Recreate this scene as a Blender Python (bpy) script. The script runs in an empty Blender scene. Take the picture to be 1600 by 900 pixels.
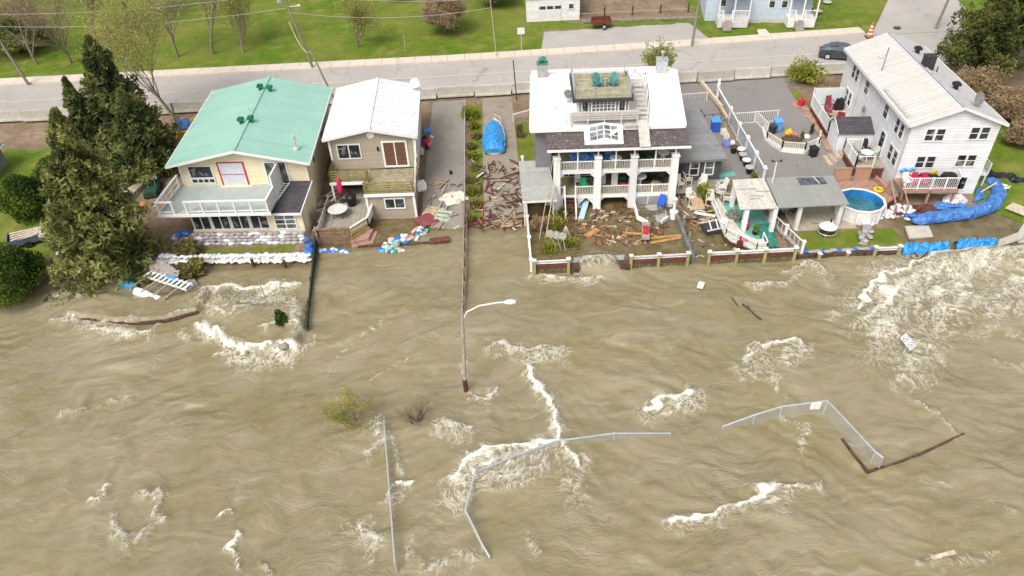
import bpy, math, random
import numpy as np
from mathutils import Vector, Matrix
random.seed(11); rng = np.random.default_rng(5)
S = bpy.context.scene; COL = S.collection
# ---------------------------------------------------------------- camera
FPX = 1120.0; TH = math.atan(FPX/1400); RO = math.atan(70/1400); CAMZ = 31.0
_F = Vector((0, math.cos(TH), -math.sin(TH))); _u0 = Vector((0, math.sin(TH), math.cos(TH))); _r0 = Vector((1, 0, 0))
_R = math.cos(RO)*_r0 - math.sin(RO)*_u0; _U = math.cos(RO)*_u0 + math.sin(RO)*_r0
cd = bpy.data.cameras.new('camera'); cam = bpy.data.objects.new('camera', cd); COL.objects.link(cam)
cd.sensor_width = 36; cd.lens = 36*FPX/1600; cd.clip_start = .5; cd.clip_end = 3000
cam.matrix_world = Matrix(((_R.x, _U.x, -_F.x, 0), (_R.y, _U.y, -_F.y, 0), (_R.z, _U.z, -_F.z, CAMZ), (0, 0, 0, 1)))
S.camera = cam
def P(px, py, z=0.0):
    "photo pixel -> point of the place at height z"
    d = _F*FPX + _R*(px-800) - _U*(py-450); t = (z-CAMZ)/d.z
    return Vector((d.x*t, d.y*t, z))
# ---------------------------------------------------------------- light
SUN_EL, SUN_AZ = 52, 214      # azimuth clockwise from +Y (where the sun stands)
w = bpy.data.worlds.new('World'); S.world = w; w.use_nodes = True
nt = w.node_tree; nt.nodes.clear()
sky = nt.nodes.new('ShaderNodeTexSky'); sky.sky_type = 'NISHITA'; sky.sun_disc = False
sky.sun_elevation = math.radians(SUN_EL); sky.sun_rotation = math.radians(SUN_AZ)
sky.air_density = 1.0; sky.dust_density = 5.0; sky.ozone_density = 1.0
hs = nt.nodes.new('ShaderNodeHueSaturation'); hs.inputs['Saturation'].default_value = .22
bg = nt.nodes.new('ShaderNodeBackground'); bg.inputs['Strength'].default_value = .15
ow = nt.nodes.new('ShaderNodeOutputWorld')
nt.links.new(sky.outputs[0], hs.inputs['Color']); nt.links.new(hs.outputs[0], bg.inputs[0]); nt.links.new(bg.outputs[0], ow.inputs[0])
sd = bpy.data.lights.new('sun', 'SUN'); sd.energy = 1.2; sd.angle = math.radians(24); sd.color = (1, .95, .87)
so = bpy.data.objects.new('sun', sd); COL.objects.link(so)
az, el = math.radians(SUN_AZ), math.radians(SUN_EL)
so.rotation_euler = Vector((math.sin(az)*math.cos(el), math.cos(az)*math.cos(el), math.sin(el))).to_track_quat('Z', 'Y').to_euler()
S.view_settings.view_transform = 'Standard'; S.view_settings.look = 'None'; S.view_settings.gamma = 1
S.view_settings.exposure = 0.60
# ---------------------------------------------------------------- materials
MATS = {}
def N(t, k, **kw):
    n = t.nodes.new(k)
    for a, b in kw.items(): setattr(n, a, b)
    return n
def mat(name, col, rough=.7, var=.12, scale=3.0, bump=0.0, lines=None, lw=.12, ldark=.75, col2=None, metal=0.0, spots=None, detail=6, stretch=None, spec=.3, brick=None):
    """colour with noise variation; lines=(axis, period) adds joints; col2 = second colour in patches; spots=(colour, scale, threshold)"""
    if name in MATS: return MATS[name]
    m = bpy.data.materials.new(name); m.use_nodes = True; t = m.node_tree; b = t.nodes['Principled BSDF']; L = t.links.new
    b.inputs['Roughness'].default_value = rough; b.inputs['Metallic'].default_value = metal; b.inputs['Specular IOR Level'].default_value = spec
    tc = N(t, 'ShaderNodeTexCoord'); vec = tc.outputs['Object']
    if stretch:
        mp = N(t, 'ShaderNodeMapping'); mp.inputs['Scale'].default_value = stretch; L(vec, mp.inputs[0]); vs = mp.outputs[0]
    else: vs = vec
    nz = N(t, 'ShaderNodeTexNoise'); nz.inputs['Scale'].default_value = scale; nz.inputs['Detail'].default_value = detail; nz.inputs['Roughness'].default_value = .65
    L(vs, nz.inputs['Vector'])
    c1 = col; c2 = col2 or tuple(max(0, c*(1-2.2*var)) for c in col)
    mx = N(t, 'ShaderNodeMix', data_type='RGBA'); mx.inputs[6].default_value = (*c1, 1); mx.inputs[7].default_value = (*c2, 1)
    rp = N(t, 'ShaderNodeMapRange'); rp.inputs[1].default_value = .35; rp.inputs[2].default_value = .65
    L(nz.outputs[0], rp.inputs[0]); L(rp.outputs[0], mx.inputs[0]); out = mx.outputs[2]
    # per-object tint
    oi = N(t, 'ShaderNodeObjectInfo'); hv = N(t, 'ShaderNodeHueSaturation'); mr = N(t, 'ShaderNodeMapRange'); mr.inputs[3].default_value = .88; mr.inputs[4].default_value = 1.1
    L(oi.outputs['Random'], mr.inputs[0]); L(mr.outputs[0], hv.inputs['Value']); L(out, hv.inputs['Color']); out = hv.outputs[0]
    hgt = nz.outputs[0]; bstr = bump
    if spots:
        n2 = N(t, 'ShaderNodeTexNoise'); n2.inputs['Scale'].default_value = spots[1]; n2.inputs['Detail'].default_value = 5; L(vec, n2.inputs['Vector'])
        r2 = N(t, 'ShaderNodeMapRange'); r2.inputs[1].default_value = spots[2]; r2.inputs[2].default_value = spots[2]+.06; L(n2.outputs[0], r2.inputs[0])
        m2 = N(t, 'ShaderNodeMix', data_type='RGBA'); L(r2.outputs[0], m2.inputs[0]); L(out, m2.inputs[6]); m2.inputs[7].default_value = (*spots[0], 1); out = m2.outputs[2]
    if lines:
        sx = N(t, 'ShaderNodeSeparateXYZ'); L(vec, sx.inputs[0])
        f = N(t, 'ShaderNodeMath', operation='DIVIDE'); L(sx.outputs[lines[0]], f.inputs[0]); f.inputs[1].default_value = lines[1]
        g = N(t, 'ShaderNodeMath', operation='FRACT'); L(f.outputs[0], g.inputs[0])
        h = N(t, 'ShaderNodeMath', operation='LESS_THAN'); L(g.outputs[0], h.inputs[0]); h.inputs[1].default_value = lw
        m3 = N(t, 'ShaderNodeMix', data_type='RGBA', blend_type='MULTIPLY'); L(h.outputs[0], m3.inputs[0]); L(out, m3.inputs[6]); m3.inputs[7].default_value = (ldark, ldark, ldark, 1)
        fl = N(t, 'ShaderNodeMath', operation='FLOOR'); L(f.outputs[0], fl.inputs[0]); wn = N(t, 'ShaderNodeTexWhiteNoise', noise_dimensions='1D'); L(fl.outputs[0], wn.inputs['W'])
        m4 = N(t, 'ShaderNodeMapRange'); m4.inputs[3].default_value = 1-var*.9; m4.inputs[4].default_value = 1+var*.5; L(wn.outputs['Value'], m4.inputs[0])
        h5 = N(t, 'ShaderNodeHueSaturation'); L(m4.outputs[0], h5.inputs['Value']); L(m3.outputs[2], h5.inputs['Color']); out = h5.outputs[0]
    if brick:
        bt = N(t, 'ShaderNodeTexBrick'); bt.inputs['Scale'].default_value = 1; bt.inputs['Brick Width'].default_value = brick[0]; bt.inputs['Row Height'].default_value = brick[1]
        bt.inputs['Mortar Size'].default_value = brick[2]; bt.inputs['Color1'].default_value = (1, 1, 1, 1); bt.inputs['Color2'].default_value = (.72, .72, .72, 1); bt.inputs['Mortar'].default_value = (.45, .45, .45, 1)
        L(vec, bt.inputs['Vector']); m6 = N(t, 'ShaderNodeMix', data_type='RGBA', blend_type='MULTIPLY'); m6.inputs[0].default_value = 1; L(out, m6.inputs[6]); L(bt.outputs[0], m6.inputs[7]); out = m6.outputs[2]
    L(out, b.inputs['Base Color'])
    if bump:
        bp = N(t, 'ShaderNodeBump'); bp.inputs['Strength'].default_value = bump; bp.inputs['Distance'].default_value = .05; L(nz.outputs[0], bp.inputs['Height']); L(bp.outputs[0], b.inputs['Normal'])
    MATS[name] = m; return m
WHITE = mat('white paint', (.71, .70, .68), .55, .05, 4)
WHITE_OLD = mat('weathered white paint', (.72, .70, .66), .7, .14, 5, spots=((.42, .38, .32), 9, .68))
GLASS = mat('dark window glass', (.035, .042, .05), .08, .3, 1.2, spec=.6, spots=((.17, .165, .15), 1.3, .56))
GLASS_PALE = mat('pale window glass', (.22, .25, .25), .15, .4, 1.2, spec=.6)
CREAM = mat('cream siding', (.78, .69, .47), .6, .05, 2, lines=(2, .2), lw=.14, ldark=.86)
GREENROOF = mat('mint metal roof', (.265, .47, .38), .38, .05, .5, lines=(1, .3), lw=.25, ldark=.7, spec=.5)
BEIGE = mat('taupe siding', (.40, .335, .26), .6, .06, 2, lines=(2, .2), lw=.16, ldark=.8)
WROOF = mat('white patched roof sheet', (.72, .72, .74), .5, .07, 1.5, spots=((.50, .50, .56), 3.2, .57), stretch=None, lines=(1, .75), lw=.1, ldark=.82)
WROOF2 = mat('bright white roof coating', (.84, .83, .82), .55, .03, 1.2, spots=((.60, .52, .42), 3.5, .66), lines=(0, .62), lw=.06, ldark=.93)
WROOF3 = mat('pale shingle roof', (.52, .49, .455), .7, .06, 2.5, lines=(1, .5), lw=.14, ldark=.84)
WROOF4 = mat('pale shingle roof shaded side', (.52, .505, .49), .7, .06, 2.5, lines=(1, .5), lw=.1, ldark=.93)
WSIDE = mat('white vinyl siding', (.72, .72, .73), .5, .06, 1.2, lines=(2, .24), lw=.14, ldark=.78)
SHINGLE = mat('brown asphalt shingle', (.155, .125, .12), .85, .25, 5, brick=(.5, .28, .02), spots=((.28, .24, .23), 3, .62))
SHINGLE_B = mat('charcoal asphalt shingle', (.085, .075, .085), .85, .2, 7, brick=(.5, .28, .015))
GREYROOF = mat('grey roll roofing', (.25, .25, .245), .75, .1, 2.5, lines=(1, .9), lw=.04, ldark=.7)
GREYBOARD = mat('dark grey board siding', (.085, .085, .095), .7, .12, 3, lines=(0, .22), lw=.14, ldark=.6)
GREYWALL = mat('grey painted wall', (.19, .19, .20), .7, .08, 3)
DECKGREY = mat('pale grey deck membrane', (.40, .44, .42), .6, .07, 1.5)
WOOD = mat('weathered deck wood', (.34, .29, .20), .8, .18, 3, lines=(0, .14), lw=.12, ldark=.6)
WOODY = mat('weathered deck boards crosswise', (.42, .37, .24), .8, .2, 3, lines=(1, .3), lw=.09, ldark=.6)
WOODTREAT = mat('treated yellow green lumber', (.33, .27, .10), .75, .2, 4, stretch=(1, 1, 5))
WOODPINK = mat('reddish stained deck', (.44, .26, .19), .7, .14, 3, lines=(1, .15), lw=.12, ldark=.7)
WOODRED = mat('dark red lumber', (.17, .06, .045), .75, .3, 5)
WOODBROWN = mat('wet brown lumber', (.12, .07, .045), .65, .3, 4)
WOODTAN = mat('tan lumber', (.46, .33, .20), .75, .2, 5)
WOODGREY = mat('silvered grey lumber', (.36, .32, .28), .8, .2, 5)
WOODPALE = mat('bleached pale lumber', (.60, .50, .38), .8, .2, 5)
MOSS = mat('mossy green planks', (.19, .17, .06), .85, .3, 6, col2=(.07, .05, .03), lines=(0, .16), lw=.2, ldark=.4)
CONC = mat('concrete', (.48, .445, .385), .85, .12, 2.5, bump=.15, spots=((.34, .31, .26), 4, .64))
CONCD = mat('damp concrete', (.28, .26, .21), .8, .2, 2.5, bump=.2)
STEEL = mat('galvanised steel', (.55, .56, .56), .4, .1, 5, metal=.4)
DSTEEL = mat('dark painted metal', (.05, .05, .055), .45, .2, 5)
POLEW = mat('weathered pole wood', (.30, .27, .21), .85, .2, 6, stretch=(4, 4, .5))
BLUETARP = mat('bright blue tarpaulin', (.03, .30, .70), .38, .2, 3.5, bump=2.0, spec=.5)
BLUETARP2 = mat('deep blue tarpaulin', (.06, .21, .55), .4, .2, 3.5, bump=2.0, spec=.5, spots=((.25, .32, .45), 4, .62))
GLASS = GLASS
BLUEPL = mat('blue plastic', (.03, .12, .55), .4, .1, 3)
SKYPL = mat('sky blue plastic', (.10, .33, .75), .4, .1, 3)
GREENPL = mat('green plastic', (.03, .42, .16), .4, .2, 3)
DGREEN = mat('dark green paint', (.02, .10, .06), .5, .2, 3)
TEAL = mat('teal painted metal', (.06, .26, .20), .5, .2, 3)
TEALCH = mat('grey teal wood', (.10, .22, .20), .6, .2, 3)
YELLOW = mat('yellow paint', (.72, .47, .03), .5, .2, 3)
RED = mat('red paint', (.55, .03, .05), .5, .2, 3)
PINK = mat('faded pink plastic', (.72, .18, .24), .5, .2, 3)
PINKF = mat('hot pink fabric', (.75, .02, .14), .7, .2, 3)
ORANGE = mat('orange paint', (.80, .12, .05), .5, .1, 3)
BLACKPL = mat('black plastic', (.02, .02, .022), .45, .2, 3)
WHITEPL = mat('white plastic', (.80, .80, .78), .4, .05, 3)
BAGW = mat('white woven bag', (.70, .69, .69), .7, .14, 5, bump=.6, spots=((.36, .31, .24), 5, .60))
BAGG = mat('grey lilac bag', (.38, .35, .35), .7, .2, 4, bump=.5)
BAGB = mat('blue woven bag', (.05, .17, .55), .55, .2, 4, bump=.5)
TURQ = mat('turquoise painted deck', (.15, .47, .38), .6, .12, 2, lines=(1, .3), lw=.05, ldark=.85, spots=((.35, .42, .36), 5, .66))
TURQD = mat('wet turquoise deck', (.04, .27, .20), .25, .25, 2.5, spots=((.20, .20, .12), 4, .6))
WHITEPLANK = mat('bleached white planks', (.62, .57, .50), .8, .15, 4, lines=(0, .22), lw=.1, ldark=.65)
CANVAS = mat('grey ribbed canopy sheet', (.31, .31, .285), .6, .06, 1.5, lines=(0, .16), lw=.3, ldark=.88)
BRICKPINK = mat('pale brick facing', (.40, .27, .21), .85, .15, 4, brick=(.3, .1, .015))
RUST = mat('rusty brown paint', (.16, .045, .03), .7, .3, 6)
CARGREY = mat('dark grey car paint', (.075, .08, .095), .25, .05, 3, metal=.5, spec=.6)
RUBBER = mat('black rubber', (.02, .02, .02), .8, .2, 5)
BARK = mat('grey brown bark', (.30, .25, .185), .9, .3, 6)
BARKD = mat('dark brown bark', (.10, .07, .05), .9, .3, 6)
BLUESIDE = mat('pale blue siding', (.50, .57, .66), .6, .05, 2, lines=(2, .2), lw=.14, ldark=.85)
LATT = mat('white lattice', (.70, .71, .74), .6, .1, 2, brick=(.16, .16, .03))
POOLB = mat('pool blue liner', (.03, .20, .52), .35, .2, 1.5)
POOLW = mat('pool water', (.06, .22, .27), .06, .25, 1.2, spec=.6)
MUD = mat('muddy earth', (.20, .13, .08), .9, .25, 2, bump=.3)
SPILL = mat('thin water over slab', (.36, .36, .30), .15, .25, 2.5, spots=((.75, .73, .66), 4, .58))
def leafmat(name, c1, c2, rough=.7):
    m = bpy.data.materials.new(name); m.use_nodes = True; t = m.node_tree; b = t.nodes['Principled BSDF']; L = t.links.new
    at = N(t, 'ShaderNodeAttribute', attribute_name='rnd'); mx = N(t, 'ShaderNodeMix', data_type='RGBA')
    mx.inputs[6].default_value = (*c1, 1); mx.inputs[7].default_value = (*c2, 1); L(at.outputs['Fac'], mx.inputs[0]); L(mx.outputs[2], b.inputs['Base Color'])
    b.inputs['Roughness'].default_value = rough; b.inputs['Specular IOR Level'].default_value = .15
    tr = N(t, 'ShaderNodeBsdfTranslucent'); L(mx.outputs[2], tr.inputs['Color']); ms = N(t, 'ShaderNodeMixShader'); ms.inputs[0].default_value = .38
    L(b.outputs[0], ms.inputs[1]); L(tr.outputs[0], ms.inputs[2]); L(ms.outputs[0], t.nodes['Material Output'].inputs['Surface']); return m
SPRUCE = leafmat('spruce needles', (.10, .12, .036), (.36, .36, .12))
SPRUCED = leafmat('dark spruce needles', (.065, .085, .03), (.25, .27, .085))
CEDAR = leafmat('cedar foliage', (.03, .065, .01), (.15, .20, .03))
PINE = leafmat('pine needles', (.045, .06, .018), (.18, .19, .05))
BUDS = leafmat('yellow green buds', (.26, .25, .06), (.46, .42, .12))
BUDSB = leafmat('brownish buds', (.30, .21, .12), (.44, .34, .20))
BUSHY = leafmat('yellow green leaves', (.15, .18, .02), (.42, .40, .06))
BUSHO = leafmat('olive stems and leaves', (.16, .14, .05), (.36, .30, .10))
GRASSB = leafmat('grass blades', (.06, .14, .008), (.16, .26, .02))
# ---------------------------------------------------------------- mesh builder
class MB:
    def __init__(s, m=None): s.v = []; s.f = []; s.m = m; s.smooth = False
    def add(s, vs, fs, m=None):
        k = len(s.v)
        for p in vs:
            p = Vector(p)
            if m is not None: p = m @ p
            if s.m is not None: p = s.m @ p
            s.v.append(p)
        s.f += [tuple(i+k for i in f) for f in fs]; return s
    def box(s, x0, x1, y0, y1, z0, z1, m=None):
        return s.add([(x0, y0, z0), (x1, y0, z0), (x1, y1, z0), (x0, y1, z0), (x0, y0, z1), (x1, y0, z1), (x1, y1, z1), (x0, y1, z1)],
                     [(0, 3, 2, 1), (4, 5, 6, 7), (0, 1, 5, 4), (1, 2, 6, 5), (2, 3, 7, 6), (3, 0, 4, 7)], m)
    def bar(s, a, b, w=.05, h=None, up=(0, 0, 1)):
        a = Vector(a); b = Vector(b); h = h or w; d = (b-a)
        if d.length < 1e-5: return s
        d.normalize(); x = d.cross(Vector(up))
        if x.length < 1e-3: x = d.cross(Vector((1, 0, 0)))
        x.normalize(); y = x.cross(d); x *= w/2; y *= h/2
        return s.add([a-x-y, a+x-y, a+x+y, a-x+y, b-x-y, b+x-y, b+x+y, b-x+y], [(0, 1, 2, 3), (4, 7, 6, 5), (0, 4, 5, 1), (1, 5, 6, 2), (2, 6, 7, 3), (3, 7, 4, 0)])
    def tube(s, pts, rs, n=6, cap=True):
        pts = [Vector(p) for p in pts]
        if not hasattr(rs, '__len__'): rs = [rs]*len(pts)
        vs = []; fs = []; ref = None
        for i, p in enumerate(pts):
            d = (pts[min(i+1, len(pts)-1)]-pts[max(i-1, 0)])
            d = d.normalized() if d.length > 1e-6 else Vector((0, 0, 1))
            if ref is None: ref = Vector((1, 0, 0)) if abs(d.x) < .8 else Vector((0, 1, 0))
            x = (ref-d*ref.dot(d)).normalized(); y = d.cross(x); ref = x
            for k in range(n):
                a = 2*math.pi*k/n; vs.append(p+(x*math.cos(a)+y*math.sin(a))*rs[i])
        for i in range(len(pts)-1):
            for k in range(n):
                k2 = (k+1) % n; fs.append((i*n+k, i*n+k2, (i+1)*n+k2, (i+1)*n+k))
        if cap: fs += [tuple(range(n-1, -1, -1)), tuple((len(pts)-1)*n+k for k in range(n))]
        return s.add(vs, fs)
    def lathe(s, prof, n=16, c=(0, 0, 0), m=None):
        vs = []; fs = []
        for r, z in prof:
            for k in range(n): a = 2*math.pi*k/n; vs.append((c[0]+r*math.cos(a), c[1]+r*math.sin(a), c[2]+z))
        for i in range(len(prof)-1):
            for k in range(n): k2 = (k+1) % n; fs.append((i*n+k, i*n+k2, (i+1)*n+k2, (i+1)*n+k))
        fs += [tuple(range(n-1, -1, -1)), tuple((len(prof)-1)*n+k for k in range(n))]
        return s.add(vs, fs, m)
    def prism(s, poly, z0, z1, m=None):
        n = len(poly); vs = [(p[0], p[1], z0) for p in poly]+[(p[0], p[1], z1) for p in poly]
        a = sum(poly[i][0]*poly[(i+1) % n][1]-poly[(i+1) % n][0]*poly[i][1] for i in range(n))
        o = list(range(n)) if a > 0 else list(range(n-1, -1, -1))
        fs = [tuple(reversed(o)), tuple(i+n for i in o)]
        for i in range(n): j = (i+1) % n; fs.append((o[i], o[j], o[j]+n, o[i]+n))
        return s.add(vs, fs, m)
    def slab(s, a, b, c, d, t):
        "quad a b c d (counter-clockwise from above) thickened downward by t"
        q = [Vector(p) for p in (a, b, c, d)]; n = (q[1]-q[0]).cross(q[3]-q[0]).normalized()*t
        return s.add(q+[p-n for p in q], [(0, 1, 2, 3), (7, 6, 5, 4), (0, 4, 5, 1), (1, 5, 6, 2), (2, 6, 7, 3), (3, 7, 4, 0)])
def link(o, parent=None):
    COL.objects.link(o)
    if parent is not None: o.parent = parent
    return o
def meshobj(name, mb, m, parent=None, world=False, smooth=None):
    v = mb.v
    if world and parent is not None:
        inv = wm(parent).inverted(); v = [inv @ p for p in v]
    me = bpy.data.meshes.new(name); me.from_pydata([tuple(p) for p in v], [], mb.f); me.materials.append(m)
    if smooth if smooth is not None else mb.smooth: me.polygons.foreach_set('use_smooth', [True]*len(me.polygons))
    me.update(); return link(bpy.data.objects.new(name, me), parent)
def wm(o):
    m = Matrix.Translation(o.location) @ o.rotation_euler.to_matrix().to_4x4()
    return wm(o.parent) @ m if o.parent else m
def tag(o, label=None, cat=None, group=None, kind=None):
    if label: o['label'] = label
    if cat: o['category'] = cat
    if group: o['group'] = group
    if kind: o['kind'] = kind
    return o
def T(name, label, cat, loc=(0, 0, 0), rz=0.0, group=None):
    o = bpy.data.objects.new(name, None); o.empty_display_size = .3; link(o); o.location = Vector(loc); o.rotation_euler = (0, 0, math.radians(rz))
    return tag(o, label, cat, group)
def solo(name, label, cat, mb, m, loc=(0, 0, 0), rz=0.0, group=None, smooth=None, world=False):
    if world:
        mi = Matrix.Translation(Vector(loc)).inverted(); mb.v = [mi @ p for p in mb.v]
    o = meshobj(name, mb, m, None, smooth=smooth); o.location = Vector(loc); o.rotation_euler = (0, 0, math.radians(rz))
    return tag(o, label, cat, group)
def cp(o, loc, rz=0.0, label=None, rot=None, sc=None, parent=None, group=None):
    c = o.copy(); COL.objects.link(c)
    if parent is None:
        c.location = Vector(loc); c.rotation_euler = rot or (0, 0, math.radians(rz))
        if sc: c.scale = sc
        if label: c['label'] = label
        if group: c['group'] = group
    else: c.parent = parent
    for ch in list(o.children): cp(ch, None, parent=c)
    return c
def struct(name, mb, m, **k): return tag(meshobj(name, mb, m, **k), kind='structure')
# ---------------------------------------------------------------- noise
def _vn(seed):
    r = np.random.default_rng(seed); g = r.random((256, 256)); return g
_G = [_vn(i) for i in range(6)]
def vnoise(x, y, k=0):
    g = _G[k % 6]; xi = np.floor(x).astype(int); yi = np.floor(y).astype(int); fx = x-xi; fy = y-yi
    fx = fx*fx*fx*(fx*(fx*6-15)+10); fy = fy*fy*fy*(fy*(fy*6-15)+10)
    a = g[yi & 255, xi & 255]; b = g[yi & 255, (xi+1) & 255]; c = g[(yi+1) & 255, xi & 255]; d = g[(yi+1) & 255, (xi+1) & 255]
    return (a*(1-fx)+b*fx)*(1-fy)+(c*(1-fx)+d*fx)*fy
def fbm(x, y, o=4, k=0, g=.5):
    s = 0; a = 1; n = 0
    for i in range(o): s = s+a*vnoise(x*2**i+17.3*i, y*2**i-9.1*i, k+i); n += a; a *= g
    return s/n
def sst(x, a, b):
    t = np.clip((x-a)/(b-a), 0, 1); return t*t*(3-2*t)
# ---------------------------------------------------------------- ground
KX = [-400, -60, -45, -34, -27, -25.5, -15, -14.4, -11.4, -7.2, -7, -3.4, 1.3, 1.7, 13, 13.4, 16, 16.6, 20, 20.6, 28.3, 28.9, 36, 38.5, 45, 60, 400]
KY = [-60, 30, 38, 40.1, 40.45, 42.5, 43.8, 45.6, 47, 49, 52, 56, 62, 67, 76.6, 80, 100, 500]
_rows = {
 'riv': [-4, -2.5, -1.5, -1, -.9, -.7, -.6],
}
def col(*z): return list(z)
KZ = np.array([
 #  -60   30   38  40.1 40.45 42.5 43.8 45.6  47   49   52   56   62   67  76.6  80  100  500
 [-4, -2.5, -1.2, -.3, -.1, .2, .3, .45, .5, .6, .7, .85, 1.1, 1.3, 1.5, 1.5, 2.2, 3],      # -400
 [-4, -2.5, -1.2, -.3, -.1, .2, .3, .45, .5, .6, .7, .85, 1.1, 1.3, 1.5, 1.5, 2.2, 3],
 [-4, -2.5, -1.0, -.1, .05, .3, .35, .45, .5, .6, .7, .85, 1.1, 1.3, 1.5, 1.5, 2.2, 3],     # -45
 [-4, -2.5, -1.0, -.1, .0, .3, .35, .4, .45, .6, .7, .85, 1.1, 1.3, 1.5, 1.5, 2.2, 3],      # -34
 [-4, -2.5, -1.5, -.6, -.4, -.1, .25, .35, .4, .5, .7, .85, 1.1, 1.3, 1.5, 1.5, 2.2, 3],    # -27
 [-4, -2.5, -1.5, -1, -.8, -.4, .12, .14, .4, .5, .7, .85, 1.1, 1.3, 1.5, 1.5, 2.2, 3],     # -25.5
 [-4, -2.5, -1.5, -1, -.8, -.4, .02, .06, .3, .5, .7, .85, 1.1, 1.3, 1.5, 1.5, 2.2, 3],     # -15
 [-4, -2.5, -1.5, -1, -.8, -.5, -.3, .0, .1, .3, .6, .85, 1.1, 1.3, 1.5, 1.5, 2.2, 3],      # -14.4
 [-4, -2.5, -1.5, -1, -.9, -.7, -.5, -.4, -.3, -.2, .3, .7, 1.1, 1.3, 1.5, 1.5, 2.2, 3],    # -11.4
 [-4, -2.5, -1.5, -1, -.9, -.7, -.5, -.35, -.2, -.1, .3, .7, 1.1, 1.3, 1.5, 1.5, 2.2, 3],   # -7.2
 [-4, -2.5, -1.5, -.9, -.8, -.5, -.3, -.14, .0, .15, .45, .75, 1.1, 1.3, 1.5, 1.5, 2.2, 3], # -7
 [-4, -2.5, -1.5, -.9, -.8, -.5, -.3, -.12, .03, .2, .45, .75, 1.1, 1.3, 1.5, 1.5, 2.2, 3], # -3.4
 [-4, -2.5, -1.5, -.9, -.8, -.5, -.3, -.12, -.02, .12, .45, .75, 1.1, 1.3, 1.5, 1.5, 2.2, 3], # 1.3
 [-4, -2.5, -1.5, -.9, -.5, -.45, -.4, -.4, -.4, -.35, -.1, .6, 1.1, 1.3, 1.5, 1.5, 2.2, 3],  # 1.7
 [-4, -2.5, -1.5, -.9, -.5, -.45, -.4, -.4, -.4, -.35, .0, .7, 1.1, 1.3, 1.5, 1.5, 2.2, 3],   # 13
 [-4, -2.5, -1.5, -.9, -.5, -.45, -.4, -.1, .15, .4, .7, .9, 1.1, 1.3, 1.5, 1.5, 2.2, 3],     # 13.4
 [-4, -2.5, -1.5, -.9, -.5, -.45, -.3, -.05, .2, .5, .75, .9, 1.1, 1.3, 1.5, 1.5, 2.2, 3],    # 16
 [-4, -2.5, -1.5, -.9, .0, .1, .1, .15, .3, .55, .75, .9, 1.1, 1.3, 1.5, 1.5, 2.2, 3],        # 16.6
 [-4, -2.5, -1.5, -.9, .1, .15, .2, .25, .4, .6, .75, .9, 1.1, 1.3, 1.5, 1.5, 2.2, 3],        # 20
 [-4, -2.5, -1.5, -.9, .3, .35, .4, .45, .55, .65, .8, .95, 1.1, 1.3, 1.5, 1.5, 2.2, 3],      # 20.6
 [-4, -2.5, -1.5, -.9, .3, .3, .35, .4, .5, .65, .8, .95, 1.1, 1.3, 1.5, 1.5, 2.2, 3],        # 28.3
 [-4, -2.5, -1.5, -.9, .02, -.12, -.12, .05, .3, .5, .8, .95, 1.1, 1.3, 1.5, 1.5, 2.2, 3],    # 28.9
 [-4, -2.5, -1.5, -.9, -.3, -.4, -.35, -.1, .2, .4, .7, .95, 1.1, 1.3, 1.5, 1.5, 2.2, 3],     # 36
 [-4, -2.5, -1.5, -.9, -.1, .0, .15, .25, .35, .5, .7, .95, 1.1, 1.3, 1.5, 1.5, 2.2, 3],     # 38.5
 [-4, -2.5, -1.5, -.9, .2, .5, .6, .7, .75, .8, .9, 1, 1.1, 1.3, 1.5, 1.5, 2.2, 3],
 [-4, -2.5, -1.5, -.9, .4, .6, .7, .8, .85, .9, .95, 1, 1.1, 1.3, 1.5, 1.5, 2.2, 3],
 [-4, -2.5, -1.5, -.9, .4, .6, .7, .8, .85, .9, .95, 1, 1.1, 1.3, 1.5, 1.5, 2.2, 3]], float)
def gz(x, y):
    x = np.asarray(x, float); y = np.asarray(y, float)
    i = np.clip(np.searchsorted(KX, x)-1, 0, len(KX)-2); j = np.clip(np.searchsorted(KY, y)-1, 0, len(KY)-2)
    kx = np.array(KX, float); ky = np.array(KY, float); u = np.clip((x-kx[i])/(kx[i+1]-kx[i]), 0, 1); v = np.clip((y-ky[j])/(ky[j+1]-ky[j]), 0, 1)
    z = (KZ[i, j]*(1-u)+KZ[i+1, j]*u)*(1-v)+(KZ[i, j+1]*(1-u)+KZ[i+1, j+1]*u)*v
    flat = sst(y, 64, 67)*(1-sst(y, 80, 83))
    return z+(1-flat)*(fbm(x*.8, y*.8, 3)-.5)*.2
def G(x, y): return float(gz(x, y))
def grid(xs, ys, zf, attrs=None, name='ground', m=None):
    X, Y = np.meshgrid(xs, ys); Z = zf(X, Y); nx, ny = len(xs), len(ys)
    co = np.stack([X, Y, Z], -1).reshape(-1, 3).astype(np.float32)
    i = np.arange((ny-1)*(nx-1)); r = i//(nx-1); c = i % (nx-1); a = r*nx+c
    fs = np.stack([a, a+1, a+nx+1, a+nx], -1).astype(np.int32)
    me = bpy.data.meshes.new(name); me.vertices.add(len(co)); me.vertices.foreach_set('co', co.ravel())
    me.loops.add(fs.size); me.loops.foreach_set('vertex_index', fs.ravel()); me.polygons.add(len(fs))
    me.polygons.foreach_set('loop_start', np.arange(0, fs.size, 4, dtype=np.int32)); me.polygons.foreach_set('loop_total', np.full(len(fs), 4, np.int32))
    me.polygons.foreach_set('use_smooth', np.ones(len(fs), bool)); me.update(calc_edges=True)
    for k, arr in (attrs or {}).items():
        at = me.attributes.new(k, 'FLOAT', 'POINT'); at.data.foreach_set('value', np.asarray(arr(X, Y) if callable(arr) else arr, np.float32).ravel())
    if m: me.materials.append(m)
    return link(bpy.data.objects.new(name, me))
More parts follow.
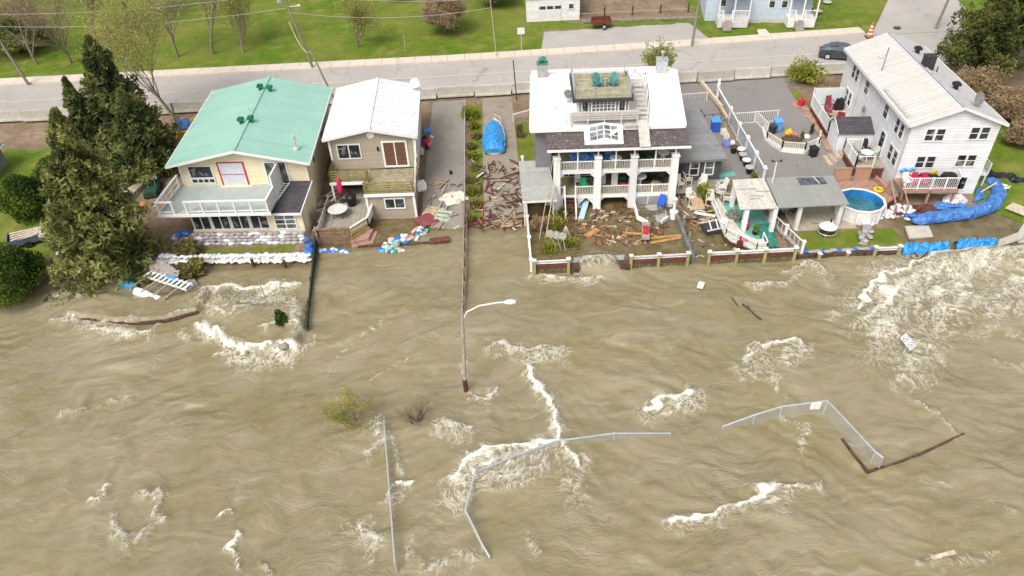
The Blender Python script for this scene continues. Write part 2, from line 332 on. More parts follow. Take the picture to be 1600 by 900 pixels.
def inpoly(X, Y, poly):
    ins = np.zeros(np.shape(X), bool); n = len(poly)
    for i in range(n):
        x1, y1 = poly[i][:2]; x2, y2 = poly[(i+1) % n][:2]
        c = ((y1 > Y) != (y2 > Y)) & (X < (x2-x1)*(Y-y1)/((y2-y1) or 1e-9)+x1); ins ^= c
    return ins
def box2(X, Y, x0, x1, y0, y1, s=.6): return sst(X, x0-s, x0+s)*(1-sst(X, x1-s, x1+s))*sst(Y, y0-s, y0+s)*(1-sst(Y, y1-s, y1+s))
def grassmask(X, Y):
    g = sst(Y, 76, 78)                                    # the park beyond the road
    g = np.maximum(g, box2(X, Y, -60, -33.5, 44, 62, 2)*.9)   # lawn at the far left
    g = np.maximum(g, box2(X, Y, -24, -16, 44, 45.5, .3)*.6)
    g = np.maximum(g, box2(X, Y, .6, 2.6, 52, 62, .5))
    g = np.maximum(g, box2(X, Y, 21, 28.4, 40.3, 43.2, .4))
    g = np.maximum(g, box2(X, Y, 36.3, 60, 43, 58, .8))
    g = np.maximum(g, box2(X, Y, -3.2, -1.9, 47, 66, .3)*.8)
    g = np.maximum(g, box2(X, Y, 29, 31, 40.4, 41.6, .4)*.8)
    g = np.maximum(g, box2(X, Y, 27.6, 28.8, 61, 66, .4)*.9)
    g = g*(1-box2(X, Y, 5, 23, 79.3, 85, .8))
    g = g*(1-.75*box2(X, Y, 8, 24, 86.5, 100, 1.5))
    return g
xs = np.concatenate([[-900, -400, -200, -120, -90], np.arange(-78, 78, .45), [90, 120, 200, 400, 900]]); ys = np.concatenate([[-60, 0, 20], np.arange(34, 112, .45), [125, 150, 220, 400, 900]])
gm = bpy.data.materials.new('ground soil and grass'); gm.use_nodes = True; t = gm.node_tree; b = t.nodes['Principled BSDF']; L = t.links.new
b.inputs['Roughness'].default_value = .9; b.inputs['Specular IOR Level'].default_value = .15
tc = N(t, 'ShaderNodeTexCoord'); at = N(t, 'ShaderNodeAttribute', attribute_name='grass')
def noi(t, vec, sc, det=6, r=.6):
    n = N(t, 'ShaderNodeTexNoise'); n.inputs['Scale'].default_value = sc; n.inputs['Detail'].default_value = det; n.inputs['Roughness'].default_value = r; t.links.new(vec, n.inputs['Vector']); return n.outputs[0]
def rmp(t, x, a, b2, c=0, d=1):
    n = N(t, 'ShaderNodeMapRange'); n.inputs[1].default_value = a; n.inputs[2].default_value = b2; n.inputs[3].default_value = c; n.inputs[4].default_value = d; t.links.new(x, n.inputs[0]); return n.outputs[0]
def mixc(t, f, a, b2):
    n = N(t, 'ShaderNodeMix', data_type='RGBA')
    for i, c in ((6, a), (7, b2)):
        if isinstance(c, tuple): n.inputs[i].default_value = (*c, 1)
        else: t.links.new(c, n.inputs[i])
    if isinstance(f, float): n.inputs[0].default_value = f
    else: t.links.new(f, n.inputs[0])
    return n.outputs[2]
def mth(t, op, a, b2=None):
    n = N(t, 'ShaderNodeMath', operation=op)
    for i, c in ((0, a), (1, b2)):
        if c is None: continue
        if isinstance(c, (int, float)): n.inputs[i].default_value = c
        else: t.links.new(c, n.inputs[i])
    return n.outputs[0]
V = tc.outputs['Object']
n1 = noi(t, V, .16, 5); n2 = noi(t, V, 2.2, 7, .7); n3 = noi(t, V, .55, 5)
grass = mixc(t, rmp(t, n1, .38, .62), (.095, .165, .008), (.145, .185, .02)); grass = mixc(t, rmp(t, n2, .35, .75), grass, (.05, .09, .008)); grass = mixc(t, rmp(t, n3, .50, .72, 0, .8), grass, (.23, .20, .06)); grass = mixc(t, rmp(t, noi(t, V, .07, 4), .5, .62, 0, .55), grass, (.17, .17, .035))
dirt = mixc(t, rmp(t, n3, .35, .65), (.20, .135, .085), (.29, .22, .155)); dirt = mixc(t, rmp(t, n2, .4, .75), dirt, (.10, .07, .045))
gf = mth(t, 'ADD', at.outputs['Fac'], mth(t, 'MULTIPLY', mth(t, 'SUBTRACT', n3, .5), .9)); gf = mth(t, 'ADD', gf, mth(t, 'MULTIPLY', mth(t, 'SUBTRACT', n2, .5), .5))
L(mixc(t, rmp(t, gf, .4, .62), dirt, grass), b.inputs['Base Color'])
bp = N(t, 'ShaderNodeBump'); bp.inputs['Strength'].default_value = .5; bp.inputs['Distance'].default_value = .12; L(noi(t, V, 5, 6, .7), bp.inputs['Height']); L(bp.outputs[0], b.inputs['Normal'])
tag(grid(xs, ys, gz, {'grass': grassmask}, 'ground', gm), kind='structure')
# paved sheets drape over the ground
def sheet(name, poly, m, dz=.02, step=.5, skirt=0.0, kind='structure'):
    "a sheet draped over the ground: cells clipped to a quad given by four corners"
    a, b_, c, d = [Vector(p).to_2d() for p in poly]
    nu = max(2, int(max((b_-a).length, (c-d).length)/step)); nv = max(2, int(max((d-a).length, (c-b_).length)/step))
    mb = MB(); vs = []
    for j in range(nv+1):
        for i in range(nu+1):
            u = i/nu; v = j/nv; p = (a*(1-u)+b_*u)*(1-v)+(d*(1-u)+c*u)*v
            e = -skirt if (i in (0, nu) or j in (0, nv)) and skirt else 0
            vs.append((p.x, p.y, 0))
    arr = np.array(vs); z = gz(arr[:, 0], arr[:, 1])+dz
    vs = [(arr[k, 0], arr[k, 1], z[k]) for k in range(len(vs))]
    fs = [(j*(nu+1)+i, j*(nu+1)+i+1, (j+1)*(nu+1)+i+1, (j+1)*(nu+1)+i) for j in range(nv) for i in range(nu)]
    mb.add(vs, fs); o = meshobj(name, mb, m, smooth=True)
    return tag(o, kind=kind) if kind else o
def pave(name, c1, c2, c3, crack=.5, wet=.64, wetc=(.2, .17, .14), sc=1.0, spk=.0):
    m = bpy.data.materials.new(name); m.use_nodes = True; t = m.node_tree; b = t.nodes['Principled BSDF']; L = t.links.new
    b.inputs['Specular IOR Level'].default_value = .3
    V = N(t, 'ShaderNodeTexCoord').outputs['Object']; a1 = noi(t, V, .22*sc, 6, .6); a2 = noi(t, V, 6, 6, .75); a3 = noi(t, V, .5*sc, 7, .65)
    c = mixc(t, rmp(t, a1, .35, .65), c1, c2); c = mixc(t, rmp(t, a2, .3, .8, 0, .6), c, c3); wf = rmp(t, a3, wet, wet+.05)
    c = mixc(t, wf, c, wetc)
    vo = N(t, 'ShaderNodeTexVoronoi', feature='DISTANCE_TO_EDGE'); vo.inputs['Scale'].default_value = .22
    mp = N(t, 'ShaderNodeMapping'); L(V, mp.inputs[0]); mp.inputs['Scale'].default_value = (1, .7, 1)
    ad = N(t, 'ShaderNodeMix', data_type='RGBA'); ad.inputs[0].default_value = .14; L(mp.outputs[0], ad.inputs[6]); cn = N(t, 'ShaderNodeTexNoise'); cn.inputs['Scale'].default_value = 1.5; cn.inputs['Detail'].default_value = 5; L(V, cn.inputs['Vector'])
    vm = N(t, 'ShaderNodeVectorMath', operation='MULTIPLY_ADD'); vm.inputs[1].default_value = (1.6, 1.6, 0); L(cn.outputs['Color'], vm.inputs[0]); L(mp.outputs[0], vm.inputs[2]); L(vm.outputs[0], vo.inputs['Vector'])
    ck = rmp(t, vo.outputs['Distance'], .0, .012, crack, 0); c = mixc(t, ck, c, (.09, .08, .07)); L(c, b.inputs['Base Color']); L(rmp(t, wf, 0, 1, .85, .35), b.inputs['Roughness'])
    return m
ROAD = pave('worn road asphalt', (.34, .31, .285), (.40, .365, .335), (.28, .255, .235), .38, .66, (.27, .23, .19), .8)
SIDE = pave('sidewalk concrete', (.58, .51, .42), (.53, .465, .38), (.46, .41, .34), .3, .75, (.5, .43, .35))
ASPH = pave('driveway asphalt', (.235, .21, .18), (.285, .255, .22), (.18, .16, .135), .2, .56, (.20, .175, .145), 1.4)
ASPHD = pave('parking asphalt', (.20, .185, .175), (.235, .215, .20), (.165, .15, .145), .25, .66, (.19, .165, .135), 1.2)
YLINE = mat('faded yellow road paint', (.62, .52, .33), .8, .1, 6)
def quad(name, pts, m, z=None, kind='structure'):
    mb = MB(); mb.add([(p[0], p[1], z if z is not None else p[2]) for p in pts], [tuple(range(len(pts)))]); return tag(meshobj(name, mb, m), kind=kind)
# road runs from far left to the side street
RL = [(-130, 67.2), (-50, 67.5), (-8.6, 68.0), (2.3, 68.3), (33.6, 69.4), (46, 69.6), (90, 64)]
RU = [(-130, 76.2), (-55, 76.6), (-5.8, 76.9), (20, 77.9), (40.9, 79.2), (46, 79.4), (90, 80)]
def strip(name, lo, hi, m, dz):
    mb = MB(); n = len(lo); z = 1.5+dz
    mb.add([(x, y, z) for x, y in lo]+[(x, y, z) for x, y in hi], [(i, i+1, n+i+1, n+i) for i in range(n-1)]); return struct(name, mb, m)
for i in range(len(KX)): pass
strip('road', RL, RU, ROAD, .06)
# side street
SIDEST = 1
# sidewalk with kerb
mb = MB()
for i in range(1, 4):
    (x0, y0), (x1, y1) = RU[i], RU[i+1]
    if i == 3: x1, y1 = 40.9, 79.2
    n = int((x1-x0)/1.8)
    for k in range(n):
        a = k/n; c = (k+1)/n-.03/(x1-x0)
        p0 = (x0+(x1-x0)*a, y0+(y1-y0)*a); p1 = (x0+(x1-x0)*c, y0+(y1-y0)*c)
        mb.prism([p0, p1, (p1[0], p1[1]+1.75), (p0[0], p0[1]+1.75)], 1.3, 1.69)
mb.prism([(-130, 76.2), (-55, 76.6), (-55, 78.35), (-130, 78)], 1.3, 1.69)
struct('sidewalk', mb, SIDE)
mb = MB()
for i in range(1, 4): # centre lines
    (x0, y0), (x1, y1) = RL[i], RL[i+1]
for lo, hi in (((-50, 71.9), (38, 74.0)), ((-130, 71.6), (-50, 71.9))):
    mb.add([(lo[0], lo[1], 1.575), (hi[0], hi[1], 1.575), (hi[0], hi[1]+.13, 1.575), (lo[0], lo[1]+.13, 1.575)], [(0, 1, 2, 3)])
mb.add([(-50, 69.0, 1.575), (36, 70.6, 1.575), (36, 70.72, 1.575), (-50, 69.1, 1.575)], [(0, 1, 2, 3)])
struct('road_marking', mb, YLINE)
sheet('side_street', [(41.3, 78.5), (54, 78.5), (56, 90), (48.6, 90.5)], ROAD, .09)
sheet('side_street', [(48.6, 90.3), (56, 90), (72, 130), (66, 132)], ROAD, .1)
sheet('driveway', [(-6.9, 44.5), (-3.6, 44.5), (-3.6, 67.3), (-6.9, 67.1)], ASPH)
sheet('driveway', [(-1.9, 44.5), (1.3, 44.5), (.9, 67.6), (-2.0, 67.4)], pave('wet gravel driveway', (.24, .205, .165), (.30, .26, .21), (.18, .15, .12), .1, .6, (.17, .14, .11), 2))
sheet('parking_lot', [(14.8, 50.6), (20.0, 50.6), (20.4, 68.3), (14.8, 68.1)], ASPHD)
sheet('parking_lot', [(20.75, 48.2), (28.2, 49.5), (28.0, 68.9), (21.0, 68.6)], ASPHD, .022)
sheet('parking_lot', [(14.0, 66), (28.6, 66.8), (33, 69.2), (14.0, 68.3)], ASPHD, .03)
sheet('driveway', [(4.6, 79.2), (23.6, 80.2), (22.4, 85.0), (5.3, 84.4)], pave('grey gravel driveway', (.34, .315, .29), (.40, .37, .335), (.27, .25, .23), .1, .68, (.25, .22, .19), 1.5), .05)
sheet('patio', [(21.1, 43.3), (25.7, 43.3), (25.3, 47.2), (20.8, 47.2)], mat('tan patio concrete', (.40, .35, .26), .8, .12, 2.5, spots=((.30, .26, .19), 3, .6)), .03)
# ---------------------------------------------------------------- water
WALLPX = [(98, 496), (150, 503), (205, 508), (255, 504), (312, 491)]
def seg(X, Y, a, b):
    ax, ay = a; bx, by = b; dx, dy = bx-ax, by-ay; L2 = dx*dx+dy*dy+1e-9
    t = np.clip(((X-ax)*dx+(Y-ay)*dy)/L2, 0, 1); return np.hypot(X-ax-t*dx, Y-ay-t*dy)
def strokes():
    "foam crests: photo polyline, half width m, strength, trailing side length (towards camera) m"
    return [
     ([(765, 542), (795, 540), (812, 548), (885, 543)], .22, .9, 1.1), ([(790, 540), (812, 545)], .45, 1, .5),
     ([(822, 572), (845, 605), (862, 640), (872, 688)], .34, 1.25, .3),
     ([(708, 750), (735, 722), (765, 706), (815, 697), (855, 694), (893, 694)], .40, 1.2, 1.5), ([(755, 745), (800, 742), (835, 728), (870, 700)], .22, .9, .8), ([(880, 695), (898, 712), (900, 730)], .4, 1.1, 2.0),
     ([(1012, 641), (1040, 616), (1085, 612)], .34, 1.2, .9), ([(1158, 560), (1178, 545), (1205, 536), (1255, 533)], .22, 1.1, 1.6), ([(1195, 560), (1215, 610)], .5, .55, .6), ([(1225, 650), (1260, 668), (1250, 700)], .35, .6, .8),
     ([(1052, 818), (1085, 808), (1120, 800), (1150, 785), (1190, 768), (1235, 756)], .33, 1.2, .5), ([(1235, 756), (1262, 752), (1282, 770)], .25, .8, .5), ([(1190, 785), (1250, 770)], .4, .7, .4),
     ([(600, 770), (645, 756)], .28, 1.1, .4), ([(556, 812), (570, 835), (590, 845)], .4, .9, .6), ([(575, 665), (590, 655), (602, 690), (570, 705)], .35, .85, .5), ([(610, 670), (632, 752)], .16, .85, .3),
     ([(640, 850), (665, 878), (700, 870)], .4, .6, .4), ([(745, 620), (765, 632), (775, 612)], .35, .9, .4), ([(690, 662), (715, 672), (738, 676)], .3, .9, .7), ([(727, 560), (737, 622)], .2, .5, .2), ([(830, 830), (838, 862)], .25, .5, .3), ([(720, 862), (742, 868)], .5, .7, .2),
     ([(1342, 478), (1362, 448), (1395, 424), (1440, 408), (1480, 398), (1600, 384)], .34, 1.1, 6.0), ([(1490, 400), (1485, 440), (1510, 470), (1560, 500)], .5, .7, 1.5), ([(1490, 398), (1550, 394), (1600, 400)], .7, 1.05, 2.4), ([(1400, 425), (1470, 440), (1530, 470)], .3, .75, .9), ([(1480, 410), (1490, 450), (1560, 490)], .35, .8, .8), ([(1398, 480), (1400, 510)], .3, .6, .5),
     ([(1418, 562), (1426, 595), (1436, 610)], .14, .8, .1), ([(1438, 630), (1470, 655), (1492, 670)], .16, .75, .2),
     ([(1165, 440), (1180, 444), (1230, 440)], .25, .8, .3), ([(1220, 420), (1262, 412), (1288, 425)], .22, .8, 1.2), ([(1555, 565), (1600, 568)], .2, .6, .4),
     ([(320, 455), (345, 449), (380, 456), (420, 450), (470, 450)], .5, 1.15, 1.7), ([(335, 490), (365, 500), (395, 485), (440, 460)], .25, .9, .5), ([(312, 510), (345, 530), (385, 548), (420, 545), (465, 545)], .40, 1.15, .5), ([(415, 520), (440, 508), (462, 515)], .3, .9, .3), ([(460, 470), (465, 520)], .6, .8, .3), ([(325, 474), (365, 480), (420, 472), (465, 482)], .8, .62, 1.0), ([(340, 548), (400, 562), (450, 556)], .5, .85, .5), ([(160, 516), (205, 522), (240, 518)], .35, .85, .6), ([(470, 545), (455, 575)], .3, .6, .3), ([(120, 505), (150, 512)], .3, .7, .4),
     ([(75, 462), (100, 458), (130, 455), (125, 470)], .3, .85, .3), ([(85, 500), (120, 498), (155, 503), (205, 507)], .22, .8, .4), ([(150, 520), (200, 528), (232, 522), (245, 512)], .26, 1.0, .2), ([(170, 462), (215, 463)], .12, .5, .2), ([(265, 496), (312, 486)], .16, .9, .1), ([(278, 520), (298, 530)], .4, .55, .3),
     ([(145, 780), (160, 775), (168, 768)], .22, 1.0, .1), ([(228, 770), (250, 765), (240, 800), (262, 810), (225, 845), (212, 858), (195, 830), (180, 815)], .2, .85, .3), ([(345, 805), (358, 795), (368, 798)], .14, 1.2, .05), ([(360, 830), (372, 828), (360, 850), (378, 876)], .14, 1.15, .1), ([(405, 880), (425, 890)], .12, .9, .1),
     ([(95, 645), (150, 640), (200, 622)], .3, .45, .3), ([(1440, 745), (1480, 765)], .3, .35, .3), ([(1430, 870), (1500, 880), (1560, 860)], .3, .5, .3), ([(1540, 780), (1585, 800)], .2, .4, .3),
     ([(828, 428), (870, 430), (935, 432)], .3, .85, .5), ([(900, 396), (935, 393), (975, 402)], .35, 1.1, .7), ([(700, 350), (760, 395)], .2, .25, .4), ([(490, 520), (470, 560)], .2, .5, .2), ([(640, 610), (560, 700), (500, 560)], .3, .12, .3), ([(505, 575), (560, 520), (610, 490)], .15, .45, .3), ([(580, 590), (640, 560)], .15, .4, .2),
    ]
def foamf(X, Y):
    wx = X+(fbm(X*1.1, Y*1.1, 3, 1)-.5)*1.1; wy = Y+(fbm(X*1.1+40, Y*1.1, 3, 2)-.5)*1.1
    F = np.zeros_like(X)
    for pts, hw, st, tr in strokes():
        q = [P(*p) for p in pts]
        d = np.full(X.shape, 99.0)
        x0 = min(p.x for p in q)-3; x1 = max(p.x for p in q)+3; y0 = min(p.y for p in q)-tr-4; y1 = max(p.y for p in q)+3
        m = (X > x0) & (X < x1) & (Y > y0) & (Y < y1)
        if not m.any(): continue
        xx, yy = wx[m], wy[m]; dd = np.full(xx.shape, 99.0); tt = np.full(xx.shape, 99.0)
        for a, b in zip(q[:-1], q[1:]):
            dd = np.minimum(dd, seg(xx, yy, (a.x, a.y), (b.x, b.y)))
            for k in (.25, .5, .75, 1.0): # trailing foam lies on the near side of the crest
                tt = np.minimum(tt, seg(xx, yy, (a.x, a.y-tr*k), (b.x, b.y-tr*k))+tr*k*.2)
        core = .84*st*np.clip(1.2-dd/(hw*.85), 0, 1); trail = (.62 if tr > 4 else .52)*st*np.clip(1.15-tt/(tr*.5+hw*1.2), 0, 1)
        F[m] = np.maximum(F[m], np.maximum(core, trail*np.clip(1.9*fbm((xx+yy)*.28+7, (yy-xx)*1.1, 4, 5)-.15, .1, 1.35)))
    return F
def river(X, Y): return 1-sst(Y, 43.5, 46.5)
def wallspill(X, Y):
    "water held back behind the low timber wall at the left"
    q = [P(*p) for p in WALLPX]; yw = np.interp(X, [p.x for p in q], [p.y for p in q])+.12*(fbm(X*1.5, Y*0+3, 2, 2)-.5); inx = sst(X, q[0].x-.3, q[0].x+.6)*(1-sst(X, q[-1].x-.1, q[-1].x+.1))
    return inx*sst(Y, yw, yw+.14)*(1-sst(Y, yw+2.2, yw+3.2))
def wz(X, Y):
    yard = np.maximum(box2(X, Y, 1.7, 60, 40.45, 60, .1), 0); yard = np.maximum(yard, sst(Y, 45, 47))
    yard = np.maximum(yard, box2(X, Y, -60, -14.4, 42.5, 60, .4)); yard = np.maximum(yard, box2(X, Y, -15, -7, 44.4, 60, .5))
    A = 1-.93*yard; A = A*(.35+.65*np.clip((47-Y)/8, 0, 1))
    wx = X+(fbm(X*.16, Y*.16, 3, 3)-.5)*5; wy = Y+(fbm(X*.16+9, Y*.16, 3, 4)-.5)*5
    a = .75; u1 = wx*math.cos(a)+wy*math.sin(a); v1 = -wx*math.sin(a)+wy*math.cos(a)
    a = -.5; u2 = wx*math.cos(a)+wy*math.sin(a); v2 = -wx*math.sin(a)+wy*math.cos(a)
    k = sst(X, -6, 10)
    w1 = fbm(u1*.22, v1*.75, 5, 0, .52); w2 = fbm(u2*.22, v2*.75, 5, 2, .52)
    r1 = 1-np.abs(2*fbm(u1*.35, v1*.9, 4, 1, .5)-1)*2; r2 = 1-np.abs(2*fbm(u2*.35, v2*.9, 4, 3, .5)-1)*2
    z = ((w1-.5)*(1-k)+(w2-.5)*k)*.34+((r1-.6)*(1-k)+(r2-.6)*k)*.06+(fbm(u1*.9, v1*2.2, 4, 4)-.5)*.13*(1-k)+(fbm(u2*.9, v2*2.2, 4, 4)-.5)*.13*k
    z = z+(fbm(X*.09, Y*.12, 2, 5)-.5)*.6
    # a long swell crossing the river
    z = z+.06*np.sin(.55*(Y+.18*X+3*fbm(X*.05, Y*.05, 2, 2)))
    z = z*A
    F = foamf(X, Y); F = F*(.35+.65*A); z = z+.20*np.clip(F, 0, 1)*(.5+fbm(X*2.6, Y*2.6, 3, 4))*np.clip(A*1.2, .1, 1)
    z = z+.36*wallspill(X, Y)*(.75+.5*fbm(X*.8, Y*.8, 2, 1))
    # surge climbing the ramp between the seawalls, and the big breaker at the right
    z = z+.75*np.exp(-(((X-6.2)/1.7)**4)-((Y-40.9)/.9)**2)+.9*np.exp(-((X-33.5)/3.5)**4-((Y-39.2)/.8)**2)*(.6+.6*fbm(X*.9, Y*.9, 3, 1))
    q = [P(*p) for p in ((312, 512), (345, 535), (395, 552), (440, 548), (472, 540))]; yl = np.interp(X, [p.x for p in q], [p.y for p in q])+.35*(fbm(X*1.2, Y*0+5, 3, 1)-.5); z = z+.62*sst(X, q[0].x, q[0].x+.5)*(1-sst(X, q[-1].x-.5, q[-1].x+.1))*sst(Y, yl, yl+.3)*(1-sst(Y, yl+2.6, yl+5.5))
    wz.F = np.maximum(F, .75*np.exp(-(((X-6.2)/1.6)**4)-((Y-41.2)/.8)**2)); wz.yard = yard; return z
def watermat():
    m = bpy.data.materials.new('muddy flood water'); m.use_nodes = True; t = m.node_tree; b = t.nodes['Principled BSDF']; L = t.links.new
    V = N(t, 'ShaderNodeTexCoord').outputs['Object']; fo = N(t, 'ShaderNodeAttribute', attribute_name='foam').outputs['Fac']; ya = N(t, 'ShaderNodeAttribute', attribute_name='yard').outputs['Fac']
    def mp(sx, sy, r, v=V):
        n = N(t, 'ShaderNodeMapping'); n.inputs['Scale'].default_value = (sx, sy, 1); n.inputs['Rotation'].default_value = (0, 0, r); L(v, n.inputs[0]); return n.outputs[0]
    # swirling warp of the coordinates
    wn = N(t, 'ShaderNodeTexNoise'); wn.inputs['Scale'].default_value = .35; wn.inputs['Detail'].default_value = 3; L(V, wn.inputs['Vector'])
    wv = N(t, 'ShaderNodeVectorMath', operation='MULTIPLY_ADD'); wv.inputs[1].default_value = (3.2, 3.2, 0); L(wn.outputs['Color'], wv.inputs[0]); L(V, wv.inputs[2]); W = wv.outputs[0]
    big = noi(t, mp(.5, 1, .4, W), .22, 4); mid = noi(t, mp(.3, 1, -.45, W), 1.6, 7, .66); mid2 = noi(t, mp(.3, 1, .7, W), 2.0, 7, .66); fine = noi(t, mp(.6, 1.3, .1, W), 6.0, 6, .7)
    c = mixc(t, rmp(t, big, .35, .65), (.192, .158, .077), (.240, .203, .122)); c = mixc(t, rmp(t, mid, .42, .70, 0, .55), c, (.305, .265, .192)); c = mixc(t, rmp(t, mid2, .5, .74, 0, .5), c, (.140, .115, .050))
    st_ = noi(t, mp(.16, 2.0, .85, W), .9, 5, .6); st2 = noi(t, mp(.16, 2.0, -.5, W), .8, 5, .6); c = mixc(t, rmp(t, st_, .56, .70, 0, .4), c, (.36, .32, .225)); c = mixc(t, rmp(t, st2, .58, .72, 0, .35), c, (.34, .30, .21)); c = mixc(t, rmp(t, noi(t, V, .09, 3), .5, .66, 0, .5), c, (.20, .165, .07))
    yc = mixc(t, rmp(t, noi(t, V, 1.3, 6), .38, .62), (.105, .078, .034), (.165, .128, .062)); c = mixc(t, ya, c, yc)
    # foam breakup
    vo = N(t, 'ShaderNodeTexNoise', noise_type='RIDGED_MULTIFRACTAL') if False else None
    rid = mth(t, 'ABSOLUTE', mth(t, 'SUBTRACT', noi(t, mp(1.3, .75, .15, W), 1.9, 7, .66), .5)); lace = rmp(t, rid, .0, .06, 1, 0)
    br = noi(t, W, 3.4, 7, .75)
    f1 = mth(t, 'ADD', mth(t, 'MULTIPLY', fo, 1.0), mth(t, 'MULTIPLY', mth(t, 'SUBTRACT', noi(t, W, 5.5, 7, .8), .5), 2.0)); solid = rmp(t, f1, .52, .86)
    f2 = mth(t, 'MULTIPLY', lace, rmp(t, mth(t, 'ADD', fo, mth(t, 'MULTIPLY', mth(t, 'SUBTRACT', br, .5), .7)), .14, .6)); fm = mth(t, 'MAXIMUM', solid, mth(t, 'MULTIPLY', f2, .85))
    # flecks everywhere
    fl = rmp(t, noi(t, mp(.5, 1, .35, W), 3.0, 8, .8), .66, .74, 0, .7); fl = mth(t, 'MULTIPLY', fl, rmp(t, noi(t, V, .25, 3), .5, .62)); fl = mth(t, 'MULTIPLY', fl, mth(t, 'SUBTRACT', 1, ya)); fm = mth(t, 'MAXIMUM', fm, fl)
    fc = mixc(t, rmp(t, br, .35, .7), (.76, .70, .56), (.88, .84, .73)); c = mixc(t, fm, c, fc)
    L(c, b.inputs['Base Color']); b.inputs['IOR'].default_value = 1.42; L(rmp(t, fm, 0, 1, .07, .8), b.inputs['Roughness']); L(rmp(t, fm, 0, 1, .5, .15), b.inputs['Specular IOR Level'])
    hh = mth(t, 'ADD', mth(t, 'MULTIPLY', mid, .5), mth(t, 'MULTIPLY', mid2, .5)); hh = mth(t, 'ADD', hh, mth(t, 'MULTIPLY', fine, .34)); hh = mth(t, 'MULTIPLY', hh, rmp(t, ya, 0, 1, 1, .16)); hh = mth(t, 'MULTIPLY', hh, rmp(t, noi(t, V, .14, 3), .38, .62, .35, 1.25)); hh = mth(t, 'ADD', hh, mth(t, 'MULTIPLY', fm, .25))
    bp = N(t, 'ShaderNodeBump'); bp.inputs['Strength'].default_value = 1; bp.inputs['Distance'].default_value = .15; L(hh, bp.inputs['Height']); L(bp.outputs[0], b.inputs['Normal'])
    return m
xs = np.concatenate([[-900, -300, -120, -80], np.arange(-46, 42, .14), [45, 50, 60, 90, 140, 300, 900]]); ys = np.concatenate([[-900, -300, -80, -20, 0, 8], np.arange(13, 51, .14), [52]])
tag(grid(xs, ys, wz, {'foam': lambda X, Y: wz.F, 'yard': lambda X, Y: wz.yard}, 'water', watermat()), kind='structure')
# ---------------------------------------------------------------- building helpers
def frame(o, rz=0.0):
    return Matrix.Translation(Vector(o)) @ Matrix.Rotation(math.radians(rz), 4, 'Z')
def window(parent, x, z, w, h, y=0.0, side='S', nx=2, nz=1, fr=.09, glass=None, fm=None, name='window', label=None, mun=.04):
    """window on a wall of the parent: side S faces -y (x = left edge), W faces -x (x = position along y), E faces +x"""
    if side == 'S': m = Matrix.Translation((x, y, z))
    elif side == 'W': m = Matrix.Translation((y, x+w, z)) @ Matrix.Rotation(math.radians(-90), 4, 'Z')
    else: m = Matrix.Translation((y, x, z)) @ Matrix.Rotation(math.radians(90), 4, 'Z')
    b = MB(m); f = fr
    b.box(-f, 0, -.07, .02, -f, h+f); b.box(w, w+f, -.07, .02, -f, h+f); b.box(0, w, -.07, .02, -f, 0); b.box(0, w, -.07, .02, h, h+f)
    for i in range(1, nx): c = w*i/nx; b.box(c-mun, c+mun, -.055, .0, 0, h)
    for i in range(1, nz):
        c = h*i/nz
        for j in range(nx): b.box(w*j/nx+(mun if j else 0), w*(j+1)/nx-(mun if j < nx-1 else 0), -.05, .0, c-mun*.8, c+mun*.8)
    o = meshobj(name, b, fm or WHITE, parent)
    g = MB(m); g.box(0, w, -.03, .01, 0, h); meshobj('pane', g, glass or GLASS, o)
    if label: o['label'] = label
    return o
def rail_mb(mb, a, b, h=.95, step=1.5, bal=.14, pw=.09, rw=.06, bw=.028, base=.08):
    a = Vector(a); b = Vector(b); d = b-a; n = max(1, round(d.length/step))
    for i in range(n+1):
        p = a+d*i/n; mb.box(p.x-pw/2, p.x+pw/2, p.y-pw/2, p.y+pw/2, p.z, p.z+h+.06)
    z = Vector((0, 0, 1)); mb.bar(a+z*h, b+z*h, rw, rw); mb.bar(a+z*base, b+z*base, rw*.8, rw*.8)
    if bal:
        k = max(2, int(d.length/bal))
        for i in range(1, k): p = a+d*i/k; mb.bar(p+z*base, p+z*h, bw, bw, up=(0, 1, 0))
    return mb
def boards_mb(mb, a, b, h, nb=4, t=.03, bw=.1, z0=.1, posts=2, pw=.1):
    a = Vector(a); b = Vector(b); z = Vector((0, 0, 1))
    for i in range(nb):
        c = z0+(h-z0-bw/2)*i/max(1, nb-1); mb.bar(a+z*c, b+z*c, t, bw)
    for i in range(posts+1): p = a+(b-a)*i/posts; mb.box(p.x-pw/2, p.x+pw/2, p.y-pw/2, p.y+pw/2, p.z, p.z+h+.05)
    return mb
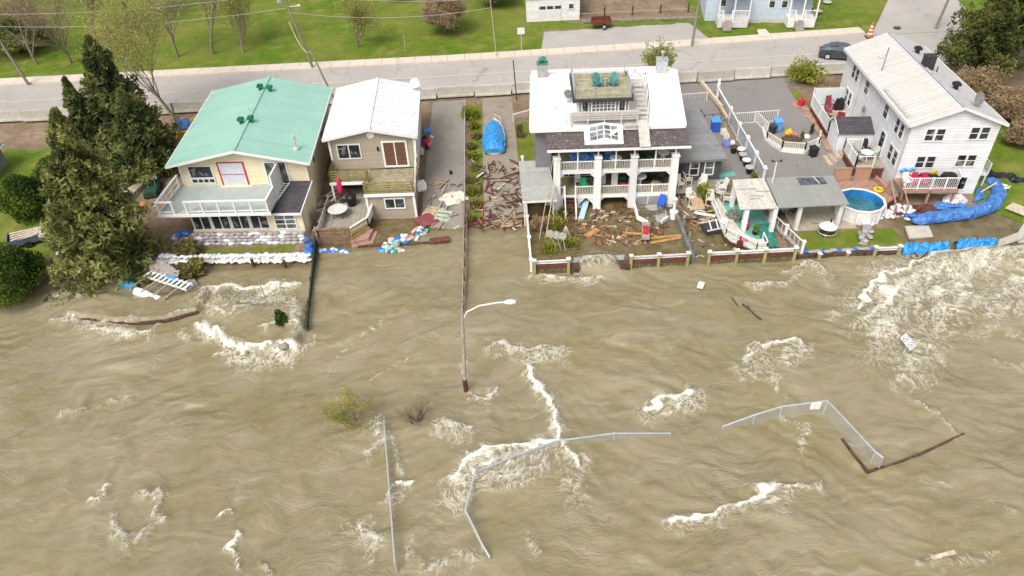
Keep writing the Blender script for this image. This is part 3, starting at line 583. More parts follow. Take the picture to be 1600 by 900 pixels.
def gable(parent, x0, x1, y0, y1, zw, zr, m, wallm, zb=0.0, ov=.35, ovf=.5, t=.12, m2=None, ridge=True):
    "walls with gables facing -y/+y, ridge along y"
    xc = (x0+x1)/2; b = MB(); n = [(x0, zb), (x1, zb), (x1, zw), (xc, zr), (x0, zw)]
    vs = [(x, y0, z) for x, z in n]+[(x, y1, z) for x, z in n]
    b.add(vs, [(0, 1, 2, 3, 4), (9, 8, 7, 6, 5), (0, 5, 6, 1), (1, 6, 7, 2), (3, 8, 9, 4), (4, 9, 5, 0), (2, 7, 8, 3)]); meshobj('wall', b, wallm, parent)
    sl = (zr-zw)/(xc-x0); ze = zw-sl*ov; e = .03
    r = MB(); r.slab((x0-ov, y0-ovf, ze+e+t), (xc, y0-ovf, zr+e+t), (xc, y1+ovf, zr+e+t), (x0-ov, y1+ovf, ze+e+t), t)
    if m2 is None: r.slab((xc, y0-ovf, zr+e+t), (x1+ov, y0-ovf, ze+e+t), (x1+ov, y1+ovf, ze+e+t), (xc, y1+ovf, zr+e+t), t)
    ro = meshobj('roof', r, m, parent)
    if m2 is not None:
        r = MB(); r.slab((xc, y0-ovf, zr+e+t), (x1+ov, y0-ovf, ze+e+t), (x1+ov, y1+ovf, ze+e+t), (xc, y1+ovf, zr+e+t), t); meshobj('roof', r, m2, parent)
    if ridge: c = MB(); c.bar((xc, y0-ovf, zr+e+t+.02), (xc, y1+ovf, zr+e+t+.02), .28, .05); meshobj('ridge_cap', c, m if ridge is True else ridge, ro)
    f = MB() # fascia
    f.bar((x0-ov, y0-ovf-.02, ze+e+t*.5), (xc, y0-ovf-.02, zr+e+t*.5), .05, .2); f.bar((xc, y0-ovf-.02, zr+e+t*.5), (x1+ov, y0-ovf-.02, ze+e+t*.5), .05, .2)
    f.box(x0-ov-.06, x0-ov, y0-ovf, y1+ovf, ze+e-.06, ze+e+t+.02); f.box(x1+ov, x1+ov+.06, y0-ovf, y1+ovf, ze+e-.06, ze+e+t+.02)
    meshobj('fascia', f, WHITE, ro); return ro, ze+e+t, zr+e+t
def vent(parent, x, y, z, s=.32, m=None, h=.45, nm='roof_vent'):
    b = MB(); b.lathe([(s*.62, -.15), (s*.55, h*.6)], 8, (x, y, z)); b.box(x-s*.75, x+s*.75, y-s*.75, y+s*.75, z+h*.6, z+h); b.box(x-s*.5, x+s*.5, y-s*.5, y+s*.5, z+h, z+h*1.15); return meshobj(nm, b, m or DGREEN, parent)
# ---------------------------------------------------------------- mint roofed cream house
H = T('cream_house', 'cream two storey house with mint green metal roof and white balcony', 'house', (-25.2, 49.7, 0.1), -3)
zw, zr = 5.1, 6.15
ro, ze, zt = gable(H, 0, 9.95, 0, 12.6, zw, zr, GREENROOF, CREAM, ov=.55, ovf=.75)
def rz_(x): return zt-(zt-ze)*abs(x-4.975)/5.52
for x, y in ((4.3, 9.7), (5.9, 9.6), (4.5, 2.9), (4.0, 5.4)): pass
for x, y in ((4.75, 10.6), (5.6, 10.5), (4.45, 4.2), (5.25, 4.3)): vent(ro, x, y, rz_(x), m=mat('dark green vent', (.015, .16, .10), .5, .2, 3))
b = MB(); b.tube([(9.2, 1.1, rz_(9.2)-.2), (9.2, 1.1, rz_(9.2)+1.0)], .1, 10); b.lathe([(.24, -.02), (.24, .1), (.12, .16)], 10, (9.2, 1.1, rz_(9.2))); b.lathe([(.15, 1.0), (.15, 1.12)], 10, (9.2, 1.1, rz_(9.2))); meshobj('chimney_pipe', b, STEEL, ro)
b = MB(); b.tube([(4.7, 6.3, rz_(4.7)), (4.7, 6.3, rz_(4.7)+.4), (4.85, 6.3, rz_(4.7)+.42)], .04, 6); meshobj('vent_pipe', b, STEEL, ro)
b = MB(); b.tube([(9.5, 11.4, rz_(9.5)), (9.5, 11.4, rz_(9.5)+1.0), (9.7, 11.4, rz_(9.5)+1.2), (9.85, 11.4, rz_(9.5)+1.0)], .035, 6); meshobj('service_mast', b, STEEL, ro)
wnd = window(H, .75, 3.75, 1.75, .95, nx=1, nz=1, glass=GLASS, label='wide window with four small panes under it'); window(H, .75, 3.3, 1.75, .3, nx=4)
d = MB(); d.box(3.15, 5.05, -.04, 0, 3.0, 4.95); do = meshobj('door', d, mat('white sheet boarding', (.62, .62, .68), .5, .1, 2), H); do['label'] = 'boarded doorway in a red frame'
f = MB(); f.box(3.05, 3.15, -.08, 0, 2.95, 5.02); f.box(5.05, 5.15, -.08, 0, 2.95, 5.02); f.box(3.15, 5.05, -.08, 0, 4.95, 5.02); f.box(3.15, 5.05, -.07, -.045, 3.95, 3.99); meshobj('frame', f, RED, do)
s_ = MB(); s_.box(2.9, 5.4, -.35, 0, 2.93, 3.02); meshobj('sill', s_, CREAM, do)
window(H, 6.75, 3.05, 1.6, 1.85, nx=2, nz=1, glass=GLASS_PALE, name='sliding_door')
b = MB(); b.lathe([(.12, -.08), (.12, .02)], 10, m=Matrix.Translation((6.9, -.03, 5.35)) @ Matrix.Rotation(math.pi/2, 4, 'X')); meshobj('wall_vent', b, DSTEEL, H)
for x in (.03, 9.92): b = MB(); b.bar((x, -.03, .3), (x, -.03, 5.1), .09); meshobj('corner_trim', b, WHITE, H)
window(H, 2.2, 3.4, .8, .9, y=9.95, side='E', nx=1); window(H, 6.5, 3.4, .8, .9, y=9.95, side='E', nx=1)
# lower storey room under the balcony
b = MB(); b.box(1.0, 9.9, -2.9, -.01, .1, .75); b.box(1.0, 9.9, -.4, -.01, .75, 2.9); b.box(9.75, 9.9, -2.9, -.4, .75, 2.6); b.box(7.1, 7.25, -2.8, -.4, .75, 2.6); meshobj('lower_wall', b, CREAM, H)
b = MB(); b.box(1.1, 9.7, -.6, -.45, .76, 2.8); meshobj('shade_panel', b, mat('painted room shade', (.04, .035, .03), .8, .3, 1), H)  # near-black panel behind the glazing, the room's shade put into its colour
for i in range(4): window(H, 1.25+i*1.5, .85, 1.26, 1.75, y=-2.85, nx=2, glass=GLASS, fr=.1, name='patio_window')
b = MB(); b.box(1.0, 7.3, -2.95, -2.82, 2.68, 2.9); meshobj('lintel', b, WHITE, H)
b = MB(); b.box(7.2, 9.85, -3.2, -2.95, .1, 2.35); b.add([(7.0, -3.2, 2.35), (9.95, -3.2, 2.35), (8.5, -3.2, 2.42), (7.0, -2.95, 2.35), (9.95, -2.95, 2.35), (8.5, -2.95, 2.42)], [(0, 1, 2), (5, 4, 3), (0, 3, 4, 1), (1, 4, 5, 2), (2, 5, 3, 0)]); meshobj('porch_wall', b, CREAM, H)
window(H, 7.75, 1.0, 1.5, 1.2, y=-3.2, nx=2, nz=3, glass=GLASS_PALE)
b = MB(); b.slab((7.0, -3.5, 2.5), (9.9, -3.5, 2.5), (10.1, -.02, 3.25), (8.0, -.02, 3.25), .12); b.slab((6.6, -3.5, 2.25), (7.0, -3.5, 2.5), (8.0, -.02, 3.25), (7.85, -.02, 3.05), .1); pr = meshobj('porch_roof', b, SHINGLE_B, H)
b = MB(); b.box(6.9, 10.0, -3.56, -3.5, 2.33, 2.53); b.bar((9.95, -3.5, 2.46), (10.14, -.02, 3.2), .07, .14); meshobj('fascia', b, WHITE, pr)
# balcony
b = MB(); b.box(-.45, 7.95, -4.1, -.01, 2.9, 3.0); dk = meshobj('balcony_floor', b, DECKGREY, H)
b = MB(); b.box(-.5, 8.0, -4.17, -4.1, 2.78, 3.02); b.box(-.52, -.45, -4.1, 0, 2.78, 3.02); meshobj('fascia', b, WHITE, dk)
b = MB()
for x0, x1, n in ((-.38, .75, 1), (1.75, 7.8, 5)):
    for i in range(n+1): x = x0+(x1-x0)*i/n; b.box(x-.07, x+.07, -4.07, -3.93, 3, 3.95)
    b.box(x0-.1, x1+.1, -4.09, -3.91, 3.95, 4.03); b.box(x0, x1, -4.04, -3.96, 3.1, 3.18)
b.bar((-.38, -4, 3.97), (-.38, 0, 3.97), .16, .09); b.bar((-.38, -4, 3.14), (-.38, 0, 3.14), .08, .08); b.bar((-.38, -4, 3.55), (-.38, 0, 3.55), .06, .06)
for y in (-2.7, -1.4, -.1): b.box(-.45, -.31, y-.07, y+.07, 3, 3.97)
b.bar((7.8, -4, 3.97), (7.8, -2.2, 3.97), .16, .09); b.bar((7.8, -4, 3.14), (7.8, -2.2, 3.14), .08, .08); b.box(7.73, 7.87, -2.3, -2.16, 3, 3.97)
meshobj('balcony_railing', b, WHITE, H)
b = MB(); b.box(7.74, 7.86, -2.2, -.05, 3.0, 4.95); b.box(7.78, 7.84, -4, -2.2, 3.1, 3.9); meshobj('privacy_panel', b, WHITE, H)
b = MB(); b.bar((8.0, -1.4, 2.95), (7.2, -3.1, 2.62), .05, .05)
lad = T('roof_ladder', 'aluminium ladder lying flat on the small black porch roof', 'ladder', (0, 0, 0)); hm = wm(H)
b = MB(hm)
A = Vector((7.45, -3.2, 2.68)); B = Vector((8.25, -.35, 3.28))
for d in (-.22, .22): b.bar(A+Vector((d, 0, .02)), B+Vector((d, 0, .02)), .06, .06)
for i in range(12): p = A+(B-A)*(i+.5)/12; b.bar(p+Vector((-.22, 0, .03)), p+Vector((.22, 0, .03)), .05, .04)
lad.location = hm @ A; meshobj('ladder_frame', b, WHITEPL, lad, world=True)
def shear(o, k):
    for c in o.children:
        if c.type == 'MESH' and not c.data.get('sheared'):
            for v in c.data.vertices:
                if v.co.y > 0: v.co.x -= k*v.co.y
            c.data['sheared'] = 1
        shear(c, k)
shear(H, .10)
# ---------------------------------------------------------------- taupe house
H2 = T('taupe_house', 'narrow taupe house with white patched roof and two lumber balconies', 'house', (-14.0, 52.2, 0), -1.6)
ro, ze, zt = gable(H2, 0, 6.85, 0, 9.2, 5.35, 6.05, WROOF, BEIGE, zb=2.5, ov=.3, ovf=.5)
b = MB(); b.lathe([(.3, -.05), (.3, .02)], 12, m=Matrix.Translation((3.42, -.03, 5.5)) @ Matrix.Rotation(math.pi/2, 4, 'X')); meshobj('gable_vent', b, WHITE, H2)
window(H2, .62, 3.55, 1.75, 1.15, nx=2); window(H2, 4.3, 2.75, 1.75, 2.05, nx=2, fr=.14, glass=mat('window with brown blinds', (.16, .085, .05), .4, .1, 2, lines=(2, .2), lw=.3, ldark=.7), name='patio_window')
b = MB(); b.box(3.78, 3.9, -.14, 0, 4.15, 4.45); meshobj('wall_lamp', b, BLACKPL, H2)
for x in (.04, 6.8): b = MB(); b.bar((x, -.03, 2.5), (x, -.03, 5.3), .16); meshobj('corner_trim', b, WHITE, H2)
b = MB(); b.box(6.87, 6.92, -.02, 9.2, 2.5, 5.2); meshobj('side_cladding', b, WHITE, H2)
b = MB(); b.box(3.1, 6.85, -3.75, 9.2, -.5, 2.28); b.box(.0, 3.1, 1.2, 9.2, -.3, 2.28); b.box(0, .14, -.9, 1.2, .1, 2.28); meshobj('lower_wall', b, BEIGE, H2)
b = MB(); b.bar((3.13, -3.78, -.1), (3.13, -3.78, 2.3), .16); b.bar((6.83, -3.78, -.1), (6.83, -3.78, 2.3), .18); b.box(3.0, 6.95, -4.0, -3.88, 2.2, 2.42); b.box(-.05, 3.05, -2.0, -1.88, 2.2, 2.42); b.bar((.1, -1.9, .7), (.1, -1.9, 2.2), .14); b.bar((6.9, -3.8, 2.4), (6.9, -.1, 5.2), .1) if False else None; meshobj('white_trim', b, WHITE, H2)
window(H2, 4.55, 1.05, 1.45, .8, y=-3.75, nx=2); window(H2, 1.9, .95, 1.1, 1.1, y=1.2, nx=1)
b = MB(); b.box(3.05, 6.9, -3.88, 0, 2.3, 2.42); b.box(0, 3.05, -1.88, 1.2, 2.3, 2.42); bf = meshobj('balcony_floor', b, WOODY, H2)
b = MB(); boards_mb(b, (3.15, -3.85, 2.4), (6.8, -3.85, 2.4), 1.0, 5); boards_mb(b, (.05, -1.85, 2.4), (3.0, -1.85, 2.4), 1.0, 5); boards_mb(b, (3.1, -3.85, 2.4), (3.1, -1.9, 2.4), 1.0, 5, posts=1); boards_mb(b, (.05, -1.85, 2.4), (.05, -.1, 2.4), 1.0, 5, posts=1); boards_mb(b, (6.85, -3.85, 2.4), (6.85, -.1, 2.4), 1.0, 3, posts=2); meshobj('balcony_railing', b, WOODTREAT, H2)
b = MB(); b.box(6.72, 6.98, -3.9, -3.7, -.2, .15); b.tube([(6.95, -3.7, 2.3), (6.95, -.1, 5.0)], .05); meshobj('downpipe', b, WHITE, H2)
shear(H2, .075)
sl = T('satellite_dish', 'small grey dish at the street end of the white patched roof', 'satellite dish', (-7.6, 60.5, 5.6))
b = MB(); b.lathe([(.06, 0), (.3, .1), (.42, .22)], 12, m=Matrix.Translation((0, 0, .5)) @ Matrix.Rotation(math.radians(60), 4, 'X')); meshobj('dish', b, STEEL, sl); b = MB(); b.tube([(-.2, 0, -.2), (0, 0, .5)], .03); meshobj('mast', b, STEEL, sl)
# raised deck in front of it
D = T('timber_deck', 'grey timber deck with board fence in front of the taupe house', 'deck', (-14.4, 45.2, 0))
poly = [(0, .0), (2.4, -.1), (3.55, 1.3), (3.75, 4.1), (3.4, 7), (0, 7)]
b = MB(); b.prism(poly, .55, .68); meshobj('deck_floor', b, mat('grey deck boards', (.40, .36, .29), .8, .15, 3, lines=(0, .15), lw=.12, ldark=.7), D)
b = MB(); b.prism([(p[0]*.97+.04, p[1]*.97+.08) for p in poly], -.5, .54); meshobj('deck_skirt', b, WOODBROWN, D)
b = MB(); boards_mb(b, (0, 0, .0), (2.4, -.1, .0), 1.4, 8, bw=.13, posts=2); b.box(-.05, 2.45, -.2, .06, 1.4, 1.46); meshobj('board_fence', b, mat('brown lattice boards', (.30, .19, .12), .8, .25, 4), D)
b = MB(); boards_mb(b, (2.45, -.1, 0), (3.6, 1.3, 0), 1.35, 4, bw=.17, posts=1); meshobj('board_fence', b, mat('yellow pine boards', (.56, .38, .13), .75, .15, 4), D)
b = MB(); boards_mb(b, (3.6, 1.3, .6), (3.8, 4.0, .6), .8, 4, bw=.16, posts=1); boards_mb(b, (0, 0, .6), (0, 4.8, .6), .8, 5, bw=.14, posts=2); b.bar((2.45, -.1, 1.42), (3.6, 1.3, 1.42), .2, .05); b.bar((3.6, 1.3, 1.42), (3.8, 4, 1.42), .2, .05); meshobj('rail', b, WHITE_OLD, D)
b = MB(); b.prism([(2.4, -.4), (3.7, .0), (3.9, 1.3), (3.6, 1.3), (2.4, -.12)], -.4, .36); b.prism([(2.5, -.7), (4.05, -.25), (4.2, 1.3), (3.9, 1.3), (3.7, 0), (2.4, -.4)], -.4, .1); meshobj('step', b, WOODPINK, D)
um = T('patio_umbrella', 'closed hot pink patio umbrella on the covered timber deck', 'umbrella', (-13.35, 50.2, .68))
b = MB(); b.lathe([(.04, .75), (.2, .85), (.24, 1.2), (.17, 1.9), (.05, 2.25)], 9); meshobj('canopy', b, PINKF, um, smooth=True); b = MB(); b.lathe([(.3, 0), (.28, .1), (.03, .14), (.03, .8)], 10); meshobj('pole', b, DSTEEL, um)
b = MB(); b.lathe([(.32, 0), (.42, .45), (.44, .8), (.3, 1.0)], 10); solo('covered_grill', 'black covered round grill beside the pink umbrella', 'grill', b, BLACKPL, (-12.5, 49.6, .68))
tb = T('round_table', 'round glass table on the grey deck below the pink umbrella', 'table', (-13.3, 48.0, .68))
b = MB(); b.lathe([(.75, .68), (.78, .70), (.75, .72)], 20); meshobj('tabletop', b, mat('frosted glass', (.55, .55, .53), .2, .1, 2), tb)
for a in range(4): b = MB(); b.bar((.5*math.cos(a*1.57+.7), .5*math.sin(a*1.57+.7), 0), (.35*math.cos(a*1.57+.7), .35*math.sin(a*1.57+.7), .68), .04); meshobj('leg', b, DSTEEL, tb)
# ---------------------------------------------------------------- white tiered house in the middle
H3 = T('tiered_white_house', 'wide white roofed house with two pillared verandas and a roof terrace', 'house', (3.9, 48.65, 0), -2.2)
CX = (.0, 3.15, 5.9, 9.0)
for i, x in enumerate(CX):
    b = MB(); w0, w1 = .30, .24
    b.add([(x-w0, -w0, -.6), (x+w0, -w0, -.6), (x+w0, w0, -.6), (x-w0, w0, -.6), (x-w1, -w1, 4.45), (x+w1, -w1, 4.45), (x+w1, w1, 4.45), (x-w1, w1, 4.45)], [(3, 2, 1, 0), (4, 5, 6, 7), (0, 1, 5, 4), (1, 2, 6, 5), (2, 3, 7, 6), (3, 0, 4, 7)]); b.box(x-.3, x+.3, -.3, .3, 4.45, 4.55)
    meshobj('column', b, WHITE, H3)
for k, (z, nm) in enumerate(((1.15, 'lower'), (3.35, 'upper'))):
    b = MB(); b.box(-.2, 9.2, .05, 3.0, z-.14, z); meshobj('veranda_floor', b, mat('olive veranda boards', (.30, .25, .16), .75, .12, 3, lines=(0, .14), lw=.1, ldark=.75), H3)
    b = MB(); b.box(-.25, 9.25, -.06, .05, z-.24, z+.02)
    meshobj('veranda_beam', b, WHITE, H3)
    for j in range(3):
        x0, x1 = CX[j]+.25, CX[j+1]-.25
        if k == 0 and j == 0:
            b = MB(); rail_mb(b, (x0, -.02, z), (.55, -.02, z), .8, 1.2, .12); rail_mb(b, (1.5, -.02, z), (x1, -.02, z), .8, 1.5, .12)
        else: b = MB(); rail_mb(b, (x0, -.02, z), (x1, -.02, z), .8, 1.6, .12)
        meshobj('railing', b, mat('white railing', (.78, .76, .70), .55, .05, 3), H3)
        if True: # arched corner brackets under each beam
            b = MB(); zz = z-.24
            for xx, sg in ((x0, 1), (x1, -1)): b.add([(xx, 0, zz), (xx+sg*.4, 0, zz), (xx, 0, zz-.4), (xx, .06, zz), (xx+sg*.4, .06, zz), (xx, .06, zz-.4)], [(0, 1, 2), (5, 4, 3), (0, 3, 4, 1), (1, 4, 5, 2), (2, 5, 3, 0)])
            if not (k == 0 and j == 0): meshobj('bracket', b, WHITE, H3)
b = MB()
for x in (.15, 1.6, 3.15, 4.5, 5.9, 7.5, 9.0): b.box(x-.05, x+.05, .0, .1, 3.35, 5.25); b.bar((x, .05, 4.95), (x+.32, .05, 5.25), .06); b.bar((x, .05, 4.95), (x-.32, .05, 5.25), .06)
b.box(-.3, 9.5, -.02, .1, 5.22, 5.36); meshobj('roof_post', b, WHITE, H3)
b = MB(); b.box(-1.6, 9.9, 3.0, 11.2, -.4, 6.3); b.box(-1.6, -.35, 1.9, 3.0, 2.6, 6.15); meshobj('wall', b, GREYWALL, H3)
b = MB(); b.box(-.3, 9.3, 2.6, 2.98, -.4, 1.0); meshobj('shade_panel', b, mat('painted veranda shade', (.03, .025, .02), .9, .3, 1), H3)  # near-black sheet added below the veranda floor, painted as the shade there
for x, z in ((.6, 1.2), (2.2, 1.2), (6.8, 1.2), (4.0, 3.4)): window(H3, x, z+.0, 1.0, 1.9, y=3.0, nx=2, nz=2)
b = MB(); b.slab((-.75, -.4, 5.42), (10.0, -.4, 5.42), (9.75, 1.9, 6.17), (-.85, 1.9, 6.17), .12); vr = meshobj('veranda_roof', b, SHINGLE, H3)
b = MB(); b.box(-.75, 10.0, -.44, -.4, 5.2, 5.4); meshobj('fascia', b, WHITE, vr)
# white main roof: eave y=1.3 z 6.25, ridge y=7.6
ZE, ZR, YE, YR = 6.3, 8.05, 1.25, 7.7
def rr(y): return ZE+(ZR-ZE)*(y-YE)/(YR-YE)
b = MB(); b.slab((-1.95, YE, ZE), (9.75, YE, ZE), (9.95, YR, ZR), (-1.75, YR, ZR), .14); b.slab((-1.75, YR, ZR), (9.95, YR, ZR), (9.95, 12.5, ZR-1.6), (-1.75, 12.5, ZR-1.6), .14); mr_ = meshobj('roof', b, WROOF2, H3)
b = MB(); b.box(-1.97, 9.77, YE-.06, YE, ZE-.24, ZE+.02); b.bar((9.8, YE, ZE-.08), (10.0, YR, ZR-.08), .08, .22); b.bar((-2.0, YE, ZE-.08), (-1.8, YR, ZR-.08), .08, .22); meshobj('fascia', b, WHITE, mr_)
b = MB(); b.add([(-1.6, 2.0, 6.2), (9.6, 2.0, 6.2), (9.6, YR, 7.8), (-1.6, YR, 7.8), (9.6, 11.5, 6.3), (-1.6, 11.5, 6.3)], [(1, 2, 4), (0, 5, 3)]); 
b = MB()
for x in (-1.58, 9.88): b.add([(x, 2.2, 6.25), (x, YR, 7.9), (x, 11.8, 6.3), (x+.02, 2.2, 6.25), (x+.02, YR, 7.9), (x+.02, 11.8, 6.3)], [(0, 2, 1), (3, 4, 5), (0, 1, 4, 3), (1, 2, 5, 4)])
meshobj('gable', b, GREYWALL, H3)
for x, col_, capc in ((-.85, mat('grey chimney render', (.33, .32, .30), .8, .12, 4), TEAL), (8.75, mat('pale chimney render', (.50, .50, .52), .8, .1, 4), WHITE)):
    b = MB(); b.box(x-.42, x+.42, 7.2, 7.9, 7.5, 9.0); c_ = meshobj('chimney', b, col_, mr_)
    b = MB(); b.box(x-.47, x+.47, 7.15, 7.95, 9.0, 9.06)
    if x < 0: b.box(x-.3, x+.3, 7.3, 7.8, 9.25, 9.4); b.lathe([(.3, 9.4), (.2, 9.5), (.05, 9.55)], 8, (x, 7.55, 0)); [b.box(x+a-.04, x+a+.04, 7.3, 7.8, 9.06, 9.25) for a in (-.26, .26)]
    else: b.tube([(x, 7.5, 9.05), (x, 7.5, 9.5)], .08); b.lathe([(.16, 0), (.2, .12), (.05, .2)], 8, (x, 7.5, 9.5))
    meshobj('chimney_cap', b, capc if x < 0 else STEEL, c_)
# dormer with roof terrace
DX0, DX1, DY0, DY1, DZ = 1.75, 5.6, 2.55, 6.9, 8.2
b = MB(); b.box(DX0, DX1, DY0, DY1, 6.3, DZ-.12); dm = meshobj('dormer', b, GREYWALL, H3)
b = MB(); b.box(DX0-.35, DX1+.15, DY0-.35, DY1+.2, DZ-.12, DZ); meshobj('terrace_floor', b, WOODY, dm)
b = MB(); b.box(DX0-.45, DX0-.35, DY0-.4, DY1+.2, DZ-.3, DZ+.1); b.box(DX1+.15, DX1+.25, DY0-.4, DY1+.2, DZ-.3, DZ+.1); b.box(DX0-.35, DX1+.15, DY0-.42, DY0-.35, DZ-.25, DZ+.02); meshobj('terrace_edge', b, SHINGLE_B, dm)
b = MB(); W2 = (DX0-.3, DX1+.1, DY0-.3, DY1+.15); rail_mb(b, (W2[0], W2[3], DZ), (W2[1], W2[3], DZ), .95, 4, .13, bw=.02, pw=.05, rw=.04); rail_mb(b, (W2[0], W2[2], DZ), (W2[1], W2[2], DZ), .85, 1.4, .13, bw=.018, pw=.05, rw=.035); rail_mb(b, (W2[0], W2[2], DZ), (W2[0], W2[3], DZ), .9, 2, .13, bw=.02, pw=.05, rw=.04); rail_mb(b, (W2[1], W2[2], DZ), (W2[1], W2[3]-1.6, DZ), .9, 2, .13, bw=.02, pw=.05, rw=.04); meshobj('terrace_railing', b, STEEL, dm)
for x in (DX0-.02, DX1-.08): b = MB(); b.box(x, x+.1, DY0-.04, DY0, 6.7, DZ-.15); meshobj('corner_trim', b, WHITE, dm)
window(dm, DX0+.3, 7.05, .42, .75, y=DY0, nx=1, nz=1); window(dm, DX0+1.05, 7.05, 1.72, .75, y=DY0, nx=6, nz=3, mun=.025, glass=GLASS_PALE); window(dm, DX1-.75, 7.05, .42, .75, y=DY0, nx=1)
b = MB(); b.box(1.1, 6.15, YE+.05, 2.5, 6.86, 6.93); b2 = MB()
meshobj('lower_terrace', b, mat('silver terrace boards', (.46, .42, .39), .8, .15, 3, lines=(1, .15), lw=.12, ldark=.75), H3)
b = MB()
for x in (1.15, 2.4, 3.65, 4.9, 6.1): b.box(x-.05, x+.05, YE+.02, YE+.12, 6.3, 7.55)
for z in (6.95, 7.1, 7.3): b.box(1.15, 6.1, YE+.04, YE+.09, z-.04, z+.04)
b.box(1.05, 6.2, YE-.01, YE+.14, 7.5, 7.56); meshobj('terrace_rail', b, mat('grey white rail boards', (.60, .56, .53), .75, .12, 4), H3)
# outside stair over the roof
b = MB(); n = 8
for i in range(n): y = 1.6+i*.42; z = 6.75+i*.19; b.box(6.2, 6.95, y, y+.4, z-.04, z+.02)
b.bar((6.18, 1.5, 6.6), (6.18, 4.9, 8.15), .05, .18); b.bar((6.97, 1.5, 6.6), (6.97, 4.9, 8.15), .05, .18)
b.box(5.8, 7.0, 4.9, 5.8, 8.1, 8.16); meshobj('outside_stair', b, WHITEPLANK, H3)
b = MB(); b.tube([(7.0, 1.6, 7.6), (7.05, 3, 8.3), (7.05, 4.9, 9.0)], .025); [b.tube([(7.0, y, 6.7+(y-1.6)*.45), (7.02, y, 7.6+(y-1.6)*.43)], .02) for y in (1.6, 2.7, 3.8, 4.9)]; b.tube([(6.0, 5.9, 8.2), (6.3, 5.6, 8.9), (6.8, 5.2, 8.6), (7.0, 4.9, 9.0)], .03); meshobj('stair_handrail', b, DSTEEL, H3)
b = MB(); b.slab((6.15, -.55, 5.52), (6.95, -.55, 5.52), (6.95, 1.5, 6.72), (6.15, 1.5, 6.72), .07); b.box(5.1, 6.15, 1.0, 1.4, 6.42, 6.5); meshobj('plank_walkway', b, WHITEPLANK, H3)
# glass bay over the veranda roof
b = MB(); b.add([(2.1, -.05, 5.55), (5.0, -.05, 5.55), (5.0, 1.2, 6.5), (2.1, 1.2, 6.5), (3.55, -.05, 5.95), (3.55, 1.2, 6.75), (2.1, 1.2, 5.9), (5.0, 1.2, 5.9), (2.1, 0, 5.5), (5, 0, 5.5)], [(0, 4, 5, 3), (4, 1, 2, 5), (0, 1, 4), (0, 3, 6), (1, 7, 2)]); sk = meshobj('skylight', b, WHITE, H3)
b = MB(); b2 = MB()
def bp_(u, v, s): # point on sloping bay face s=0 left,1 right
    a = Vector((2.1, -.05, 5.55)); c = Vector((3.55, -.05, 5.95)); d = Vector((5.0, -.05, 5.55)); e = Vector((2.1, 1.2, 6.5)); f = Vector((3.55, 1.2, 6.75)); g = Vector((5, 1.2, 6.5))
    A, B, C, D_ = (a, c, f, e) if s == 0 else (c, d, g, f)
    return (A*(1-u)+B*u)*(1-v)+(D_*(1-u)+C*u)*v+Vector((0, -.01, .02))
for s in (0, 1):
    us = ((.28, .62), (.66, .97)) if s == 0 else ((.03, .34), (.38, .72))
    for u0, u1 in us:
        for v0, v1 in ((.12, .33), (.36, .57), (.63, .86)): b.slab(bp_(u0, v0, s), bp_(u1, v0, s), bp_(u1, v1, s), bp_(u0, v1, s), .01)
meshobj('pane', b, GLASS_PALE, sk)
# lattice and front stair, dark openings
b = MB(); b.box(6.2, 8.75, .0, .05, .05, .95); meshobj('lattice', b, LATT, H3); b = MB(); [b.box(x-.04, x+.04, -.05, -.01, .0, .95) for x in (7.2, 8.3)]; b.box(6.1, 8.8, -.05, -.01, -.1, .03); meshobj('lattice_frame', b, WHITE, H3)
b = MB()
for xx, sg in ((1.75, 1), (2.85, -1)): b.add([(xx-.05*sg, -.03, .9), (xx+sg*.5, -.03, .9), (xx, -.03, .35), (xx-.05*sg, .04, .9), (xx+sg*.5, .04, .9), (xx, .04, .35)], [(0, 1, 2), (5, 4, 3), (0, 3, 4, 1), (1, 4, 5, 2), (2, 5, 3, 0)])
b.box(1.62, 1.78, -.08, .06, -.5, .95); b.box(.3, .5, -.02, .04, -.4, .95); meshobj('arch_bracket', b, WHITE, H3)
ST = T('veranda_stairs', 'steep white railed stairs with dark red treads up to the lower veranda', 'stairs', H3.location, -2.2)
b = MB()
for i in range(8): t_ = i/8; b.box(.68, 1.38, -1.5+1.5*t_-.02, -1.5+1.5*t_+.24, -.35+1.5*t_, -.29+1.5*t_)
meshobj('tread', b, WOODRED, ST)
b = MB()
for x in (.62, 1.44): b.bar((x, -1.6, -.3), (x, .0, 1.25), .07, .22); b.bar((x, -1.6, .6), (x, 0, 2.05), .07, .07); b.box(x-.06, x+.06, -1.66, -1.54, -.5, .75)
for x in (.62, 1.44): [b.bar((x, -1.6+.2*i, -.2+.19*i), (x, -1.6+.2*i, .6+.18*i), .03) for i in range(8)]
meshobj('stair_rail', b, WHITE, ST)
# furniture on the verandas
def h3p(x, y, z): return hm3 @ Vector((x, y, z))
hm3 = wm(H3)
def lump(name, label, cat, loc, sx, sy, sz, m, rz=0, seed=0, group=None, n=14, rough=.18):
    r = random.Random(seed); b = MB(); prof = [(.9, 0), (1.0, .25), (.95, .6), (.75, .9), (.35, 1.0)]
    vs = []; 
    for i, (q, z) in enumerate(prof):
        for k in range(n):
            a = 2*math.pi*k/n; e = 1/max(abs(math.cos(a)), abs(math.sin(a)))**.75; j = 1+r.uniform(-rough, rough)
            vs.append((q*e*math.cos(a)*sx/2*j, q*e*math.sin(a)*sy/2*j, z*sz*(1+(r.uniform(-rough, rough) if i > 1 else 0))))
    fs = [(i*n+k, i*n+(k+1) % n, (i+1)*n+(k+1) % n, (i+1)*n+k) for i in range(4) for k in range(n)]+[tuple(range(4*n, 5*n))]
    b.add(vs, fs); return solo(name, label, cat, b, m, loc, rz, group)
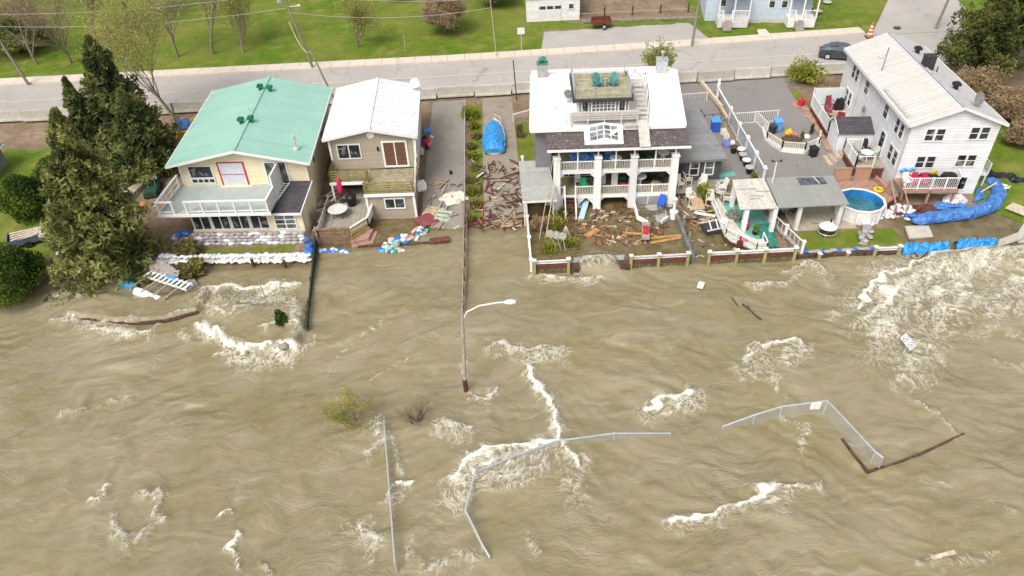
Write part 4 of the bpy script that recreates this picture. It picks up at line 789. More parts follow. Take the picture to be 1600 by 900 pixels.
lump('covered_sofa', 'wide patio sofa under a blue tarp on the upper veranda', 'furniture', h3p(1.95, 1.4, 3.35), 1.7, .9, .85, BLUETARP2, seed=1)
lump('covered_chair', 'blue tarp covered armchair right beside the covered sofa', 'furniture', h3p(2.95, 1.3, 3.35), .8, .9, .8, BLUETARP2, seed=2)
lump('covered_chair', 'blue tarp covered lump standing alone behind the white table', 'furniture', h3p(4.1, 1.6, 3.35), .9, .8, .75, BLUETARP2, seed=3)
def rtable(label, loc, m, r=.45, h=.72, cat='table'):
    o = T('patio_table', label, cat, loc); b = MB(); b.lathe([(r, h-.03), (r*1.03, h), (r, h+.02)], 18); meshobj('tabletop', b, m, o)
    for k in range(3):
        a = k*2.09+.5; b = MB(); b.tube([(.25*math.cos(a), .25*math.sin(a), 0), (.1*math.cos(a), .1*math.sin(a), h*.5), (.22*math.cos(a), .22*math.sin(a), h-.02)], .035, 6); meshobj('leg', b, m, o)
    return o
rtable('round white table behind the middle rail of the upper veranda', h3p(4.55, .6, 3.35), WHITEPL); rtable('round white table in the right corner of the upper veranda', h3p(8.3, 1.2, 3.35), WHITEPL)
rtable('tall white table on the right bay of the lower veranda', h3p(6.6, .9, 1.15), WHITEPL, .5, 1.05)
def chair(label, loc, m, rz=0, group=None, s=1.0, name='chair', cat='chair'):
    o = T(name, label, cat, loc, rz, group); b = MB(); b.box(-.25*s, .25*s, -.25*s, .25*s, .4*s, .46*s); meshobj('seat', b, m, o)
    b = MB(); b.slab((-.25*s, .2*s, .46*s), (.25*s, .2*s, .46*s), (.23*s, .34*s, 1.0*s), (-.23*s, .34*s, 1.0*s), .05*s); meshobj('backrest', b, m, o)
    for sx in (-1, 1):
        for sy in (-1, 1): b = MB(); b.bar((sx*.23*s, sy*.23*s, 0), (sx*.22*s, sy*.2*s, .4*s), .045*s); meshobj('leg', b, m, o)
        b = MB(); b.bar((sx*.27*s, -.25*s, .66*s), (sx*.27*s, .28*s, .68*s), .05*s, .035*s); b.bar((sx*.27*s, -.22*s, .42*s), (sx*.27*s, -.22*s, .66*s), .035*s); meshobj('armrest', b, m, o)
    return o
chair('dark green chair at the back of the upper veranda right bay', h3p(7.3, 1.5, 3.35), DGREEN, 0); chair('black chair in the left corner of the upper veranda right bay', h3p(6.7, 1.3, 3.35), BLACKPL, 160)
chair('green lawn chair near the left rail of the lower veranda', h3p(2.2, .7, 1.15), GREENPL, 10); chair('dark green chair at the rear of the lower veranda right bay', h3p(7.8, 1.9, 1.15), DGREEN, 0); chair('black chair left of the wicker basket on the lower veranda', h3p(7.3, 1.5, 1.15), BLACKPL, 20); chair('charcoal chair by the last column of the lower veranda', h3p(8.4, 1.5, 1.15), DSTEEL, -20)
chair('white garden chair half hidden behind the veranda stairs', h3p(1.75, 1.6, 1.15), WHITEPL, 0)
b = MB(); b.lathe([(.3, 0), (.38, .3), (.4, .45), (.32, .47)], 12); solo('wicker_basket', 'round brown wicker basket between dark chairs on the lower veranda', 'basket', b, WOODTAN, h3p(7.85, .8, 1.15))
b = MB(); b.box(0, .5, 0, .4, 0, 1.7); [b.box(.03, .47, -.02, 0, z, z+.22) for z in (.15, .5, .85, 1.2)]; solo('shelf_unit', 'tall white shelf unit on the middle bay of the lower veranda', 'shelf', b, WHITE_OLD, h3p(3.5, 1.6, 1.15))
b = MB(); b.box(0, .5, 0, .08, 0, 1.9); solo('door_panel', 'upright white panel standing on the middle bay of the lower veranda', 'panel', b, WHITEPL, h3p(4.4, 1.2, 1.15), 4)
lump('red_bundle', 'red bundle on the floor of the lower veranda middle bay', 'bundle', h3p(5.3, 1.2, 1.15), .6, .4, .3, RED, seed=4); lump('green_chest', 'dark green chest at the rear of the lower veranda middle bay', 'chest', h3p(5.3, 1.9, 1.15), 1.0, .5, .6, DGREEN, seed=5, rough=.05)
gb = T('barbecue_grill', 'black barbecue with white trim at the rear of the left lower veranda', 'grill', h3p(2.5, 2.0, 1.15)); b = MB(); b.box(-.5, .5, -.25, .25, .6, .85); b.box(-.35, .35, -.25, .25, .85, 1.1); meshobj('body', b, BLACKPL, gb); b = MB(); b.box(-.5, .5, -.3, -.26, .75, .82); b.box(-.45, .45, -.2, .2, .3, .34); meshobj('trim', b, STEEL, gb)
for s in (-1, 1): b = MB(); b.bar((s*.4, 0, 0), (s*.4, 0, .6), .05); meshobj('leg', b, STEEL, gb)
for i, (x, rz, lab) in enumerate(((3.35, 20, 'green adirondack chair on the left of the roof terrace'), (4.45, -35, 'green adirondack chair on the right of the roof terrace, turned left'))):
    o = T('adirondack_chair', lab, 'chair', h3p(x, 4.4, 8.2), rz, 'adirondack chairs on the roof terrace'); AG = mat('blue green painted chair', (.06, .24, .23), .6, .15, 4)
    b = MB(); b.slab((-.28, -.3, .38), (.28, -.3, .38), (.26, .25, .26), (-.26, .25, .26), .04); meshobj('seat', b, AG, o)
    b = MB(); [b.bar((d, .2, .25), (d*1.25, .5, 1.0-abs(d)*.6), .11, .03, up=(0, 1, .4)) for d in (-.24, -.12, 0, .12, .24)]; meshobj('backrest', b, AG, o)
    for s in (-1, 1): b = MB(); b.bar((s*.33, -.35, .55), (s*.33, .4, .55), .13, .03); meshobj('armrest', b, AG, o); b = MB(); b.bar((s*.3, -.3, 0), (s*.3, -.3, .55), .07); b.bar((s*.29, .45, 0), (s*.29, -.28, .3), .05, .1); meshobj('leg', b, AG, o)
def dish(label, loc, rz=0, r=.4, tilt=60, m=None, h=.7, off=(0, 0)):
    o = T('satellite_dish', label, 'satellite dish', loc, rz); b = MB(); M_ = Matrix.Translation((0, 0, h)) @ Matrix.Rotation(math.radians(tilt), 4, 'X')
    b.lathe([(.05, 0), (r*.6, r*.12), (r, r*.32)], 14, m=M_); b.lathe([(r, r*.33), (r*.6, r*.14), (.05, .02)], 14, m=M_) ; meshobj('dish', b, m or STEEL, o); b = MB(); b.tube([(0, 0, -.1), (0, .05, h)], .035); b.tube([(0, 0, h), (0, -r*1.3, h+.25)], .02); meshobj('mast', b, STEEL, o); return o
dish('grey dish standing on the white roof left of the roof terrace', h3p(1.0, 4.1, rr(4.1)), 30, .38, 50, GREYROOF)
b = MB()
for d in (0, .3): b.bar((d, 0, 0), (d-.3, -1.9*-1, .52), .04)
for i in range(6): b.bar((0-.3*i/6, .16+i*.3, .04+.085*i), (.3-.3*i/6, .16+i*.3, .04+.085*i), .03)
solo('roof_ladder', 'white ladder lying on the white roof left of the dormer', 'ladder', b, STEEL, h3p(.9, 1.6, rr(1.6)+.04))
an = MB(); an.tube([(0, 0, 0), (0, 0, 2.4)], .02); an.bar((-.15, 0, .1), (.15, 0, .1), .06); solo('antenna_mast', 'thin antenna mast on the left half of the white roof', 'antenna', an, STEEL, h3p(.05, 3.4, rr(3.4)))
# dark annex at its right
AX = T('grey_annex', 'low dark grey board annex with grey roof right of the pillared verandas', 'annex', (13.2, 50.4, .4))
b = MB(); b.box(0, 4.0, 0, 7.2, -.4, 2.5); meshobj('wall', b, GREYBOARD, AX)
b = MB(); b.slab((-.4, -.35, 2.52), (4.35, -.35, 2.52), (3.85, 8.0, 3.1), (1.2, 8.0, 3.1), .12); b.slab((-1.2, 1.2, 3.0), (.6, 1.2, 3.0), (1.4, 4.6, 3.3), (-.6, 4.6, 3.3), .08); ar = meshobj('roof', b, GREYROOF, AX)
b = MB(); b.box(-.4, 4.35, -.4, -.35, 2.36, 2.53); meshobj('fascia', b, GREYWALL, ar)
for x in (1.55, 2.75): window(AX, x, 1.05, .62, 1.15, nx=1, nz=2, glass=GLASS_PALE if x > 2 else GLASS)
b = MB(); b.box(.45, 1.05, -.04, 0, -.1, 2.0); meshobj('door', b, DSTEEL, AX)
# grey lean-to on its left
LT = T('grey_shed', 'flat pale grey roofed lean-to at the left end of the verandas', 'shed', (1.2, 46.4, 0))
b = MB(); b.slab((-.1, -.2, 2.4), (2.55, -.3, 2.4), (2.2, 5.2, 2.75), (-.15, 5.3, 2.75), .1); meshobj('roof', b, mat('pale grey membrane', (.33, .33, .31), .7, .08, 2, lines=(1, 1.8), lw=.02, ldark=.7), LT)
b = MB(); [b.box(x, x+.1, y, y+.1, -.6, 2.35) for x in (.0, 2.2) for y in (0, 2.4, 4.8)]; b.box(-.1, 2.5, -.32, -.24, 2.22, 2.36); meshobj('post', b, WHITE_OLD, LT)
b = MB(); b.box(.1, 2.3, 4.9, 5.0, -.5, 2.5); b.box(.05, .1, 2, 5, -.5, 2.5); meshobj('back_wall', b, GREYBOARD, LT)
b = MB(); [b.bar((x, 0, 0), (x+.25, 2.6+.2*x, .6), .16, .03) for x in (0, .2, .42, .6)]; solo('leaning_planks', 'bundle of bleached planks leaning between the lean-to and the verandas', 'planks', b, WHITEPLANK, (3.0, 47.3, 1.2), 0, smooth=False)
# octagonal jetty deck
b = T('corner_deck', 'small brown octagonal deck with white kerb in front of the verandas', 'deck', (0, 0, 0))
pl = [(10.0, 48.1), (9.95, 46.3), (10.6, 45.5), (11.6, 45.45), (12.25, 46.1), (12.4, 48.0)]; b.location = (11.2, 46.8, 0); x = MB(); x.prism(pl, -.5, .33); meshobj('deck_floor', x, mat('wet deck boards', (.20, .15, .09), .5, .25, 3, lines=(1, .15), lw=.12, ldark=.6, spots=((.36, .34, .30), 1.4, .52)), b, world=True)
for i in (0, 1, 3): x = MB(); x.bar((pl[i][0], pl[i][1], .3), (pl[i+1][0], pl[i+1][1], .3), .16, .3); meshobj('kerb', x, WHITE, b, world=True)
chair('bright blue plastic chair on the small octagonal deck', (12.0, 47.5, .33), BLUEPL, -25)
# ---------------------------------------------------------------- long white house
H4 = T('white_house', 'long white three storey house with pale shingle roof at the right end of the shore', 'house', (30.1, 47.9, .3), -5)
hm4 = wm(H4)
def h4(x, y, z=0): return hm4 @ Vector((x, y, z))
ro, ze, zt = gable(H4, 0, 6.35, 0, 15.0, 5.95, 7.2, WROOF3, WSIDE, zb=-.2, ov=.3, ovf=.35, m2=WROOF4, ridge=mat('grey ridge cap', (.45, .46, .50), .7, .15, 4))
for u, v in ((1.2, 4.62), (4.35, 4.72), (1.2, 2.35), (4.15, 2.45)): window(H4, u, v, .58, .92, nx=1, nz=2, mun=.03); window(H4, u+.74, v, .58, .92, nx=1, nz=2, mun=.03)
for u in (4.3, 4.95): window(H4, u, .4, .5, 1.05, nx=1)
for y in (12.35, 11.45): window(H4, y, 4.3, .62, 1.1, side='W', nx=1, nz=2, mun=.03)
for y in (12.6, 11.7): window(H4, y, 1.95, .62, 1.15, side='W', nx=1, nz=2, mun=.03)
window(H4, 8.75, 4.3, .85, 1.1, side='W', nx=1, nz=2, mun=.03); window(H4, 4.15, 4.3, .8, 1.1, side='W', nx=1, nz=2, mun=.03)
for y in (1.75, .85): window(H4, y, 4.25, .62, 1.1, side='W', nx=1, nz=2, mun=.03)
for y in (1.5, .55): window(H4, y, 2.1, .65, 1.15, side='W', nx=1, nz=2, mun=.03)
dr = window(H4, 3.35, 1.45, .85, 1.95, side='W', nx=1, nz=1, name='door')
for y in (-.05, 6.0, 10.6): b = MB(); b.box(-.05, 0, y, y+.05, 0, 5.9); meshobj('seam_trim', b, STEEL, H4)
b = MB(); b.box(-.42, -.3, -.3, 15.3, 5.72, 5.84); meshobj('gutter', b, mat('grey gutter', (.35, .35, .36), .5, .1, 3), H4)
def z4(x): return zt-(zt-ze)*abs(x-3.17)/3.47
BV = mat('black roof vent', (.03, .03, .035), .6, .2, 3)
vent(ro, 4.2, 11.3, z4(4.2), .34, BV, .5); vent(ro, 4.35, 4.0, z4(4.35), .34, BV, .5)
b = MB(); b.box(3.1, 3.85, 7.1, 7.85, z4(3.5)-.3, z4(3.5)+.95); b.box(3.05, 3.9, 7.05, 7.9, z4(3.5)+.95, z4(3.5)+1.0); meshobj('chimney', b, mat('dark chimney cladding', (.045, .045, .05), .7, .2, 4), ro)
b = MB(); b.tube([(4.2, 7.2, z4(4.2)), (4.2, 7.2, z4(4.2)+.45)], .05); meshobj('vent_pipe', b, BV, ro)
b = MB(); b.tube([(4.4, 6.2, z4(4.4)-.05), (4.4, 6.2, z4(4.4)+.4)], .05); meshobj('vent_pipe', b, STEEL, ro)
b = MB(); b.tube([(.7, 9.0, z4(.7)), (.75, 9.0, z4(.7)+1.9), (.8, 9.0, z4(.7)+1.95)], .05); b.tube([(.75, 9, z4(.7)+1.5), (.5, 9.2, z4(.7)+.9), (.2, 9.3, z4(.7)+1.1)], .02); meshobj('service_mast', b, GREYROOF, ro)
b = MB()
for q in (-.15, .2): b.bar((q, .6, z4(0)+.05), (q, 5.8, z4(0)+.05), .035)
for i in range(14): b.bar((-.15, .8+i*.37, z4(0)+.06), (.2, .8+i*.37, z4(0)+.09), .025)
l_ = T('ladder', 'aluminium ladder lying along the eave of the long white house', 'ladder', h4(0, 3, 6)); b2 = MB(hm4); b2.add(b.v, b.f); meshobj('ladder_frame', b2, STEEL, l_, world=True)
dish('large grey dish on the far slope near the gable of the white house', h4(4.7, 1.3, z4(4.7)), 20, .5, 70, GREYROOF, .55)
b = MB(); b.box(6.36, 7.3, 3.0, 4.2, 4.1, 4.2); meshobj('awning', b, WHITE, H4); b = MB(); rail_mb(b, (7.4, .9, 1.2), (7.4, 2.3, 1.2), .9, 1.4, .14); b.box(6.35, 7.45, .9, 2.3, 1.05, 1.2); b.box(7.3, 7.4, .9, 1.0, -.2, 1.05); meshobj('side_landing', b, WHITE, H4)
# white entrance annex with dark roof (kink ridge)
A4 = T('entrance_annex', 'small white annex with black shingle roof on the side of the long white house', 'annex', h4(-2.75, 5.6, .3), -5)
b = MB(); b.add([(0, 0, 0), (2.75, 0, 0), (2.75, 2.3, 0), (0, 2.3, 0), (0, 0, 2.25), (2.75, 0, 2.25), (2.75, 2.3, 2.25), (0, 2.3, 2.25), (0, 1.35, 2.85), (2.75, 1.35, 2.85)], [(3, 2, 1, 0), (0, 1, 5, 4), (2, 3, 7, 6), (0, 4, 8, 7, 3), (4, 5, 9, 8), (8, 9, 6, 7)]); meshobj('wall', b, WSIDE, A4)
b = MB(); b.slab((-.15, -.25, 2.22), (2.74, -.25, 2.22), (2.74, 1.35, 2.98), (-.15, 1.35, 2.98), .09); b.slab((-.15, 1.35, 2.98), (2.74, 1.35, 2.98), (2.74, 2.5, 2.28), (-.15, 2.5, 2.28), .09); ar = meshobj('roof', b, SHINGLE_B, A4)
b = MB(); b.bar((-.18, -.25, 2.18), (-.18, 1.35, 2.94), .05, .14); b.bar((-.18, 1.35, 2.94), (-.18, 2.5, 2.24), .05, .14); meshobj('fascia', b, WHITE, ar)
b = MB(); b.box(-.04, 0, .5, 1.3, .0, 1.95); do = meshobj('door', b, mat('pale lilac door', (.62, .63, .72), .5, .05, 3), A4)
dish('small dish on a white bracket above the black roofed annex', h4(-.35, 8.1, 2.9), 40, .3, 75, GREYROOF, .5)
lump('covered_bin', 'tall dark brown bin by the annex wall at the top of the side steps', 'bin', h4(-.7, 5.1, 1.3), .5, .4, .9, mat('dark brown cover', (.05, .03, .03), .7, .2, 4), seed=8, rough=.08)
# upper side deck
def deck(name, label, pts, z, m, loc, skirt=None, t=.12):
    o = T(name, label, 'deck', loc); b = MB(); b.prism(pts, z-t, z); meshobj('deck_floor', b, m, o, world=True)
    if skirt: c = Vector((sum(p[0] for p in pts)/len(pts), sum(p[1] for p in pts)/len(pts))); b = MB(); b.prism([tuple(c+(Vector(p[:2])-c)*.97) for p in pts], -.4, z-t-.01); meshobj('deck_skirt', b, skirt, o, world=True)
    return o
q = [h4(-2.75, 8.2), h4(-.05, 8.2), h4(-.05, 13.6), h4(-2.75, 13.6)]
dA = deck('side_deck', 'white railed deck crowded with red furniture beside the white house', q, 1.6, mat('pale pink deck boards', (.55, .46, .40), .7, .1, 3, lines=(1, .15)), h4(-1.4, 11), WOODRED)
b = MB(); rail_mb(b, h4(-2.7, 8.25, 1.3), h4(-2.7, 13.55, 1.3), 1.0, 2.6, 0); rail_mb(b, h4(-2.7, 8.25, 1.3), h4(-.9, 8.25, 1.3), .95, 1.8, .12); meshobj('railing', b, WHITE, dA, world=True)
b = MB(); b.box(.03, .05, .03, .05, 0, .01)
FROST = mat('frosted glass panel', (.60, .66, .66), .3, .05, 2)
b = MB(); b.bar(h4(-2.7, 8.4, 1.8), h4(-2.7, 13.5, 1.8), .02, .8); b.bar(h4(-2.6, 13.6, 2.1), h4(-.1, 13.6, 2.1), .02, 1.5); meshobj('glass_panel', b, FROST, dA, world=True)
b = MB(); rail_mb(b, h4(-2.7, 13.65, 1.3), h4(-.1, 13.65, 1.3), 1.6, 1.3, 0); meshobj('screen_frame', b, WHITE, dA, world=True)
MAR = mat('maroon cushion', (.30, .05, .08), .8, .15, 4)
for k, (x, y, rz, lab) in enumerate(((-1.9, 11.3, 60, 'maroon cushioned chair nearest the outer rail of the side deck'), (-1.4, 12.7, 10, 'maroon cushioned chair at the street end of the side deck'), (-1.2, 10.0, 150, 'maroon chair tipped near the annex roof on the side deck'), (-1.9, 9.0, 200, 'maroon chair at the low end of the side deck'))): chair(lab, h4(x, y, 1.3), MAR, rz, s=1.15)
lump('covered_grill', 'black covered grill in the wall corner of the side deck', 'grill', h4(-.6, 12.6, 1.3), .9, .6, 1.0, BLACKPL, seed=9)
b = MB(); b.lathe([(.5, .35), (.52, .4)], 14); b.lathe([(.06, 0), (.06, .35)], 6); solo('coffee_table', 'low round table among the maroon chairs', 'table', b, WOODTAN, h4(-1.5, 10.9, 1.3))
o = T('pink_steps', 'low pink board steps round the side deck of the white house', 'steps', h4(-3.3, 11, .9)); 
for a, c, d, e, z in ((-4.2, -2.8, 14.0, 15.4, 1.15), (-3.5, -2.85, 13.2, 14.0, 1.25), (-3.3, -2.85, 8.1, 13.2, 1.12), (-3.6, -3.3, 12.2, 13.0, 1.1), (-3.3, -2.85, 5.9, 8.1, 1.0)): b = MB(hm4); b.box(a, c, d, e, z-.55, z-.3); meshobj('step', b, WOODPINK, o, world=True)
b = MB(); b.box(-.25, .25, -.25, .25, 0, .5); b.box(-.05, .05, -.05, .05, .5, .75); solo('red_planter', 'small red planter box on the corner steps by the barriers', 'planter', b, RED, h4(-3.3, 14.6, .9), 20)
# glass railed patio deck on the shore side of the annex
q = [h4(-2.4, 1.9), h4(-.05, 1.9), h4(-.05, 5.5), h4(-1.6, 5.5), h4(-2.4, 5.0)]
dB = deck('glass_railed_deck', 'tan patio deck with clear glass railing below the annex', q, 1.6, mat('tan deck boards', (.40, .33, .25), .75, .12, 3, lines=(1, .15)), h4(-1.2, 3.5), WOODRED)
b = MB()
for a, c in (((-2.35, 1.95), (-2.35, 4.9)), ((-2.35, 1.95), (-1.0, 1.95)), ((-2.35, 4.9), (-1.0, 4.9))): rail_mb(b, h4(*a, 1.3), h4(*c, 1.3), .95, 1.5, 0)
meshobj('rail_frame', b, WHITE, dB, world=True)
gm_ = mat('clear glass panel', (.55, .60, .60), .1, .05, 2); b = MB(); b.bar(h4(-2.35, 2, 1.8), h4(-2.35, 4.8, 1.8), .015, .7); meshobj('glass_panel', b, gm_, dB, world=True)
b = MB(); b.box(-.9, -.1, 4.2, 5.2, 1.32, 1.34); b2 = MB(hm4); b2.add(b.v, b.f); solo('door_mat', 'dark door mat on the glass railed deck', 'mat', b2, DSTEEL, h4(-.5, 4.7, 1.3), world=True)
rtable('round glass patio table on the tan deck with glass railing', h4(-1.2, 3.1, 1.3), FROST, .5); chair('pale green sling chair left of the glass patio table', h4(-1.9, 2.7, 1.3), mat('pale sling fabric', (.42, .44, .38), .7, .1, 3), 90); chair('pale green sling chair right of the glass patio table', h4(-.5, 3.4, 1.3), MATS['pale sling fabric'], -60); chair('pale green sling chair behind the glass patio table', h4(-1.5, 4.1, 1.3), MATS['pale sling fabric'], 10)
o = T('side_steps', 'tan wooden steps climbing to the glass railed deck', 'steps', h4(-3, 4.6, .5))
for i in range(6): b = MB(hm4); b.box(-4.2+i*.4, -3.75+i*.4, 3.3+i*.33, 5.3, -.3, .42+i*.16); meshobj('step', b, mat('tan step boards', (.46, .37, .28), .75, .12, 3), o, world=True)
# low pool deck, board fence
q = [(25.7, 48.6), (28.3, 48.7), (29.9, 48.2), (29.9, 46.3), (29.0, 45.6), (28.5, 45.2), (28.35, 45.6), (27.7, 46.8), (26.6, 47.25), (25.6, 47.3)]
dC = deck('pool_deck', 'reddish stained deck wrapping round the swimming pool', q, 1.2, WOODPINK, (27.5, 47, 0), WOODRED)
o = T('board_fence', 'reddish horizontal board fence between the pool deck and the parking lot', 'fence', (27, 48.9, .9))
for a, c in (((25.7, 48.8), (27.0, 48.75)), ((27.4, 48.7), (28.5, 48.65))): b = MB(); boards_mb(b, (*a, .9), (*c, .9), 1.35, 8, bw=.165, t=.04, posts=1); b.bar((*a, 2.3), (*c, 2.3), .14, .05); meshobj('board_panel', b, mat('reddish fence boards', (.42, .25, .16), .75, .15, 3, stretch=(3, 3, 6)), o, world=True)
b = MB(); b.box(26.4, 28.0, 47.4, 48.0, 1.2, 1.22)
for i in range(5): b = MB(); b.lathe([(.12, 0), (.17, .07), (.12, .14)], 8, (math.cos(i*1.256)*.24, math.sin(i*1.256)*.24, 0)) if i == 0 else b.lathe([(.12, 0), (.17, .07), (.12, .14)], 8, (math.cos(i*1.256)*.24, math.sin(i*1.256)*.24, 0))
b = MB(); b.tube([(.3*math.cos(a/12*6.283), .3*math.sin(a/12*6.283), .1) for a in range(13)], .11, 8); solo('swim_ring', 'yellow inflatable swim ring on the reddish pool deck', 'swim ring', b, YELLOW, (28.6, 47.0, 1.2), smooth=True)
# grill deck
q = [(29.95, 46.1), (34.0, 45.8), (34.5, 47.2), (30.0, 47.9)]
dD = deck('grill_deck', 'raised reddish deck with white railing against the gable of the white house', q, 1.7, WOODPINK, (32, 46.5, 0))
for x, y in ((30.05, 46.2), (32.0, 46.05), (33.9, 45.95)): b = MB(); b.box(x-.07, x+.07, y-.07, y+.07, -.3, 1.58); meshobj('post', b, WOODPINK, dD, world=True)
b = MB(); b.bar((29.95, 46.1, 1.56), (34.0, 45.8, 1.56), .08, .25); meshobj('beam', b, WOODPINK, dD, world=True)
b = MB(); rail_mb(b, (30.0, 46.2, 1.7), (34.0, 45.9, 1.7), .95, 1.0, .13); rail_mb(b, (34.0, 45.9, 1.7), (34.4, 47.1, 1.7), .95, 1.2, .13); meshobj('railing', b, WHITE, dD, world=True)
lump('covered_table', 'long black covered table on the grill deck by the gable wall', 'furniture', (32.2, 47.1, 1.7), 1.7, .8, .7, BLACKPL, -6, seed=12, rough=.05); lump('covered_grill', 'black covered grill at the right end of the grill deck', 'grill', (33.5, 46.6, 1.7), 1.3, .8, 1.0, BLACKPL, -8, seed=13, rough=.07)
chair('crimson folding chair behind the left railing of the grill deck', (31.0, 46.6, 1.7), mat('crimson plastic', (.50, .02, .07), .5, .1, 3), 0, group=None); chair('crimson folding chair in the middle of the grill deck railing', (31.7, 46.5, 1.7), MATS['crimson plastic'], 0)
chair('white plastic chair at the left end of the grill deck', (30.4, 46.7, 1.7), WHITEPL, 10)
b = MB(); b.box(-.12, .12, -.5, .5, 0, .25); b.box(-.5, -.15, .2, .5, .0, .5); solo('toy_kitchen', 'beige toy kitchen on the grill deck by the house corner', 'toy', b, WOODPALE, (31.2, 47.3, 1.7)); b = MB(); b.box(-.1, .1, -.25, .25, 0, .7); solo('toy_slide', 'red toy slide next to the beige toy kitchen', 'toy', b, RED, (30.7, 47.2, 1.7), 20)
b = MB(); b.tube([(-.6, 0, .6), (-.3, .1, .75), (0, 0, .6), (.3, .1, .75), (.5, 0, .65)], .12, 8); solo('foam_tubes', 'pale blue foam pool toys against the white gable wall', 'toy', b, SKYPL, (30.9, 47.7, 1.8), smooth=True)
b = MB(); b.box(-.25, .25, -.1, .1, 0, .2); solo('toy_truck', 'yellow toy on top of the long black cover', 'toy', b, YELLOW, (32.6, 47.2, 2.4), 10); b = MB(); b.lathe([(.2, 0), (.24, .3), (.1, .35)], 8); solo('yellow_bucket', 'yellow bucket right of the covered grill', 'bucket', b, YELLOW, (34.15, 46.6, 1.7))
o = T('deck_steps', 'reddish steps with pink rails between the pool and the grill deck', 'steps', (29.4, 44.8, 0))
for i in range(5): b = MB(); b.box(29.1, 29.9, 44.9+i*.3, 45.2+i*.3, .25+i*.2, .33+i*.2); meshobj('step', b, WOODRED, o, world=True)
b = MB(); [b.bar((x, 44.8, 1.1), (x, 46.6, 2.3), .08) for x in (29.05, 29.95)]; [b.box(x-.05, x+.05, y-.05, y+.05, z-.9, z) for x in (29.05, 29.95) for y, z in ((44.8, 1.15), (46.6, 2.35))]; meshobj('handrail', b, WOODPINK, o, world=True)
b = MB(); b.bar((29.0, 48.3, 1.55), (29.3, 46.2, 1.55), .35, .1); b.bar((28.9, 48.4, 1.5), (29.1, 46.1, 1.2), .08, .5); solo('deck_divider', 'sloping reddish plank divider between pool deck and grill deck', 'divider', b, WOODPINK, (29.1, 47.2, 1.2), world=True)
# swimming pool
PL = T('swimming_pool', 'round above ground pool with white wall and blue liner', 'swimming pool', (26.5, 45.3, .3)); n = 12
b = MB(); R_ = 1.72; b.lathe([(R_, 0), (R_, 1.2)], n); b.f = [f for f in b.f if len(f) == 4]; meshobj('pool_wall', b, WHITE_OLD, PL)
b = MB(); vs = []; [vs.extend([(r*math.cos(a*2*math.pi/n), r*math.sin(a*2*math.pi/n), z) for a in range(n)]) for r, z in ((R_+.06, 1.18), (R_+.06, 1.24), (R_-.12, 1.24), (R_-.12, 1.18))]; b.add(vs, [(i*n+k, i*n+(k+1) % n, ((i+1) % 4)*n+(k+1) % n, ((i+1) % 4)*n+k) for i in range(4) for k in range(n)]); meshobj('pool_rim', b, WHITE, PL)
b = MB(); vs = []; [vs.extend([(r*math.cos(a*2*math.pi/n), r*math.sin(a*2*math.pi/n), z) for a in range(n)]) for r, z in ((R_-.1, 1.2), (R_-.12, .2))]; b.add(vs, [(n+k, n+(k+1) % n, (k+1) % n, k) for k in range(n)]); meshobj('pool_liner', b, POOLB, PL)
b = MB(); b.lathe([(R_-.11, .45), (R_-.11, .55)], n); meshobj('pool_water', b, POOLW, PL)
for k in range(n): a = k*2*math.pi/n; b = MB(); b.bar((R_*1.01*math.cos(a), R_*1.01*math.sin(a), 0), (R_*1.01*math.cos(a), R_*1.01*math.sin(a), 1.2), .1, .06); meshobj('wall_rib', b, WHITE, PL)
lump('pool_toy', 'yellow and red float drifting at the near edge of the pool', 'toy', (26.7, 44.1, .85), .6, .3, .12, mat('orange yellow float', (.75, .35, .10), .5, .3, 6), seed=14)
# canopy and pergola
CN = T('grey_canopy', 'grey ribbed sheet canopy on white posts left of the pool', 'canopy', (22, 45.2, .3))
b = MB(); b.slab((19.45, 43.2, 2.6), (24.5, 43.2, 2.6), (24.75, 47.0, 2.75), (19.7, 47.2, 2.75), .08); r_ = meshobj('roof', b, CANVAS, CN, world=True)
b = MB(); b.slab((21.9, 45.9, 2.73), (23.9, 45.9, 2.73), (23.9, 46.8, 2.77), (21.9, 46.9, 2.77), .02); meshobj('roof_hatch', b, mat('dark sheet patch', (.13, .14, .16), .5, .4, 3), r_, world=True)
b = MB(); b.bar((23.2, 46.95, 2.8), (23.3, 45.9, 2.78), .04); meshobj('hatch_bar', b, WHITE, r_, world=True)
for x, y in ((21.2, 43.6), (24.2, 43.6), (21.4, 46.9), (24.4, 46.8)): b = MB(); b.box(x-.14, x+.14, y-.14, y+.14, .2, 2.52); meshobj('post', b, WHITE, CN, world=True)
PG = T('plank_pergola', 'pergola roofed with bleached white planks over the turquoise deck', 'pergola', (18.2, 45.2, .3))
b = MB(); b.slab((16.7, 43.4, 2.5), (19.4, 43.3, 2.5), (19.6, 47.3, 2.65), (17.2, 47.3, 2.65), .07); rp_ = meshobj('roof', b, WHITEPLANK, PG, world=True)
b = MB(); [b.bar(Vector(a), Vector(c), .12, .03) for a, c in (((17.2, 45.9, 2.62), (18.6, 45.9, 2.62)), ((17.9, 45.0, 2.58), (18.9, 44.9, 2.58)), ((18.5, 45.6, 2.61), (19.5, 45.4, 2.61)), ((17.8, 44.6, 2.57), (18.5, 44.6, 2.57)))]; meshobj('loose_slat', b, mat('mauve grey planks', (.38, .34, .36), .8, .15, 4), rp_, world=True)
for x, y in ((17.3, 43.6), (19.35, 43.5), (17.4, 47.1)): b = MB(); b.box(x-.15, x+.15, y-.15, y+.15, .1, 2.45); b.box(x-.18, x+.18, y-.18, y+.18, 1.2, 1.28); meshobj('post', b, WHITE, PG, world=True)
